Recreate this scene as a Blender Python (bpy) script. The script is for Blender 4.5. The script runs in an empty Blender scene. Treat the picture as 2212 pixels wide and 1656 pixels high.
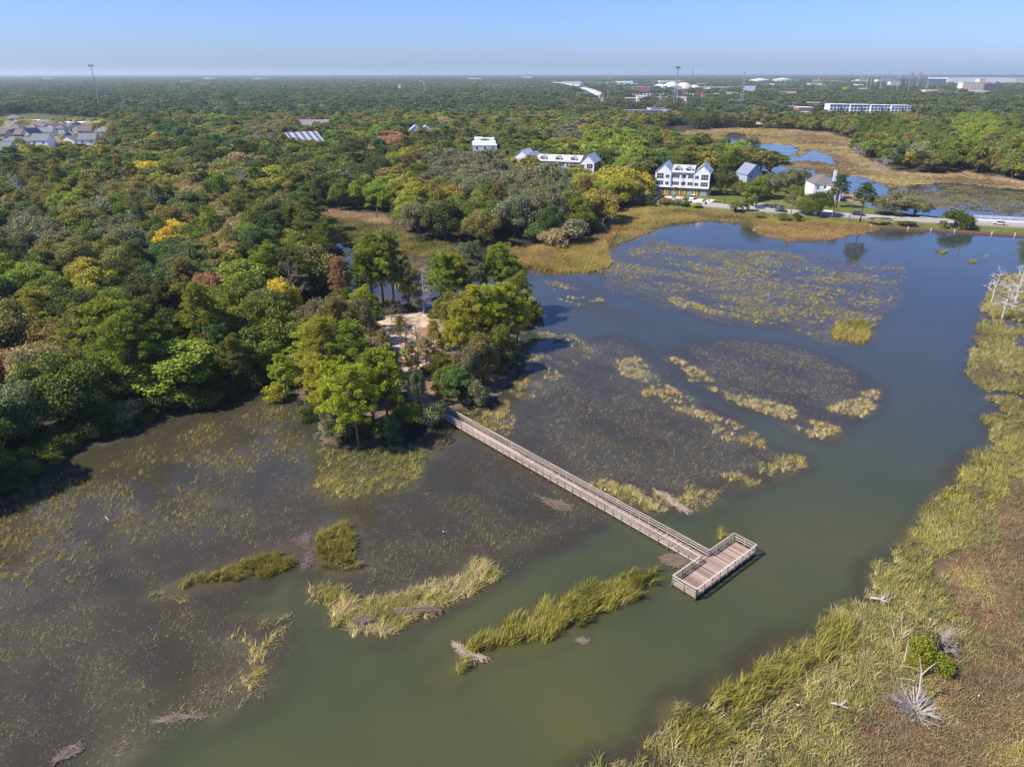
import bpy, math, random
import numpy as np
from mathutils import Vector, Matrix

R = math.radians
rng = np.random.default_rng(7)
random.seed(7)
scene = bpy.context.scene
COL = scene.collection

# ---------------------------------------------------------------- camera, light, exposure
CAM_H, PITCH = 55.0, R(23.6)
cam_d = bpy.data.cameras.new('camera')
cam_d.sensor_width = 36.0
cam_d.lens = 36.0 * 2081 / 3000
cam_d.clip_start = 0.5
cam_d.clip_end = 60000
cam = bpy.data.objects.new('camera', cam_d)
COL.objects.link(cam)
cam.location = (0, 0, CAM_H)
cam.rotation_euler = (R(90) - PITCH, R(0.06), 0)
scene.camera = cam

SUN_EL = R(47)
SUN_AZ = math.atan2(-0.955, -0.29)          # clockwise from +Y
world = bpy.data.worlds.new('World')
scene.world = world
world.use_nodes = True
wn = world.node_tree.nodes
wl = world.node_tree.links
wn.clear()
sky = wn.new('ShaderNodeTexSky')
sky.sky_type = 'NISHITA'
sky.sun_disc = False
sky.sun_elevation = SUN_EL
sky.sun_rotation = SUN_AZ
sky.altitude = 50
sky.air_density = 1.0
sky.dust_density = 0.6
sky.ozone_density = 1.6
bg = wn.new('ShaderNodeBackground')
bg.inputs[1].default_value = 0.070
wo = wn.new('ShaderNodeOutputWorld')
wb = wn.new('ShaderNodeMix')      # the picture's white balance for clear air
wb.data_type = 'RGBA'
wb.blend_type = 'MULTIPLY'
wb.inputs[0].default_value = 1.0
wb.inputs[7].default_value = (0.74, 1.00, 1.82, 1)
wl.new(sky.outputs[0], wb.inputs[6])
wl.new(wb.outputs[2], bg.inputs[0])
wl.new(bg.outputs[0], wo.inputs[0])

sun_d = bpy.data.lights.new('sun', 'SUN')
sun_d.energy = 5.0
sun_d.angle = R(0.53)
sun_d.color = (1.0, 0.92, 0.79)
sun = bpy.data.objects.new('sun', sun_d)
COL.objects.link(sun)
sdir = Vector((math.sin(SUN_AZ) * math.cos(SUN_EL), math.cos(SUN_AZ) * math.cos(SUN_EL), math.sin(SUN_EL)))
sun.rotation_euler = sdir.to_track_quat('Z', 'Y').to_euler()

scene.view_settings.view_transform = 'Standard'
scene.view_settings.look = 'None'
scene.view_settings.gamma = 1
scene.view_settings.use_curve_mapping = False
scene.view_settings.exposure = 0.58
cy = scene.cycles
cy.max_bounces = 5
cy.diffuse_bounces = 2
cy.glossy_bounces = 2
cy.transmission_bounces = 2
cy.volume_bounces = 0
cy.transparent_max_bounces = 8
cy.caustics_reflective = False
cy.caustics_refractive = False
cy.use_denoising = True
cy.use_adaptive_sampling = True
cy.adaptive_threshold = 0.02

# ---------------------------------------------------------------- ground geometry of the survey
FV = 1534.4


def V(x, y, z=0.0):
    """world point on the level z along the sight line through a point of the survey picture"""
    r = Vector(((x - 1106) / FV, 0, 0))
    f = Vector((0, math.cos(PITCH), -math.sin(PITCH)))
    u = Vector((0, math.sin(PITCH), math.cos(PITCH)))
    d = r + f - u * ((y - 828) / FV)
    k = (CAM_H - z) / -d.z
    return Vector((d.x * k, d.y * k, z))


def Pj(p):
    """picture position of a world point"""
    dz = p[2] - CAM_H
    dep = p[1] * math.cos(PITCH) - dz * math.sin(PITCH)
    up = p[1] * math.sin(PITCH) + dz * math.cos(PITCH)
    return (1106 + FV * p[0] / dep, 828 - FV * up / dep)


def PX(x, y, z=0.0):
    return V(x / 1.35624, y / 1.35624, z)


def poly(pts, z=0.0):
    return np.array([V(x, y, z)[:2] for x, y in pts])


def vn(x, y, scale, seed=0):
    """value noise 0..1"""
    x = np.asarray(x, float) / scale + seed * 17.3 + 1000
    y = np.asarray(y, float) / scale + seed * 9.7 + 1000
    xi = np.floor(x).astype(np.int64)
    yi = np.floor(y).astype(np.int64)
    fx = x - xi
    fy = y - yi
    fx = fx * fx * (3 - 2 * fx)
    fy = fy * fy * (3 - 2 * fy)

    def h(a, b):
        n = (a * 374761393 + b * 668265263 + seed * 1442695) & 0xFFFFFFFF
        n = ((n ^ (n >> 13)) * 1274126177) & 0xFFFFFFFF
        return ((n ^ (n >> 16)) & 0xFFFF) / 65535.0
    return (h(xi, yi) * (1 - fx) + h(xi + 1, yi) * fx) * (1 - fy) + (h(xi, yi + 1) * (1 - fx) + h(xi + 1, yi + 1) * fx) * fy


def fbm(x, y, scale, seed=0, o=3):
    s = 0
    a = 1
    t = 0
    for i in range(o):
        s = s + a * vn(x, y, scale / 2 ** i, seed + i)
        t += a
        a *= 0.5
    return s / t


def inside(px, py, pg):
    px = np.asarray(px)
    py = np.asarray(py)
    res = np.zeros(px.shape, bool)
    x0, y0 = pg.min(0)
    x1, y1 = pg.max(0)
    m = (px >= x0) & (px <= x1) & (py >= y0) & (py <= y1)
    qx = px[m]
    qy = py[m]
    c = np.zeros(qx.shape, bool)
    n = len(pg)
    for i in range(n):
        ax, ay = pg[i]
        bx, by = pg[(i + 1) % n]
        if ay == by:
            continue
        cr = ((ay > qy) != (by > qy)) & (qx < (bx - ax) * (qy - ay) / (by - ay) + ax)
        c ^= cr
    res[m] = c
    return res


def sdf(px, py, pg, far=60.0):
    """signed distance, positive inside, clamped to +-far"""
    px = np.asarray(px, float)
    py = np.asarray(py, float)
    ins = inside(px, py, pg)
    x0, y0 = pg.min(0) - far
    x1, y1 = pg.max(0) + far
    m = (px >= x0) & (px <= x1) & (py >= y0) & (py <= y1)
    d = np.full(px.shape, far)
    qx = px[m]
    qy = py[m]
    dd = np.full(qx.shape, far)
    n = len(pg)
    for i in range(n):
        ax, ay = pg[i]
        bx, by = pg[(i + 1) % n]
        ex = bx - ax
        ey = by - ay
        L = ex * ex + ey * ey + 1e-9
        t = np.clip(((qx - ax) * ex + (qy - ay) * ey) / L, 0, 1)
        dd = np.minimum(dd, np.hypot(qx - ax - t * ex, qy - ay - t * ey))
    d[m] = dd
    return np.where(ins, d, -d)


def sstep(a, b, x):
    t = np.clip((x - a) / (b - a), 0, 1)
    return t * t * (3 - 2 * t)


# ---------------------------------------------------------------- object helpers
def tag(o, label=None, cat=None, group=None, kind=None):
    if label:
        o['label'] = label
    if cat:
        o['category'] = cat
    if group:
        o['group'] = group
    if kind:
        o['kind'] = kind
    return o


def empty(name, loc, rz=0.0, label=None, cat=None, group=None):
    o = bpy.data.objects.new(name, None)
    o.empty_display_size = 0.2
    COL.objects.link(o)
    o.location = loc
    o.rotation_euler = (0, 0, rz)
    return tag(o, label, cat, group)


def link(name, me, parent=None, coll=None):
    o = bpy.data.objects.new(name, me)
    (coll or COL).objects.link(o)
    if parent:
        o.parent = parent
    return o


def copy_tree(o, parent=None):
    c = o.copy()
    COL.objects.link(c)
    c.parent = parent
    for ch in o.children:
        copy_tree(ch, c)
    return c


def mesh_np(name, v, f, mats=(), midx=None, smooth=False):
    v = np.ascontiguousarray(v, dtype=np.float32)
    f = np.ascontiguousarray(f, dtype=np.int32)
    me = bpy.data.meshes.new(name)
    k = f.shape[1]
    me.vertices.add(len(v))
    me.vertices.foreach_set('co', v.ravel())
    me.loops.add(f.size)
    me.loops.foreach_set('vertex_index', f.ravel())
    me.polygons.add(len(f))
    me.polygons.foreach_set('loop_start', np.arange(0, f.size, k, dtype=np.int32))
    me.polygons.foreach_set('loop_total', np.full(len(f), k, dtype=np.int32))
    if midx is not None:
        me.polygons.foreach_set('material_index', np.asarray(midx, dtype=np.int32))
    me.polygons.foreach_set('use_smooth', np.full(len(f), smooth))
    for m in mats:
        me.materials.append(m)
    me.update(calc_edges=True)
    return me


class MB:
    def __init__(s):
        s.v = []
        s.f = []

    def quad(s, *p):
        n = len(s.v)
        s.v += [tuple(q) for q in p]
        s.f.append(tuple(range(n, n + len(p))))
        return s

    def hexa(s, p):      # 8 points: 4 bottom ccw, 4 top ccw
        n = len(s.v)
        s.v += [tuple(q) for q in p]
        for a in ((3, 2, 1, 0), (4, 5, 6, 7), (0, 1, 5, 4), (1, 2, 6, 5), (2, 3, 7, 6), (3, 0, 4, 7)):
            s.f.append(tuple(n + i for i in a))
        return s

    def box(s, x0, x1, y0, y1, z0, z1):
        return s.hexa([(x0, y0, z0), (x1, y0, z0), (x1, y1, z0), (x0, y1, z0), (x0, y0, z1), (x1, y0, z1), (x1, y1, z1), (x0, y1, z1)])

    def bar(s, a, b, w, h, up=(0, 0, 1)):
        a = Vector(a)
        b = Vector(b)
        d = (b - a).normalized()
        sd = d.cross(Vector(up))
        if sd.length < 1e-4:
            sd = d.cross(Vector((1, 0, 0)))
        sd.normalize()
        u = sd.cross(d)
        sd *= w / 2
        u *= h / 2
        return s.hexa([a - sd - u, a + sd - u, b + sd - u, b - sd - u, a - sd + u, a + sd + u, b + sd + u, b - sd + u])

    def tube(s, pts, rad, n=6, cap=True):
        pts = [Vector(p) for p in pts]
        base = len(s.v)
        for i, p in enumerate(pts):
            d = (pts[min(i + 1, len(pts) - 1)] - pts[max(i - 1, 0)]).normalized()
            a = d.cross(Vector((0.13, 0.94, 0.3)))
            a.normalize()
            b = d.cross(a)
            for k in range(n):
                t = 2 * math.pi * k / n
                s.v.append(tuple(p + (a * math.cos(t) + b * math.sin(t)) * rad[i]))
        for i in range(len(pts) - 1):
            for k in range(n):
                q = base + i * n
                k2 = (k + 1) % n
                s.f.append((q + k, q + n + k, q + n + k2, q + k2))
        if cap:
            s.f.append(tuple(base + k for k in range(n)))
            s.f.append(tuple(base + (len(pts) - 1) * n + n - 1 - k for k in range(n)))
        return s

    def prism(s, prof, y0, y1):      # profile in xz, extruded along y
        n = len(s.v)
        k = len(prof)
        s.v += [(x, y0, z) for x, z in prof] + [(x, y1, z) for x, z in prof]
        s.f.append(tuple(range(n, n + k)))
        s.f.append(tuple(n + 2 * k - 1 - i for i in range(k)))
        for i in range(k):
            j = (i + 1) % k
            s.f.append((n + j, n + i, n + k + i, n + k + j))
        return s

    def mesh(s, name, mat, smooth=False):
        me = bpy.data.meshes.new(name)
        me.from_pydata(s.v, [], s.f)
        if mat:
            me.materials.append(mat)
        if smooth:
            me.polygons.foreach_set('use_smooth', np.ones(len(me.polygons), bool))
        me.update()
        return me

    def build(s, name, mat, parent=None, smooth=False, coll=None):
        return link(name, s.mesh(name, mat, smooth), parent, coll)


# ---------------------------------------------------------------- materials
def nmat(name):
    m = bpy.data.materials.new(name)
    m.use_nodes = True
    n = m.node_tree.nodes
    n.clear()
    out = n.new('ShaderNodeOutputMaterial')
    b = n.new('ShaderNodeBsdfPrincipled')
    m.node_tree.links.new(b.outputs[0], out.inputs[0])
    return m, n, m.node_tree.links, b, out


def simple(name, col, rough=0.7, metal=0.0, var=0.15, scale=3.0, bump=0.0, coat=0.0):
    m, n, l, b, out = nmat(name)
    b.inputs['Roughness'].default_value = rough
    b.inputs['Metallic'].default_value = metal
    tc = n.new('ShaderNodeTexCoord')
    no = n.new('ShaderNodeTexNoise')
    no.inputs['Scale'].default_value = scale
    no.inputs['Detail'].default_value = 5
    l.new(tc.outputs['Object'], no.inputs['Vector'])
    mx = n.new('ShaderNodeMix')
    mx.data_type = 'RGBA'
    mx.inputs[6].default_value = (*[c * (1 - var) for c in col], 1)
    mx.inputs[7].default_value = (*[min(1, c * (1 + var)) for c in col], 1)
    l.new(no.outputs[0], mx.inputs[0])
    l.new(mx.outputs[2], b.inputs['Base Color'])
    if coat:
        b.inputs['Coat Weight'].default_value = coat
    if bump:
        bp = n.new('ShaderNodeBump')
        bp.inputs['Strength'].default_value = bump
        bp.inputs['Distance'].default_value = 0.05
        l.new(no.outputs[0], bp.inputs['Height'])
        l.new(bp.outputs[0], b.inputs['Normal'])
    return m


def ribbed(name, col, axis='X', pitch=0.4, rough=0.45, depth=0.03):
    """siding boards or standing seams: fine relief lines"""
    m, n, l, b, out = nmat(name)
    b.inputs['Roughness'].default_value = rough
    tc = n.new('ShaderNodeTexCoord')
    sp = n.new('ShaderNodeSeparateXYZ')
    l.new(tc.outputs['Object'], sp.inputs[0])
    mt = n.new('ShaderNodeMath')
    mt.operation = 'PINGPONG'
    mt.inputs[1].default_value = pitch / 2
    l.new(sp.outputs[axis], mt.inputs[0])
    rr = n.new('ShaderNodeMapRange')
    rr.inputs[1].default_value = 0
    rr.inputs[2].default_value = pitch * 0.1
    l.new(mt.outputs[0], rr.inputs[0])
    bp = n.new('ShaderNodeBump')
    bp.inputs['Distance'].default_value = depth
    bp.inputs['Strength'].default_value = 0.6
    l.new(rr.outputs[0], bp.inputs['Height'])
    l.new(bp.outputs[0], b.inputs['Normal'])
    no = n.new('ShaderNodeTexNoise')
    no.inputs['Scale'].default_value = 0.6
    no.inputs['Detail'].default_value = 6
    l.new(tc.outputs['Object'], no.inputs['Vector'])
    mx = n.new('ShaderNodeMix')
    mx.data_type = 'RGBA'
    mx.inputs[6].default_value = (*[c * 0.88 for c in col], 1)
    mx.inputs[7].default_value = (*[min(1, c * 1.08) for c in col], 1)
    l.new(no.outputs[0], mx.inputs[0])
    l.new(mx.outputs[2], b.inputs['Base Color'])
    return m


def foliage(name, inst, trans=0.3, rough=0.55, varscale=0.9, lo=0.5, hi=1.45, gain=1.85, dry=None):
    m, n, l, b, out = nmat(name)
    if inst:
        at = n.new('ShaderNodeAttribute')
        at.attribute_type = 'INSTANCER'
        at.attribute_name = 'tint'
        c0 = at.outputs['Color']
    else:
        oi = n.new('ShaderNodeObjectInfo')
        c0 = oi.outputs['Color']
    lf = n.new('ShaderNodeAttribute')
    lf.attribute_name = 'leaf'
    mr = n.new('ShaderNodeMapRange')
    mr.inputs[3].default_value = lo * gain
    mr.inputs[4].default_value = hi * gain
    l.new(lf.outputs['Fac'], mr.inputs[0])
    tc = n.new('ShaderNodeTexCoord')
    no = n.new('ShaderNodeTexNoise')
    no.inputs['Scale'].default_value = varscale
    no.inputs['Detail'].default_value = 3
    l.new(tc.outputs['Object'], no.inputs['Vector'])
    mr2 = n.new('ShaderNodeMapRange')
    mr2.inputs[1].default_value = 0.3
    mr2.inputs[2].default_value = 0.7
    mr2.inputs[3].default_value = 0.75
    mr2.inputs[4].default_value = 1.25
    l.new(no.outputs[0], mr2.inputs[0])
    ml = n.new('ShaderNodeMath')
    ml.operation = 'MULTIPLY'
    l.new(mr.outputs[0], ml.inputs[0])
    l.new(mr2.outputs[0], ml.inputs[1])
    vm = n.new('ShaderNodeVectorMath')
    vm.operation = 'SCALE'
    l.new(c0, vm.inputs[0])
    l.new(ml.outputs[0], vm.inputs['Scale'])
    hs = n.new('ShaderNodeHueSaturation')
    mh = n.new('ShaderNodeMapRange')
    mh.inputs[3].default_value = 0.485
    mh.inputs[4].default_value = 0.515
    l.new(lf.outputs['Fac'], mh.inputs[0])
    l.new(mh.outputs[0], hs.inputs['Hue'])
    l.new(vm.outputs[0], hs.inputs['Color'])
    l.new(hs.outputs[0], b.inputs['Base Color'])
    b.inputs['Roughness'].default_value = rough
    b.inputs['Specular IOR Level'].default_value = 0.12
    tr = n.new('ShaderNodeBsdfTranslucent')
    l.new(hs.outputs[0], tr.inputs[0])
    mx = n.new('ShaderNodeMixShader')
    mx.inputs[0].default_value = trans
    l.new(b.outputs[0], mx.inputs[1])
    l.new(tr.outputs[0], mx.inputs[2])
    l.new(mx.outputs[0], out.inputs[0])
    return m


M_LEAF = foliage('leaves', False, trans=0.36)
M_LEAF_I = foliage('leaves_scattered', True, trans=0.36)
M_BLADE = foliage('marsh_blades', True, trans=0.25, rough=0.5, varscale=0.3, lo=0.5, hi=1.45, gain=1.28)
M_BARK = simple('bark', (0.12, 0.095, 0.075), 0.9, var=0.4, scale=4, bump=0.5)
M_PINEBARK = simple('pine_bark', (0.16, 0.11, 0.085), 0.9, var=0.4, scale=4, bump=0.5)
M_DEAD = simple('bleached_wood', (0.40, 0.36, 0.33), 0.85, var=0.25, scale=3, bump=0.3)
M_DEADBR = simple('brown_dead_wood', (0.2, 0.15, 0.12), 0.9, var=0.3, scale=3)
M_WHITEWOOD = simple('white_driftwood', (0.52, 0.48, 0.44), 0.8, var=0.15, scale=5)
M_WRACK = simple('reed_wrack', (0.20, 0.15, 0.11), 0.9, var=0.5, scale=9, bump=0.8)
M_WHITE = simple('white_paint', (0.74, 0.75, 0.78), 0.5, var=0.05)
M_SIDING = ribbed('white_siding', (0.76, 0.77, 0.80), 'Z', 0.3)
M_ROOFMET = ribbed('pale_metal_roof', (0.50, 0.48, 0.45), 'X', 0.6)
M_ROOFMETY = ribbed('pale_metal_roof_shaded', (0.50, 0.53, 0.58), 'Y', 0.6)  # same pale metal, bluish shade of the side slopes put into the colour
M_GREY = ribbed('slate_siding', (0.12, 0.14, 0.18), 'Z', 0.3)
M_GARAGE = ribbed('garage_panel', (0.32, 0.34, 0.38), 'Z', 0.55)
M_YELLOW = simple('yellow_paint', (0.75, 0.42, 0.02), 0.45, var=0.06)
M_DARK = simple('dark_metal', (0.03, 0.03, 0.035), 0.5, var=0.2)
M_TRIM = simple('grey_trim', (0.30, 0.32, 0.36), 0.6)
M_ASPH = simple('pale_asphalt', (0.33, 0.32, 0.31), 0.9, var=0.12, scale=0.6)
M_CONC = simple('concrete', (0.52, 0.49, 0.46), 0.85, var=0.12, scale=1.2)
M_DRIVE = simple('pink_concrete', (0.60, 0.53, 0.47), 0.85, var=0.1, scale=1.2)
M_LAWN = simple('lawn', (0.11, 0.13, 0.025), 0.95, var=0.4, scale=0.25, bump=0.4)
M_RED = simple('red_paint', (0.5, 0.05, 0.035), 0.5)
M_SHINGLE = simple('brown_shingle', (0.16, 0.13, 0.12), 0.9, var=0.25, scale=2)
M_GSHINGLE = simple('grey_shingle', (0.17, 0.175, 0.19), 0.9, var=0.2, scale=2)
M_CREAM = simple('cream_wall', (0.62, 0.55, 0.42), 0.8, var=0.08)
M_STEEL = simple('galvanised_steel', (0.35, 0.37, 0.39), 0.45, metal=0.3)
M_ORANGE = simple('orange_paint', (0.6, 0.18, 0.05), 0.6)
M_BLUEP = simple('blue_paint', (0.04, 0.08, 0.3), 0.6)
M_BRICK = simple('red_brown_brick', (0.28, 0.13, 0.09), 0.9)
M_WOODPOLE = simple('pole_wood', (0.16, 0.12, 0.09), 0.9, var=0.3)
M_MAUVE = simple('mauve_roof', (0.22, 0.17, 0.2), 0.8)
M_CORR = simple('old_brown_boards', (0.20, 0.11, 0.075), 0.9, var=0.4, scale=2, bump=0.5)

mg, n_, l_, b_, o_ = nmat('window_glass')
b_.inputs['Base Color'].default_value = (0.03, 0.04, 0.055, 1)
b_.inputs['Roughness'].default_value = 0.08
M_GLASS = mg


def wood(name, c0, c1):
    m, n, l, b, out = nmat(name)
    tc = n.new('ShaderNodeTexCoord')
    mp = n.new('ShaderNodeMapping')
    mp.inputs['Scale'].default_value = (2.0, 14, 14)
    no = n.new('ShaderNodeTexNoise')
    no.inputs['Scale'].default_value = 1.2
    no.inputs['Detail'].default_value = 6
    l.new(tc.outputs['Object'], mp.inputs[0])
    l.new(mp.outputs[0], no.inputs['Vector'])
    oi = n.new('ShaderNodeObjectInfo')
    mul = n.new('ShaderNodeMath')
    mul.operation = 'MULTIPLY_ADD'
    mul.inputs[1].default_value = 0.95
    l.new(oi.outputs['Random'], mul.inputs[0])
    sb = n.new('ShaderNodeMath')
    sb.operation = 'MULTIPLY_ADD'
    sb.inputs[1].default_value = 0.9
    sb.inputs[2].default_value = -0.3
    l.new(no.outputs[0], sb.inputs[0])
    l.new(sb.outputs[0], mul.inputs[2])
    mx = n.new('ShaderNodeMix')
    mx.data_type = 'RGBA'
    mx.inputs[6].default_value = (*c0, 1)
    mx.inputs[7].default_value = (*c1, 1)
    l.new(mul.outputs[0], mx.inputs[0])
    l.new(mx.outputs[2], b.inputs['Base Color'])
    b.inputs['Roughness'].default_value = 0.85
    bp = n.new('ShaderNodeBump')
    bp.inputs['Strength'].default_value = 0.4
    bp.inputs['Distance'].default_value = 0.01
    l.new(no.outputs[0], bp.inputs['Height'])
    l.new(bp.outputs[0], b.inputs['Normal'])
    return m


M_PLANK = wood('weathered_planks', (0.13, 0.078, 0.055), (0.42, 0.31, 0.245))
M_RAIL = wood('weathered_rails', (0.33, 0.26, 0.20), (0.62, 0.52, 0.43))
M_FASCIA = wood('fascia_boards', (0.24, 0.175, 0.125), (0.48, 0.39, 0.31))
M_POST = wood('grey_posts', (0.16, 0.14, 0.12), (0.34, 0.31, 0.28))

# dark waterline on the posts
nt = M_POST.node_tree
bsdf = [q for q in nt.nodes if q.type == 'BSDF_PRINCIPLED'][0]
src = bsdf.inputs['Base Color'].links[0].from_socket
tcp = nt.nodes.new('ShaderNodeTexCoord')
sx_ = nt.nodes.new('ShaderNodeSeparateXYZ')
mrp = nt.nodes.new('ShaderNodeMapRange')
mrp.inputs[1].default_value = 0.12
mrp.inputs[2].default_value = 0.4
mrp.inputs[3].default_value = 0.25
mrp.inputs[4].default_value = 1.0
vmp = nt.nodes.new('ShaderNodeVectorMath')
vmp.operation = 'SCALE'
nt.links.new(tcp.outputs['Object'], sx_.inputs[0])
nt.links.new(sx_.outputs['Z'], mrp.inputs[0])
nt.links.new(src, vmp.inputs[0])
nt.links.new(mrp.outputs[0], vmp.inputs['Scale'])
nt.links.new(vmp.outputs[0], bsdf.inputs['Base Color'])

# ---------------------------------------------------------------- survey of shores and regions (picture points -> ground)
W_MAIN = [tuple(p) for p in poly([(-220, 1330), (-90, 1215), (-10, 1130), (40, 1075), (95, 1040), (160, 985), (260, 945), (330, 915), (400, 895), (470, 880), (510, 858), (560, 848),
    (620, 838), (645, 850), (655, 900), (690, 945), (730, 965), (800, 968), (860, 955), (900, 932), (925, 905), (945, 885), (965, 872),
    (1000, 880), (1050, 870), (1080, 840), (1103, 805), (1115, 760), (1130, 715), (1165, 700), (1165, 685), (1130, 668), (1040, 645),
    (980, 648), (920, 662), (860, 664), (800, 655), (755, 640), (748, 610), (752, 570), (725, 520), (680, 480), (600, 458), (640, 452),
    (700, 458), (840, 472), (860, 500), (930, 515), (1000, 530), (1100, 530), (1140, 512), (1180, 528), (1260, 520), (1285, 500),
    (1315, 475), (1340, 455), (1375, 447), (1400, 444), (1500, 455), (1650, 471), (1750, 480), (1900, 489), (2010, 495), (2100, 501),
    (2212, 509), (2400, 526)])] + [(700, 230), (700, -200), (-500, -200), (-500, 20), (-120, 40)]
W_MAIN = np.array(W_MAIN)
W_BACK = poly([(1440, 292), (1500, 283), (1560, 278), (1640, 278), (1770, 286), (1850, 303), (1840, 330), (1885, 352), (1930, 372), (1990, 378),
    (2080, 374), (2150, 384), (2212, 396), (2400, 410), (2400, 500), (2212, 480), (2100, 474), (2000, 468), (1890, 452), (1812, 432),
    (1795, 405), (1740, 392), (1700, 378), (1640, 368), (1590, 352), (1540, 340), (1480, 322), (1450, 308)])
S_POLYS = [poly(q) for q in (
    [(-300, 1000), (-400, 1750), (200, 1700), (273, 1653), (366, 1606), (466, 1556), (566, 1506), (625, 1439), (638, 1389), (620, 1335), (545, 1325),
     (520, 1290), (600, 1262), (640, 1240), (671, 1293), (711, 1349), (795, 1382), (851, 1382), (891, 1350), (947, 1312), (1075, 1245), (1127, 1215), (1187, 1185),
     (1240, 1150), (1290, 1130), (1330, 1100), (1400, 1120), (1490, 1112), (1560, 1078), (1640, 1040), (1740, 1008), (1735, 985), (1650, 965),
     (1600, 925), (1520, 880), (1440, 805), (1390, 750), (1330, 720), (1250, 745), (1190, 740), (1140, 780), (1100, 850), (1000, 900), (900, 940),
     (800, 975), (690, 955), (590, 850), (400, 880), (200, 960), (0, 1030)],
    [(1440, 765), (1480, 750), (1560, 735), (1700, 745), (1790, 770), (1850, 805), (1895, 838), (1895, 878), (1840, 912), (1785, 950), (1750, 947), (1690, 905), (1600, 880), (1530, 850), (1470, 810)],
    [(1060, 530), (1130, 600), (1290, 590), (1310, 625), (1430, 665), (1560, 700), (1700, 722), (1800, 748), (1875, 748), (1915, 690), (1975, 600), (1955, 577), (1850, 562),
     (1760, 548), (1690, 532), (1600, 540), (1480, 533), (1400, 512), (1440, 488), (1530, 478), (1640, 495), (1700, 525), (1790, 520), (1880, 505), (1905, 488), (1650, 468), (1370, 445), (1270, 520)],
    [(600, 440), (860, 460), (1100, 520), (1130, 600), (1040, 650), (800, 670), (720, 640)],
    [(1190, 585), (1260, 600), (1330, 660), (1400, 690), (1350, 700), (1240, 670)],
)]
RB = np.array([tuple(V(*p)[:2]) for p in ((2212, 592), (2150, 598), (2125, 650), (2110, 700), (2098, 760), (2085, 805), (2110, 845), (2150, 880), (2115, 897), (2138, 930), (2138, 960), (2080, 992), (2058, 1030),
    (1990, 1112), (1960, 1165), (1885, 1225), (1878, 1280), (1790, 1322), (1735, 1370), (1640, 1412), (1600, 1440), (1625, 1460), (1560, 1478), (1470, 1525), (1435, 1562), (1395, 1615), (1270, 1655))]
    + [(0, 38), (20, 20), (200, 20), (300, 150), (260, 190)])
S_POLYS.append(RB)
RB_IN = poly([(2260, 1010), (2212, 1040), (2150, 1080), (2110, 1130), (2060, 1190), (2020, 1260), (2030, 1340), (2060, 1420), (1960, 1450), (1900, 1490),
    (1840, 1540), (1790, 1600), (1760, 1700), (1900, 1900), (2600, 1900), (2600, 1010)])
CLEARING = poly([(808, 742), (822, 705), (850, 690), (880, 678), (930, 672), (948, 712), (945, 760), (925, 800), (895, 812), (862, 800), (825, 785)])
PATH = poly([(840, 795), (905, 803), (948, 842), (964, 872), (942, 886), (900, 872), (840, 858)])
FLOOR = poly([(325, 790), (345, 705), (400, 690), (465, 700), (480, 780), (450, 830), (390, 850), (340, 880), (300, 900)])
FLOOR2 = poly([(590, 705), (650, 690), (660, 750), (620, 800), (590, 780)])
PENIN = poly([(655, 690), (755, 640), (1165, 650), (1200, 700), (1110, 860), (950, 900), (800, 990), (655, 960), (625, 830)])
ESTATE = poly([(1362, 448), (1355, 425), (1400, 395), (1560, 410), (1600, 385), (1690, 372), (1750, 385), (1820, 430), (1900, 455), (2240, 480), (2240, 515), (1900, 492), (1500, 458)])
TOWN = poly([(-120, 262), (60, 245), (245, 258), (250, 300), (250, 352), (120, 366), (60, 372), (0, 392), (-120, 400)])
INDUS = poly([(1210, 180), (1320, 178), (1540, 182), (1560, 222), (1500, 240), (1460, 262), (1330, 258), (1290, 236), (1260, 215)])
INDUS2 = poly([(1700, 176), (2300, 172), (2300, 204), (2050, 208), (1900, 212), (1750, 200)])
WOODNO = [CLEARING, PATH, PENIN, ESTATE]

# ---------------------------------------------------------------- ground and water sheets
def graded(lo, hi, step, centre_lo, centre_hi, g, smax):
    a = list(np.arange(centre_lo, centre_hi + 1e-6, step))
    s = step
    x = centre_hi
    while x < hi:
        s = min(s * g, smax)
        x += s
        a.append(x)
    s = step
    x = centre_lo
    left = []
    while x > lo:
        s = min(s * g, smax)
        x -= s
        left.append(x)
    return np.array(left[::-1] + a)


def sheet(name, xs, ys, zf, mat, attrs):
    X, Y = np.meshgrid(xs, ys)
    x = X.ravel()
    y = Y.ravel()
    z = zf(x, y)
    nx = len(xs)
    ny = len(ys)
    i = np.arange((ny - 1) * (nx - 1))
    r = i // (nx - 1)
    c = i % (nx - 1)
    a = r * nx + c
    f = np.stack([a, a + 1, a + nx + 1, a + nx], 1)
    me = mesh_np(name, np.stack([x, y, z], 1), f, [mat], smooth=True)
    for an, fn in attrs.items():
        val = fn(x, y)
        if val.ndim == 1:
            at = me.attributes.new(an, 'FLOAT', 'POINT')
            at.data.foreach_set('value', val.astype(np.float32))
        else:
            at = me.attributes.new(an, 'FLOAT_VECTOR', 'POINT')
            at.data.foreach_set('vector', val.astype(np.float32).ravel())
    o = link(name, me)
    o['kind'] = 'structure'
    return o


def water_d(x, y):
    return np.maximum(sdf(x, y, W_MAIN, 40), sdf(x, y, W_BACK, 40))


def land_z(x, y):
    d = -water_d(x, y) + (fbm(x, y, 7, 3) - 0.5) * 3
    z = np.clip(d * 0.12, -1.2, 0.7) + np.where(d > 2, (fbm(x, y, 14, 5) - 0.5) * 0.5, 0)
    bi = sdf(x, y, RB_IN, 30) + (fbm(x, y, 5, 9) - 0.5) * 4
    z = np.maximum(z, np.where(bi > -3, np.clip(0.06 + bi * 0.03, -0.3, 0.2), -2))
    bm = back_marsh(x, y)
    z = np.maximum(z, np.where(bm > 0.5, 0.12, -2))
    return z


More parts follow.
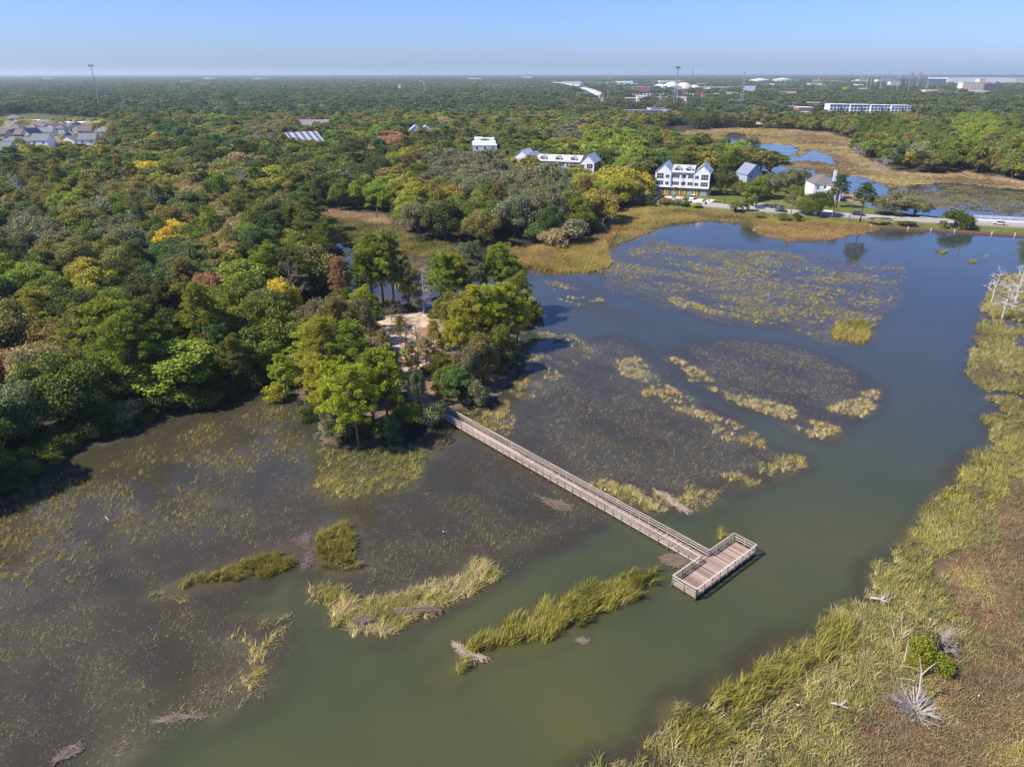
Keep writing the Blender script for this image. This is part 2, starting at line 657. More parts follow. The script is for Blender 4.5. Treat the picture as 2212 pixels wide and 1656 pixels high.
BACKW = [poly(q) for q in (   # open water inside the back marsh
    [(1581, 288), (1606, 290), (1600, 303), (1590, 315), (1600, 330), (1613, 338), (1612, 345), (1590, 340), (1575, 330), (1545, 326), (1543, 312), (1570, 306)],
    [(1631, 315), (1659, 312), (1709, 316), (1712, 325), (1660, 334), (1630, 330)], [(1655, 329), (1709, 329), (1712, 336), (1655, 337)],
    [(1731, 340), (1758, 328), (1775, 334), (1786, 338), (1796, 356), (1780, 350), (1740, 346), (1700, 341)],
    [(1590, 350), (1656, 350), (1690, 362), (1744, 370), (1750, 382), (1700, 376), (1650, 366), (1600, 360)],
    [(1780, 384), (1820, 381), (1862, 386), (1890, 396), (1910, 416), (1960, 432), (1900, 430), (1840, 414), (1800, 396)],
    [(1890, 440), (2010, 448), (2034, 450), (2104, 466), (2212, 474), (2300, 476), (2300, 492), (2000, 472), (1880, 456)],
    [(1925, 412), (1990, 402), (2080, 400), (2150, 408), (2400, 425), (2400, 480), (2212, 474), (2100, 466), (2010, 450), (1940, 435)],
    [(1540, 326), (1575, 322), (1600, 334), (1640, 340), (1700, 341), (1740, 345), (1700, 349), (1640, 347), (1570, 338)],
)]


def back_marsh(x, y):
    m = inside(x, y, W_BACK).astype(float)
    w = np.full(x.shape, -60.0)
    for q in BACKW:
        w = np.maximum(w, sdf(x, y, q, 40))
    w = w + (fbm(x, y, 14, 31) - 0.5) * 9 + 3.0
    return m * (w < 0)


def ground_col(x, y):
    c = np.zeros((len(x), 3))
    n1 = fbm(x, y, 16, 41)[:, None]
    n2 = fbm(x, y, 5, 43)[:, None]
    base = np.array([0.06, 0.05, 0.03]) * (0.7 + 0.6 * n1)
    far = sstep(500, 1500, np.hypot(x, y))[:, None]
    c = base * (1 - far) + np.array([0.05, 0.06, 0.03]) * far
    fl = np.maximum(sstep(-4, 4, sdf(x, y, FLOOR, 20)), sstep(-4, 4, sdf(x, y, FLOOR2, 20)))[:, None]
    c = c * (1 - fl) + np.array([0.32, 0.21, 0.155]) * (0.4 + 1.1 * n2) * fl
    pe = sstep(-1, 3, sdf(x, y, PENIN, 20))[:, None]
    c = c * (1 - pe) + np.array([0.15, 0.105, 0.075]) * (0.4 + 1.2 * n2) * pe
    cl = np.maximum(sstep(-3, 2, sdf(x, y, CLEARING, 20) + (fbm(x, y, 4, 51) - 0.5) * 6), sstep(-1, 1, sdf(x, y, PATH, 20)) * 0.75)[:, None]
    sand = np.array([0.50, 0.385, 0.29]) * (0.62 + 0.6 * n2)
    brown = np.array([0.27, 0.17, 0.10])
    k = sstep(0.5, 0.62, fbm(x, y, 9, 53))[:, None]
    c = c * (1 - cl) + (sand * (1 - k) + brown * k) * cl
    es = sstep(-2, 2, sdf(x, y, ESTATE, 20))[:, None]
    gr = np.array([0.17, 0.16, 0.045]) * (1 - n1) + np.array([0.085, 0.13, 0.02]) * n1
    c = c * (1 - es) + gr * es
    tw = sstep(-5, 5, sdf(x, y, TOWN, 30))[:, None]
    c = c * (1 - tw) + (np.array([0.085, 0.10, 0.035]) * (0.5 + 1.0 * n2)) * tw
    for q in (INDUS, INDUS2):
        tw = sstep(-5, 5, sdf(x, y, q, 50))[:, None]
        c = c * (1 - tw) + (np.array([0.3, 0.28, 0.23]) * (0.4 + 1.0 * n1)) * tw
    rb = sstep(-4, 3, sdf(x, y, RB, 20))[:, None]
    c = c * (1 - rb) + np.array([0.10, 0.075, 0.045]) * (0.6 + 0.8 * n2) * rb
    rb = sstep(-2, 2, sdf(x, y, RB_IN, 20))[:, None]
    c = c * (1 - rb) + (np.array([0.14, 0.095, 0.05]) * (0.5 + 0.9 * n2)) * rb
    bm = inside(x, y, W_BACK)[:, None]
    g = fbm(x, y, 45, 61)[:, None]
    mc = np.array([0.30, 0.235, 0.085]) * (1 - sstep(0.40, 0.56, g)) + np.array([0.13, 0.085, 0.05]) * sstep(0.40, 0.56, g)
    pink = sstep(10, 2, np.abs(sdf(x, y, W_BACK, 40)) - 6)[:, None] * (x > 130)[:, None] * 0.7
    mc = mc * (1 - pink) + np.array([0.38, 0.26, 0.17]) * pink
    dk = (sstep(0, 1, (y < 330) & (x > 150) & inside(x, y, poly([(1960, 402), (2400, 415), (2400, 480), (2150, 470), (2030, 450)]))))[:, None]
    mc = mc * (1 - 0.6 * dk) + np.array([0.10, 0.10, 0.04]) * 0.6 * dk
    c = np.where(bm, mc * (0.75 + 0.5 * n2), c)
    return c


m, n, l, b, out = nmat('ground_soil')
at = n.new('ShaderNodeAttribute')
at.attribute_name = 'soil'
tc = n.new('ShaderNodeTexCoord')
no = n.new('ShaderNodeTexNoise')
no.inputs['Scale'].default_value = 0.9
no.inputs['Detail'].default_value = 8
l.new(tc.outputs['Object'], no.inputs['Vector'])
mr = n.new('ShaderNodeMapRange')
mr.inputs[1].default_value = 0.3
mr.inputs[2].default_value = 0.7
mr.inputs[3].default_value = 0.6
mr.inputs[4].default_value = 1.35
l.new(no.outputs[0], mr.inputs[0])
vm = n.new('ShaderNodeVectorMath')
vm.operation = 'SCALE'
l.new(at.outputs['Vector'], vm.inputs[0])
l.new(mr.outputs[0], vm.inputs['Scale'])
l.new(vm.outputs[0], b.inputs['Base Color'])
b.inputs['Roughness'].default_value = 0.95
b.inputs['Specular IOR Level'].default_value = 0.1
bp = n.new('ShaderNodeBump')
bp.inputs['Strength'].default_value = 0.5
bp.inputs['Distance'].default_value = 0.2
l.new(no.outputs[0], bp.inputs['Height'])
l.new(bp.outputs[0], b.inputs['Normal'])
M_SOIL = m

xs = graded(-22000, 22000, 1.3, -140, 140, 1.035, 2500)
ys = graded(-300, 26000, 1.3, 25, 200, 1.025, 2500)
sheet('ground', xs, ys, land_z, M_SOIL, {'soil': ground_col})

# water
def shallow(x, y):
    d = np.full(x.shape, -40.0)
    for q in S_POLYS:
        d = np.maximum(d, sdf(x, y, q, 30))
    d = d + (fbm(x, y, 9, 71) - 0.5) * 5 + (fbm(x, y, 2.2, 72) - 0.5) * 2
    return sstep(-1.5, 1.5, d)


m, n, l, b, out = nmat('estuary_water')
at = n.new('ShaderNodeAttribute')
at.attribute_name = 'shallow'
tc = n.new('ShaderNodeTexCoord')


def noise(scale, detail=3, stretch=None, rough=0.5):
    q = n.new('ShaderNodeTexNoise')
    q.inputs['Scale'].default_value = scale
    q.inputs['Detail'].default_value = detail
    q.inputs['Roughness'].default_value = rough
    if stretch:
        mp = n.new('ShaderNodeMapping')
        mp.inputs['Scale'].default_value = stretch
        mp.inputs['Rotation'].default_value = (0, 0, 0.5)
        l.new(tc.outputs['Object'], mp.inputs[0])
        l.new(mp.outputs[0], q.inputs['Vector'])
    else:
        l.new(tc.outputs['Object'], q.inputs['Vector'])
    return q


def ramp(src, a, bb, c0, c1):
    q = n.new('ShaderNodeMapRange')
    q.inputs[1].default_value = a
    q.inputs[2].default_value = bb
    l.new(src, q.inputs[0])
    mx = n.new('ShaderNodeMix')
    mx.data_type = 'RGBA'
    mx.inputs[6].default_value = (*c0, 1)
    mx.inputs[7].default_value = (*c1, 1)
    l.new(q.outputs[0], mx.inputs[0])
    return mx.outputs[2]


silt = ramp(noise(0.03, 3).outputs[0], 0.35, 0.7, (0.046, 0.058, 0.026), (0.082, 0.080, 0.026))
sky_water = ramp(noise(0.02, 3).outputs[0], 0.35, 0.7, (0.036, 0.045, 0.040), (0.050, 0.057, 0.047))
sxyz = n.new('ShaderNodeSeparateXYZ')
l.new(tc.outputs['Object'], sxyz.inputs[0])
up = n.new('ShaderNodeMapRange')       # murky olive near; farther off, sky reflection put into the water colour
up.interpolation_type = 'SMOOTHSTEP'
up.inputs[1].default_value = 48
up.inputs[2].default_value = 135
l.new(sxyz.outputs['Y'], up.inputs[0])
dm = n.new('ShaderNodeMix')
dm.data_type = 'RGBA'
l.new(up.outputs[0], dm.inputs[0])
l.new(silt, dm.inputs[6])
l.new(sky_water, dm.inputs[7])
deep = dm.outputs[2]
mud = ramp(noise(2.2, 10, (1.0, 2.2, 1.0), rough=0.8).outputs[0], 0.36, 0.68, (0.028, 0.026, 0.019), (0.062, 0.055, 0.037))
mud2 = ramp(noise(0.05, 4).outputs[0], 0.38, 0.66, (1.0, 1.0, 1.0), (1.15, 1.0, 0.72))
mm = n.new('ShaderNodeMix')
mm.data_type = 'RGBA'
mm.blend_type = 'MULTIPLY'
mm.inputs[0].default_value = 1.0
l.new(mud, mm.inputs[6])
l.new(mud2, mm.inputs[7])
mx = n.new('ShaderNodeMix')
mx.data_type = 'RGBA'
l.new(at.outputs['Fac'], mx.inputs[0])
l.new(deep, mx.inputs[6])
l.new(mm.outputs[2], mx.inputs[7])
wc = n.new('ShaderNodeAttribute')
wc.attribute_name = 'weed'
wk = n.new('ShaderNodeAttribute')
wk.attribute_name = 'weedk'
wk2 = n.new('ShaderNodeMath')
wk2.operation = 'MULTIPLY'
wnz = noise(3.0, 8, (1.0, 2.4, 1.0), rough=0.8)
wmr = n.new('ShaderNodeMapRange')
wmr.inputs[1].default_value = 0.4
wmr.inputs[2].default_value = 0.62
wmr.inputs[3].default_value = 0.45
wmr.inputs[4].default_value = 1.1
l.new(wnz.outputs[0], wmr.inputs[0])
l.new(wk.outputs['Fac'], wk2.inputs[0])
l.new(wmr.outputs[0], wk2.inputs[1])
mw = n.new('ShaderNodeMix')
mw.data_type = 'RGBA'
l.new(wk2.outputs[0], mw.inputs[0])
l.new(mx.outputs[2], mw.inputs[6])
l.new(wc.outputs['Vector'], mw.inputs[7])
l.new(mw.outputs[2], b.inputs['Base Color'])
b.inputs['IOR'].default_value = 1.33
wp_ = noise(0.045, 4, (1.0, 2.2, 1.0))
wr = n.new('ShaderNodeMapRange')      # wind patches
wr.inputs[1].default_value = 0.42
wr.inputs[2].default_value = 0.66
wr.inputs[3].default_value = 0.03
wr.inputs[4].default_value = 0.17
l.new(wp_.outputs[0], wr.inputs[0])
l.new(wr.outputs[0], b.inputs['Roughness'])
rip = noise(1.6, 4, (1.0, 2.6, 1.0))
bp = n.new('ShaderNodeBump')
bp.inputs['Strength'].default_value = 0.06
bp.inputs['Distance'].default_value = 0.035
l.new(rip.outputs[0], bp.inputs['Height'])
l.new(bp.outputs[0], b.inputs['Normal'])
M_WATER = m


# ---------------------------------------------------------------- tree kits
def leaf_quads(C, N, S, asp, rs):
    """C centres, N normals, S sizes -> quads"""
    k = len(C)
    N = N / (np.linalg.norm(N, axis=1, keepdims=True) + 1e-9)
    T = rs.normal(size=(k, 3))
    T -= N * (T * N).sum(1, keepdims=True)
    T /= np.linalg.norm(T, axis=1, keepdims=True) + 1e-9
    B = np.cross(N, T)
    s = S[:, None] * 0.5
    a = T * s
    bb = B * s * asp
    bend = N * s * 0.25
    v = np.stack([C - a - bb * 0.6, C + a * 0.2 - bb + bend, C + a + bb * 0.7, C - a * 0.3 + bb + bend], 1).reshape(-1, 3)
    f = np.arange(4 * k).reshape(-1, 4)
    return v, f


def crown_mesh(name, v, f, mats, seed, trunk=None):
    rs = np.random.default_rng(seed)
    leaf = rs.random(len(f))
    midx = np.zeros(len(f), int)
    if trunk:
        tv = np.array(trunk.v)
        tf = [q for q in trunk.f if len(q) == 4]
        f = np.vstack([f, np.array(tf) + len(v)])
        v = np.vstack([v, tv])
        midx = np.concatenate([midx, np.ones(len(tf), int)])
        leaf = np.concatenate([leaf, np.full(len(tf), 0.5)])
    me = mesh_np(name, v, f, mats, midx)
    a = me.attributes.new('leaf', 'FLOAT', 'FACE')
    a.data.foreach_set('value', leaf.astype(np.float32))
    return me


def rdir(rs, k, zmin=-0.35):
    d = rs.normal(size=(k, 3))
    d /= np.linalg.norm(d, axis=1, keepdims=True)
    m_ = d[:, 2] < zmin
    d[m_, 2] *= -1
    return d


def broad_kit(seed, h, r, hc, nl, ls, nlobe, lobe_r, sparse=0.0):
    """broadleaf: h height, r crown radius, hc crown base height"""
    rs = np.random.default_rng(seed)
    lobes = []
    for i in range(nlobe):
        t = rs.random()
        phi = i * 2.4 + rs.random()
        rad = r * (0.15 + 0.68 * math.sqrt(rs.random()))
        top = hc + (h - hc) * math.sqrt(max(0.05, 1 - (rad / (r * 1.02)) ** 2)) - lobe_r * 0.8
        z = top - (h - hc) * 0.55 * t ** 2
        lobes.append((rad * math.cos(phi), rad * math.sin(phi), max(z, hc * 0.8), lobe_r * (0.65 + 0.6 * rs.random())))
    lobes.append((0, 0, h - lobe_r * 1.1, lobe_r))
    L = np.array(lobes)
    w = L[:, 3] ** 2
    idx = rs.choice(len(L), nl, p=w / w.sum())
    d = rdir(rs, nl, -0.5)
    rr = L[idx, 3] * (0.62 + 0.45 * rs.random(nl) ** 0.6)
    C = L[idx, :3] + d * rr[:, None] * np.array([1, 1, 0.78])
    C += rs.normal(size=C.shape) * 0.19 * lobe_r
    N = d * 0.8 + rs.normal(size=d.shape) * 0.75 + np.array([0, 0, 0.25])
    S = ls * (0.6 + 0.8 * rs.random(nl))
    v, f = leaf_quads(C, N, S, 0.75, rs)
    t = MB()
    tr = 0.028 * h
    t.tube([(0, 0, -0.8), (0.05 * r, 0, hc * 0.5), (0, 0.06 * r, hc), (0.03 * r, 0, hc + (h - hc) * 0.4)], [tr * 1.5, tr, tr * 0.85, tr * 0.4], 7)
    for i in range(min(9, nlobe)):
        q = L[i]
        z0 = hc * (0.55 + 0.5 * rs.random())
        mid = (q[0] * 0.45, q[1] * 0.45, z0 + (q[2] - z0) * 0.6)
        t.tube([(0, 0, z0), mid, (q[0], q[1], q[2])], [tr * 0.5, tr * 0.33, tr * 0.1], 5, False)
    return v, f, t


def pine_kit(seed, h, r, npuff, per, ls, hb=0.45):
    rs = np.random.default_rng(seed)
    t = MB()
    tr = 0.013 * h + 0.02
    lean = rs.normal(size=2) * 0.35
    t.tube([(0, 0, -0.8), (lean[0] * 0.3, lean[1] * 0.3, h * 0.35), (lean[0], lean[1], h * 0.7), (lean[0], lean[1], h * 0.97)], [tr * 1.3, tr, tr * 0.7, tr * 0.15], 7)
    C = []
    N = []
    for i in range(npuff):
        u = (i + rs.random()) / npuff
        z = h * (hb + (1 - hb) * u)
        prof = math.sin(min(1, 0.22 + 0.9 * (1 - u)) * math.pi / 2) * (0.55 + 0.45 * math.sin(u * math.pi * 0.9 + 0.5))
        rad = r * prof * (0.45 + 0.6 * rs.random())
        phi = i * 2.399 + rs.random() * 0.8
        p = np.array([lean[0] + rad * math.cos(phi), lean[1] + rad * math.sin(phi), z + rad * 0.18])
        t.tube([(lean[0] * u, lean[1] * u, z - rad * 0.15), tuple(p)], [tr * 0.28, tr * 0.08], 4, False)
        pr = r * (0.12 + 0.13 * rs.random())
        for s_ in range(2):
            q = p + rs.normal(size=3) * np.array([0.7, 0.7, 0.3]) * pr * (0.3 + 1.4 * s_)
            d = rdir(rs, per // 2, -0.7)
            C.append(q + d * pr * (0.45 + 0.55 * rs.random((per // 2, 1))) * np.array([1, 1, 0.7]))
            N.append(np.cross(d, rs.normal(size=d.shape)) + np.array([0, 0, 0.5]))
    C = np.vstack(C)
    N = np.vstack(N)
    S = ls * (0.6 + 0.8 * rs.random(len(C)))
    v, f = leaf_quads(C, N, S, 0.36, rs)
    return v, f, t


def snag_kit(seed, h, spread, nb, depth=3, drop=0.0, base=0.25, r0=None, up=0.45):
    rs = np.random.default_rng(seed)
    t = MB()
    tr = r0 or 0.016 * h

    def branch(p, d, L, r, dep):
        d = d / np.linalg.norm(d)
        mid = p + d * L * 0.5 + rs.normal(size=3) * L * 0.07
        end = p + d * L + rs.normal(size=3) * L * 0.12
        t.tube([tuple(p), tuple(mid), tuple(end)], [r, r * 0.75, r * 0.4], 4 if dep < depth else 5, False)
        if dep > 0:
            for _ in range(3 if dep > 1 else 4):
                q = p + (end - p) * (0.35 + 0.6 * rs.random())
                dd = d + rs.normal(size=3) * 0.75 + np.array([0, 0, 0.15 - drop])
                branch(q, dd, L * (0.45 + 0.25 * rs.random()), r * 0.6, dep - 1)
    top = np.array([rs.normal() * 0.4, rs.normal() * 0.4, h])
    t.tube([(0, 0, -0.5), tuple(top * 0.5 + rs.normal(size=3) * 0.15), tuple(top)], [tr * 1.4, tr, tr * 0.25], 6)
    for i in range(nb):
        u = base + (1 - base) * (i + rs.random()) / nb
        phi = i * 2.4 + rs.random()
        d = np.array([math.cos(phi), math.sin(phi), up + 0.3 * rs.normal()])
        branch(top * u, d, spread * (1.15 - 0.75 * u) * (0.7 + 0.5 * rs.random()), tr * 0.75 * (1.25 - u), depth - 1)
    return t


PAL = {
    'dark green': (0.068, 0.082, 0.022), 'green': (0.112, 0.132, 0.024), 'bright green': (0.165, 0.192, 0.026), 'lime green': (0.25, 0.255, 0.024),
    'olive': (0.165, 0.146, 0.042), 'grey green': (0.145, 0.143, 0.070), 'tan brown': (0.25, 0.195, 0.095), 'rust brown': (0.27, 0.16, 0.075),
    'golden yellow': (0.36, 0.28, 0.03), 'yellow green': (0.235, 0.215, 0.034), 'deep green': (0.075, 0.112, 0.032),
}
KIT = {}


def add_kit(kind, v, f, t, bark):
    i = len(KIT.setdefault(kind, []))
    cm = crown_mesh('%s_crown' % kind, v, f, [M_LEAF], 100 + i)
    tm = t.mesh('%s_trunk' % kind, bark, True)
    jm = crown_mesh('%s_joined' % kind, v, f, [M_LEAF_I, bark], 100 + i, t)
    KIT[kind].append((tm, cm, jm))


for i in range(4):
    add_kit('oak', *broad_kit(10 + i, 12.0, 6.6, 2.6, 14000, 0.38, 34, 1.7), M_BARK)
for i in range(4):
    add_kit('broad', *broad_kit(20 + i, 14.0, 4.6, 2.8, 12000, 0.36, 30, 1.35), M_BARK)
for i in range(4):
    add_kit('pine', *pine_kit(30 + i, 15.0, 3.9, 58, 260, 0.32, (0.40, 0.5, 0.34, 0.44)[i]), M_PINEBARK)
for i in range(2):
    add_kit('shrub', *broad_kit(40 + i, 3.0, 1.8, 0.3, 3600, 0.2, 16, 0.7), M_BARK)

# scattered (lighter) versions
far_kits = []          # (mesh, height, radius)
for i in range(3):
    v, f, t = broad_kit(50 + i, 12.5, 5.6, 2.6, 4200, 0.62, 26, 1.6)
    far_kits.append(crown_mesh('mid_broad', v, f, [M_LEAF_I, M_BARK], i, t))
for i in range(2):
    v, f, t = pine_kit(55 + i, 15, 3.9, 44, 80, 0.6, 0.3)
    far_kits.append(crown_mesh('mid_pine', v, f, [M_LEAF_I, M_PINEBARK], i, t))
vfar_kits = []
for i in range(4):
    v, f, t = broad_kit(60 + i, 12.5, 6.0, 3.0, 1300, 1.0, 18, 1.6)
    vfar_kits.append(crown_mesh('far_broad', v, f, [M_LEAF_I], i))
patch_kits = []
for i in range(3):
    rs = np.random.default_rng(80 + i)
    vs = []
    fs = []
    nv = 0
    for k in range(9):
        v, f, t = broad_kit(90 + k + 10 * i, 12, 6.5, 2.5, 110, 4.0, 9, 2.6)
        s = 0.7 + 0.6 * rs.random()
        v = v * np.array([s * 1.2, s * 1.2, s * 0.9]) + np.array([rs.normal() * 15, rs.normal() * 15, 0])
        vs.append(v)
        fs.append(f + nv)
        nv += len(v)
    patch_kits.append(crown_mesh('wood_patch', np.vstack(vs), np.vstack(fs), [M_LEAF_I], i))


# ---------------------------------------------------------------- scattering (geometry nodes, only for what nobody could count)
def scatter_group(coll):
    g = bpy.data.node_groups.new('scatter', 'GeometryNodeTree')
    g.interface.new_socket('Geometry', in_out='INPUT', socket_type='NodeSocketGeometry')
    g.interface.new_socket('Geometry', in_out='OUTPUT', socket_type='NodeSocketGeometry')
    n = g.nodes
    l = g.links
    gi = n.new('NodeGroupInput')
    go = n.new('NodeGroupOutput')
    ci = n.new('GeometryNodeCollectionInfo')
    ci.inputs['Collection'].default_value = coll
    ci.inputs['Separate Children'].default_value = True
    ci.inputs['Reset Children'].default_value = True
    ip = n.new('GeometryNodeInstanceOnPoints')
    ip.inputs['Pick Instance'].default_value = True
    for nm, ty, sk in (('idx', 'INT', 'Instance Index'), ('rot', 'FLOAT_VECTOR', 'Rotation'), ('scl', 'FLOAT_VECTOR', 'Scale')):
        na = n.new('GeometryNodeInputNamedAttribute')
        na.data_type = ty
        na.inputs[0].default_value = nm
        l.new(na.outputs[0], ip.inputs[sk])
    l.new(gi.outputs[0], ip.inputs['Points'])
    l.new(ci.outputs[0], ip.inputs['Instance'])
    l.new(ip.outputs[0], go.inputs[0])
    return g


def kit_collection(name, meshes):
    c = bpy.data.collections.new(name)
    for i, me in enumerate(meshes):
        c.objects.link(bpy.data.objects.new('%s_%02d' % (name, i), me))
    return c


def scatter(name, pts, rot, scl, tint, idx, coll, label, cat):
    me = bpy.data.meshes.new(name)
    me.vertices.add(len(pts))
    me.vertices.foreach_set('co', np.asarray(pts, np.float32).ravel())
    for an, val in (('rot', rot), ('scl', scl), ('tint', tint)):
        a = me.attributes.new(an, 'FLOAT_VECTOR', 'POINT')
        a.data.foreach_set('vector', np.asarray(val, np.float32).ravel())
    a = me.attributes.new('idx', 'INT', 'POINT')
    a.data.foreach_set('value', np.asarray(idx, np.int32))
    o = link(name, me)
    md = o.modifiers.new('scatter', 'NODES')
    md.node_group = scatter_group(coll)
    tag(o, label, cat, kind='stuff')
    return o


# ---------------------------------------------------------------- trees, one by one
ORD = ['first', 'second', 'third', 'fourth', 'fifth', 'sixth', 'seventh', 'eighth', 'ninth', 'tenth', 'eleventh', 'twelfth', 'thirteenth', 'fourteenth',
       'fifteenth', 'sixteenth', 'seventeenth', 'eighteenth', 'nineteenth', 'twentieth', 'twenty-first', 'twenty-second', 'twenty-third', 'twenty-fourth', 'twenty-fifth', 'twenty-sixth', 'twenty-seventh', 'twenty-eighth', 'twenty-ninth', 'thirtieth', 'thirty-first', 'thirty-second', 'thirty-third', 'thirty-fourth', 'thirty-fifth', 'thirty-sixth', 'thirty-seventh', 'thirty-eighth', 'thirty-ninth', 'fortieth']
NAME = {'oak': 'oak_tree', 'broad': 'broadleaf_tree', 'pine': 'pine_tree', 'shrub': 'shrub'}
KH = {'oak': 12.0, 'broad': 14.0, 'pine': 15.0, 'shrub': 3.0}
KR = {'oak': 6.6, 'broad': 4.6, 'pine': 3.9, 'shrub': 1.8}


def put_tree(kind, p, h, r, col, label, group=None, seed=0, lean=(0, 0), gz=None):
    rs = random.Random(seed)
    tm, cm, jm = KIT[kind][seed % len(KIT[kind])]
    z = gz if gz is not None else 0.4
    e = empty(NAME[kind], (p[0], p[1], z), rs.random() * 6.28, label, 'shrub' if kind == 'shrub' else 'tree', group)
    e.rotation_euler = (lean[0], lean[1], rs.random() * 6.28)
    e.scale = (r / KR[kind], r / KR[kind], h / KH[kind])
    link('trunk', tm, e)
    c = link('crown', cm, e)
    j = [1 + 0.18 * (rs.random() - 0.5) for _ in range(3)]
    cc = PAL[col] if isinstance(col, str) else col
    c.color = (cc[0] * j[0], cc[1] * j[1], cc[2] * j[2], 1)
    return e


SNAGS = {}


def put_snag(p, h, spread, label, mat=None, seed=0, nb=14, z=0.3, depth=3, name='dead_tree', cat='dead tree', **kw):
    key = (h, spread, seed, nb)
    t = snag_kit(seed, h, spread, nb, depth, **kw)
    e = empty(name, (p[0], p[1], z), 0, label, cat)
    t.build('branches', mat or M_DEAD, e)
    return e


def Z2(x, y):      # peninsula close-up
    return V(516.1 + x * 0.3117, 479.3 + y * 0.3117, 0.5)


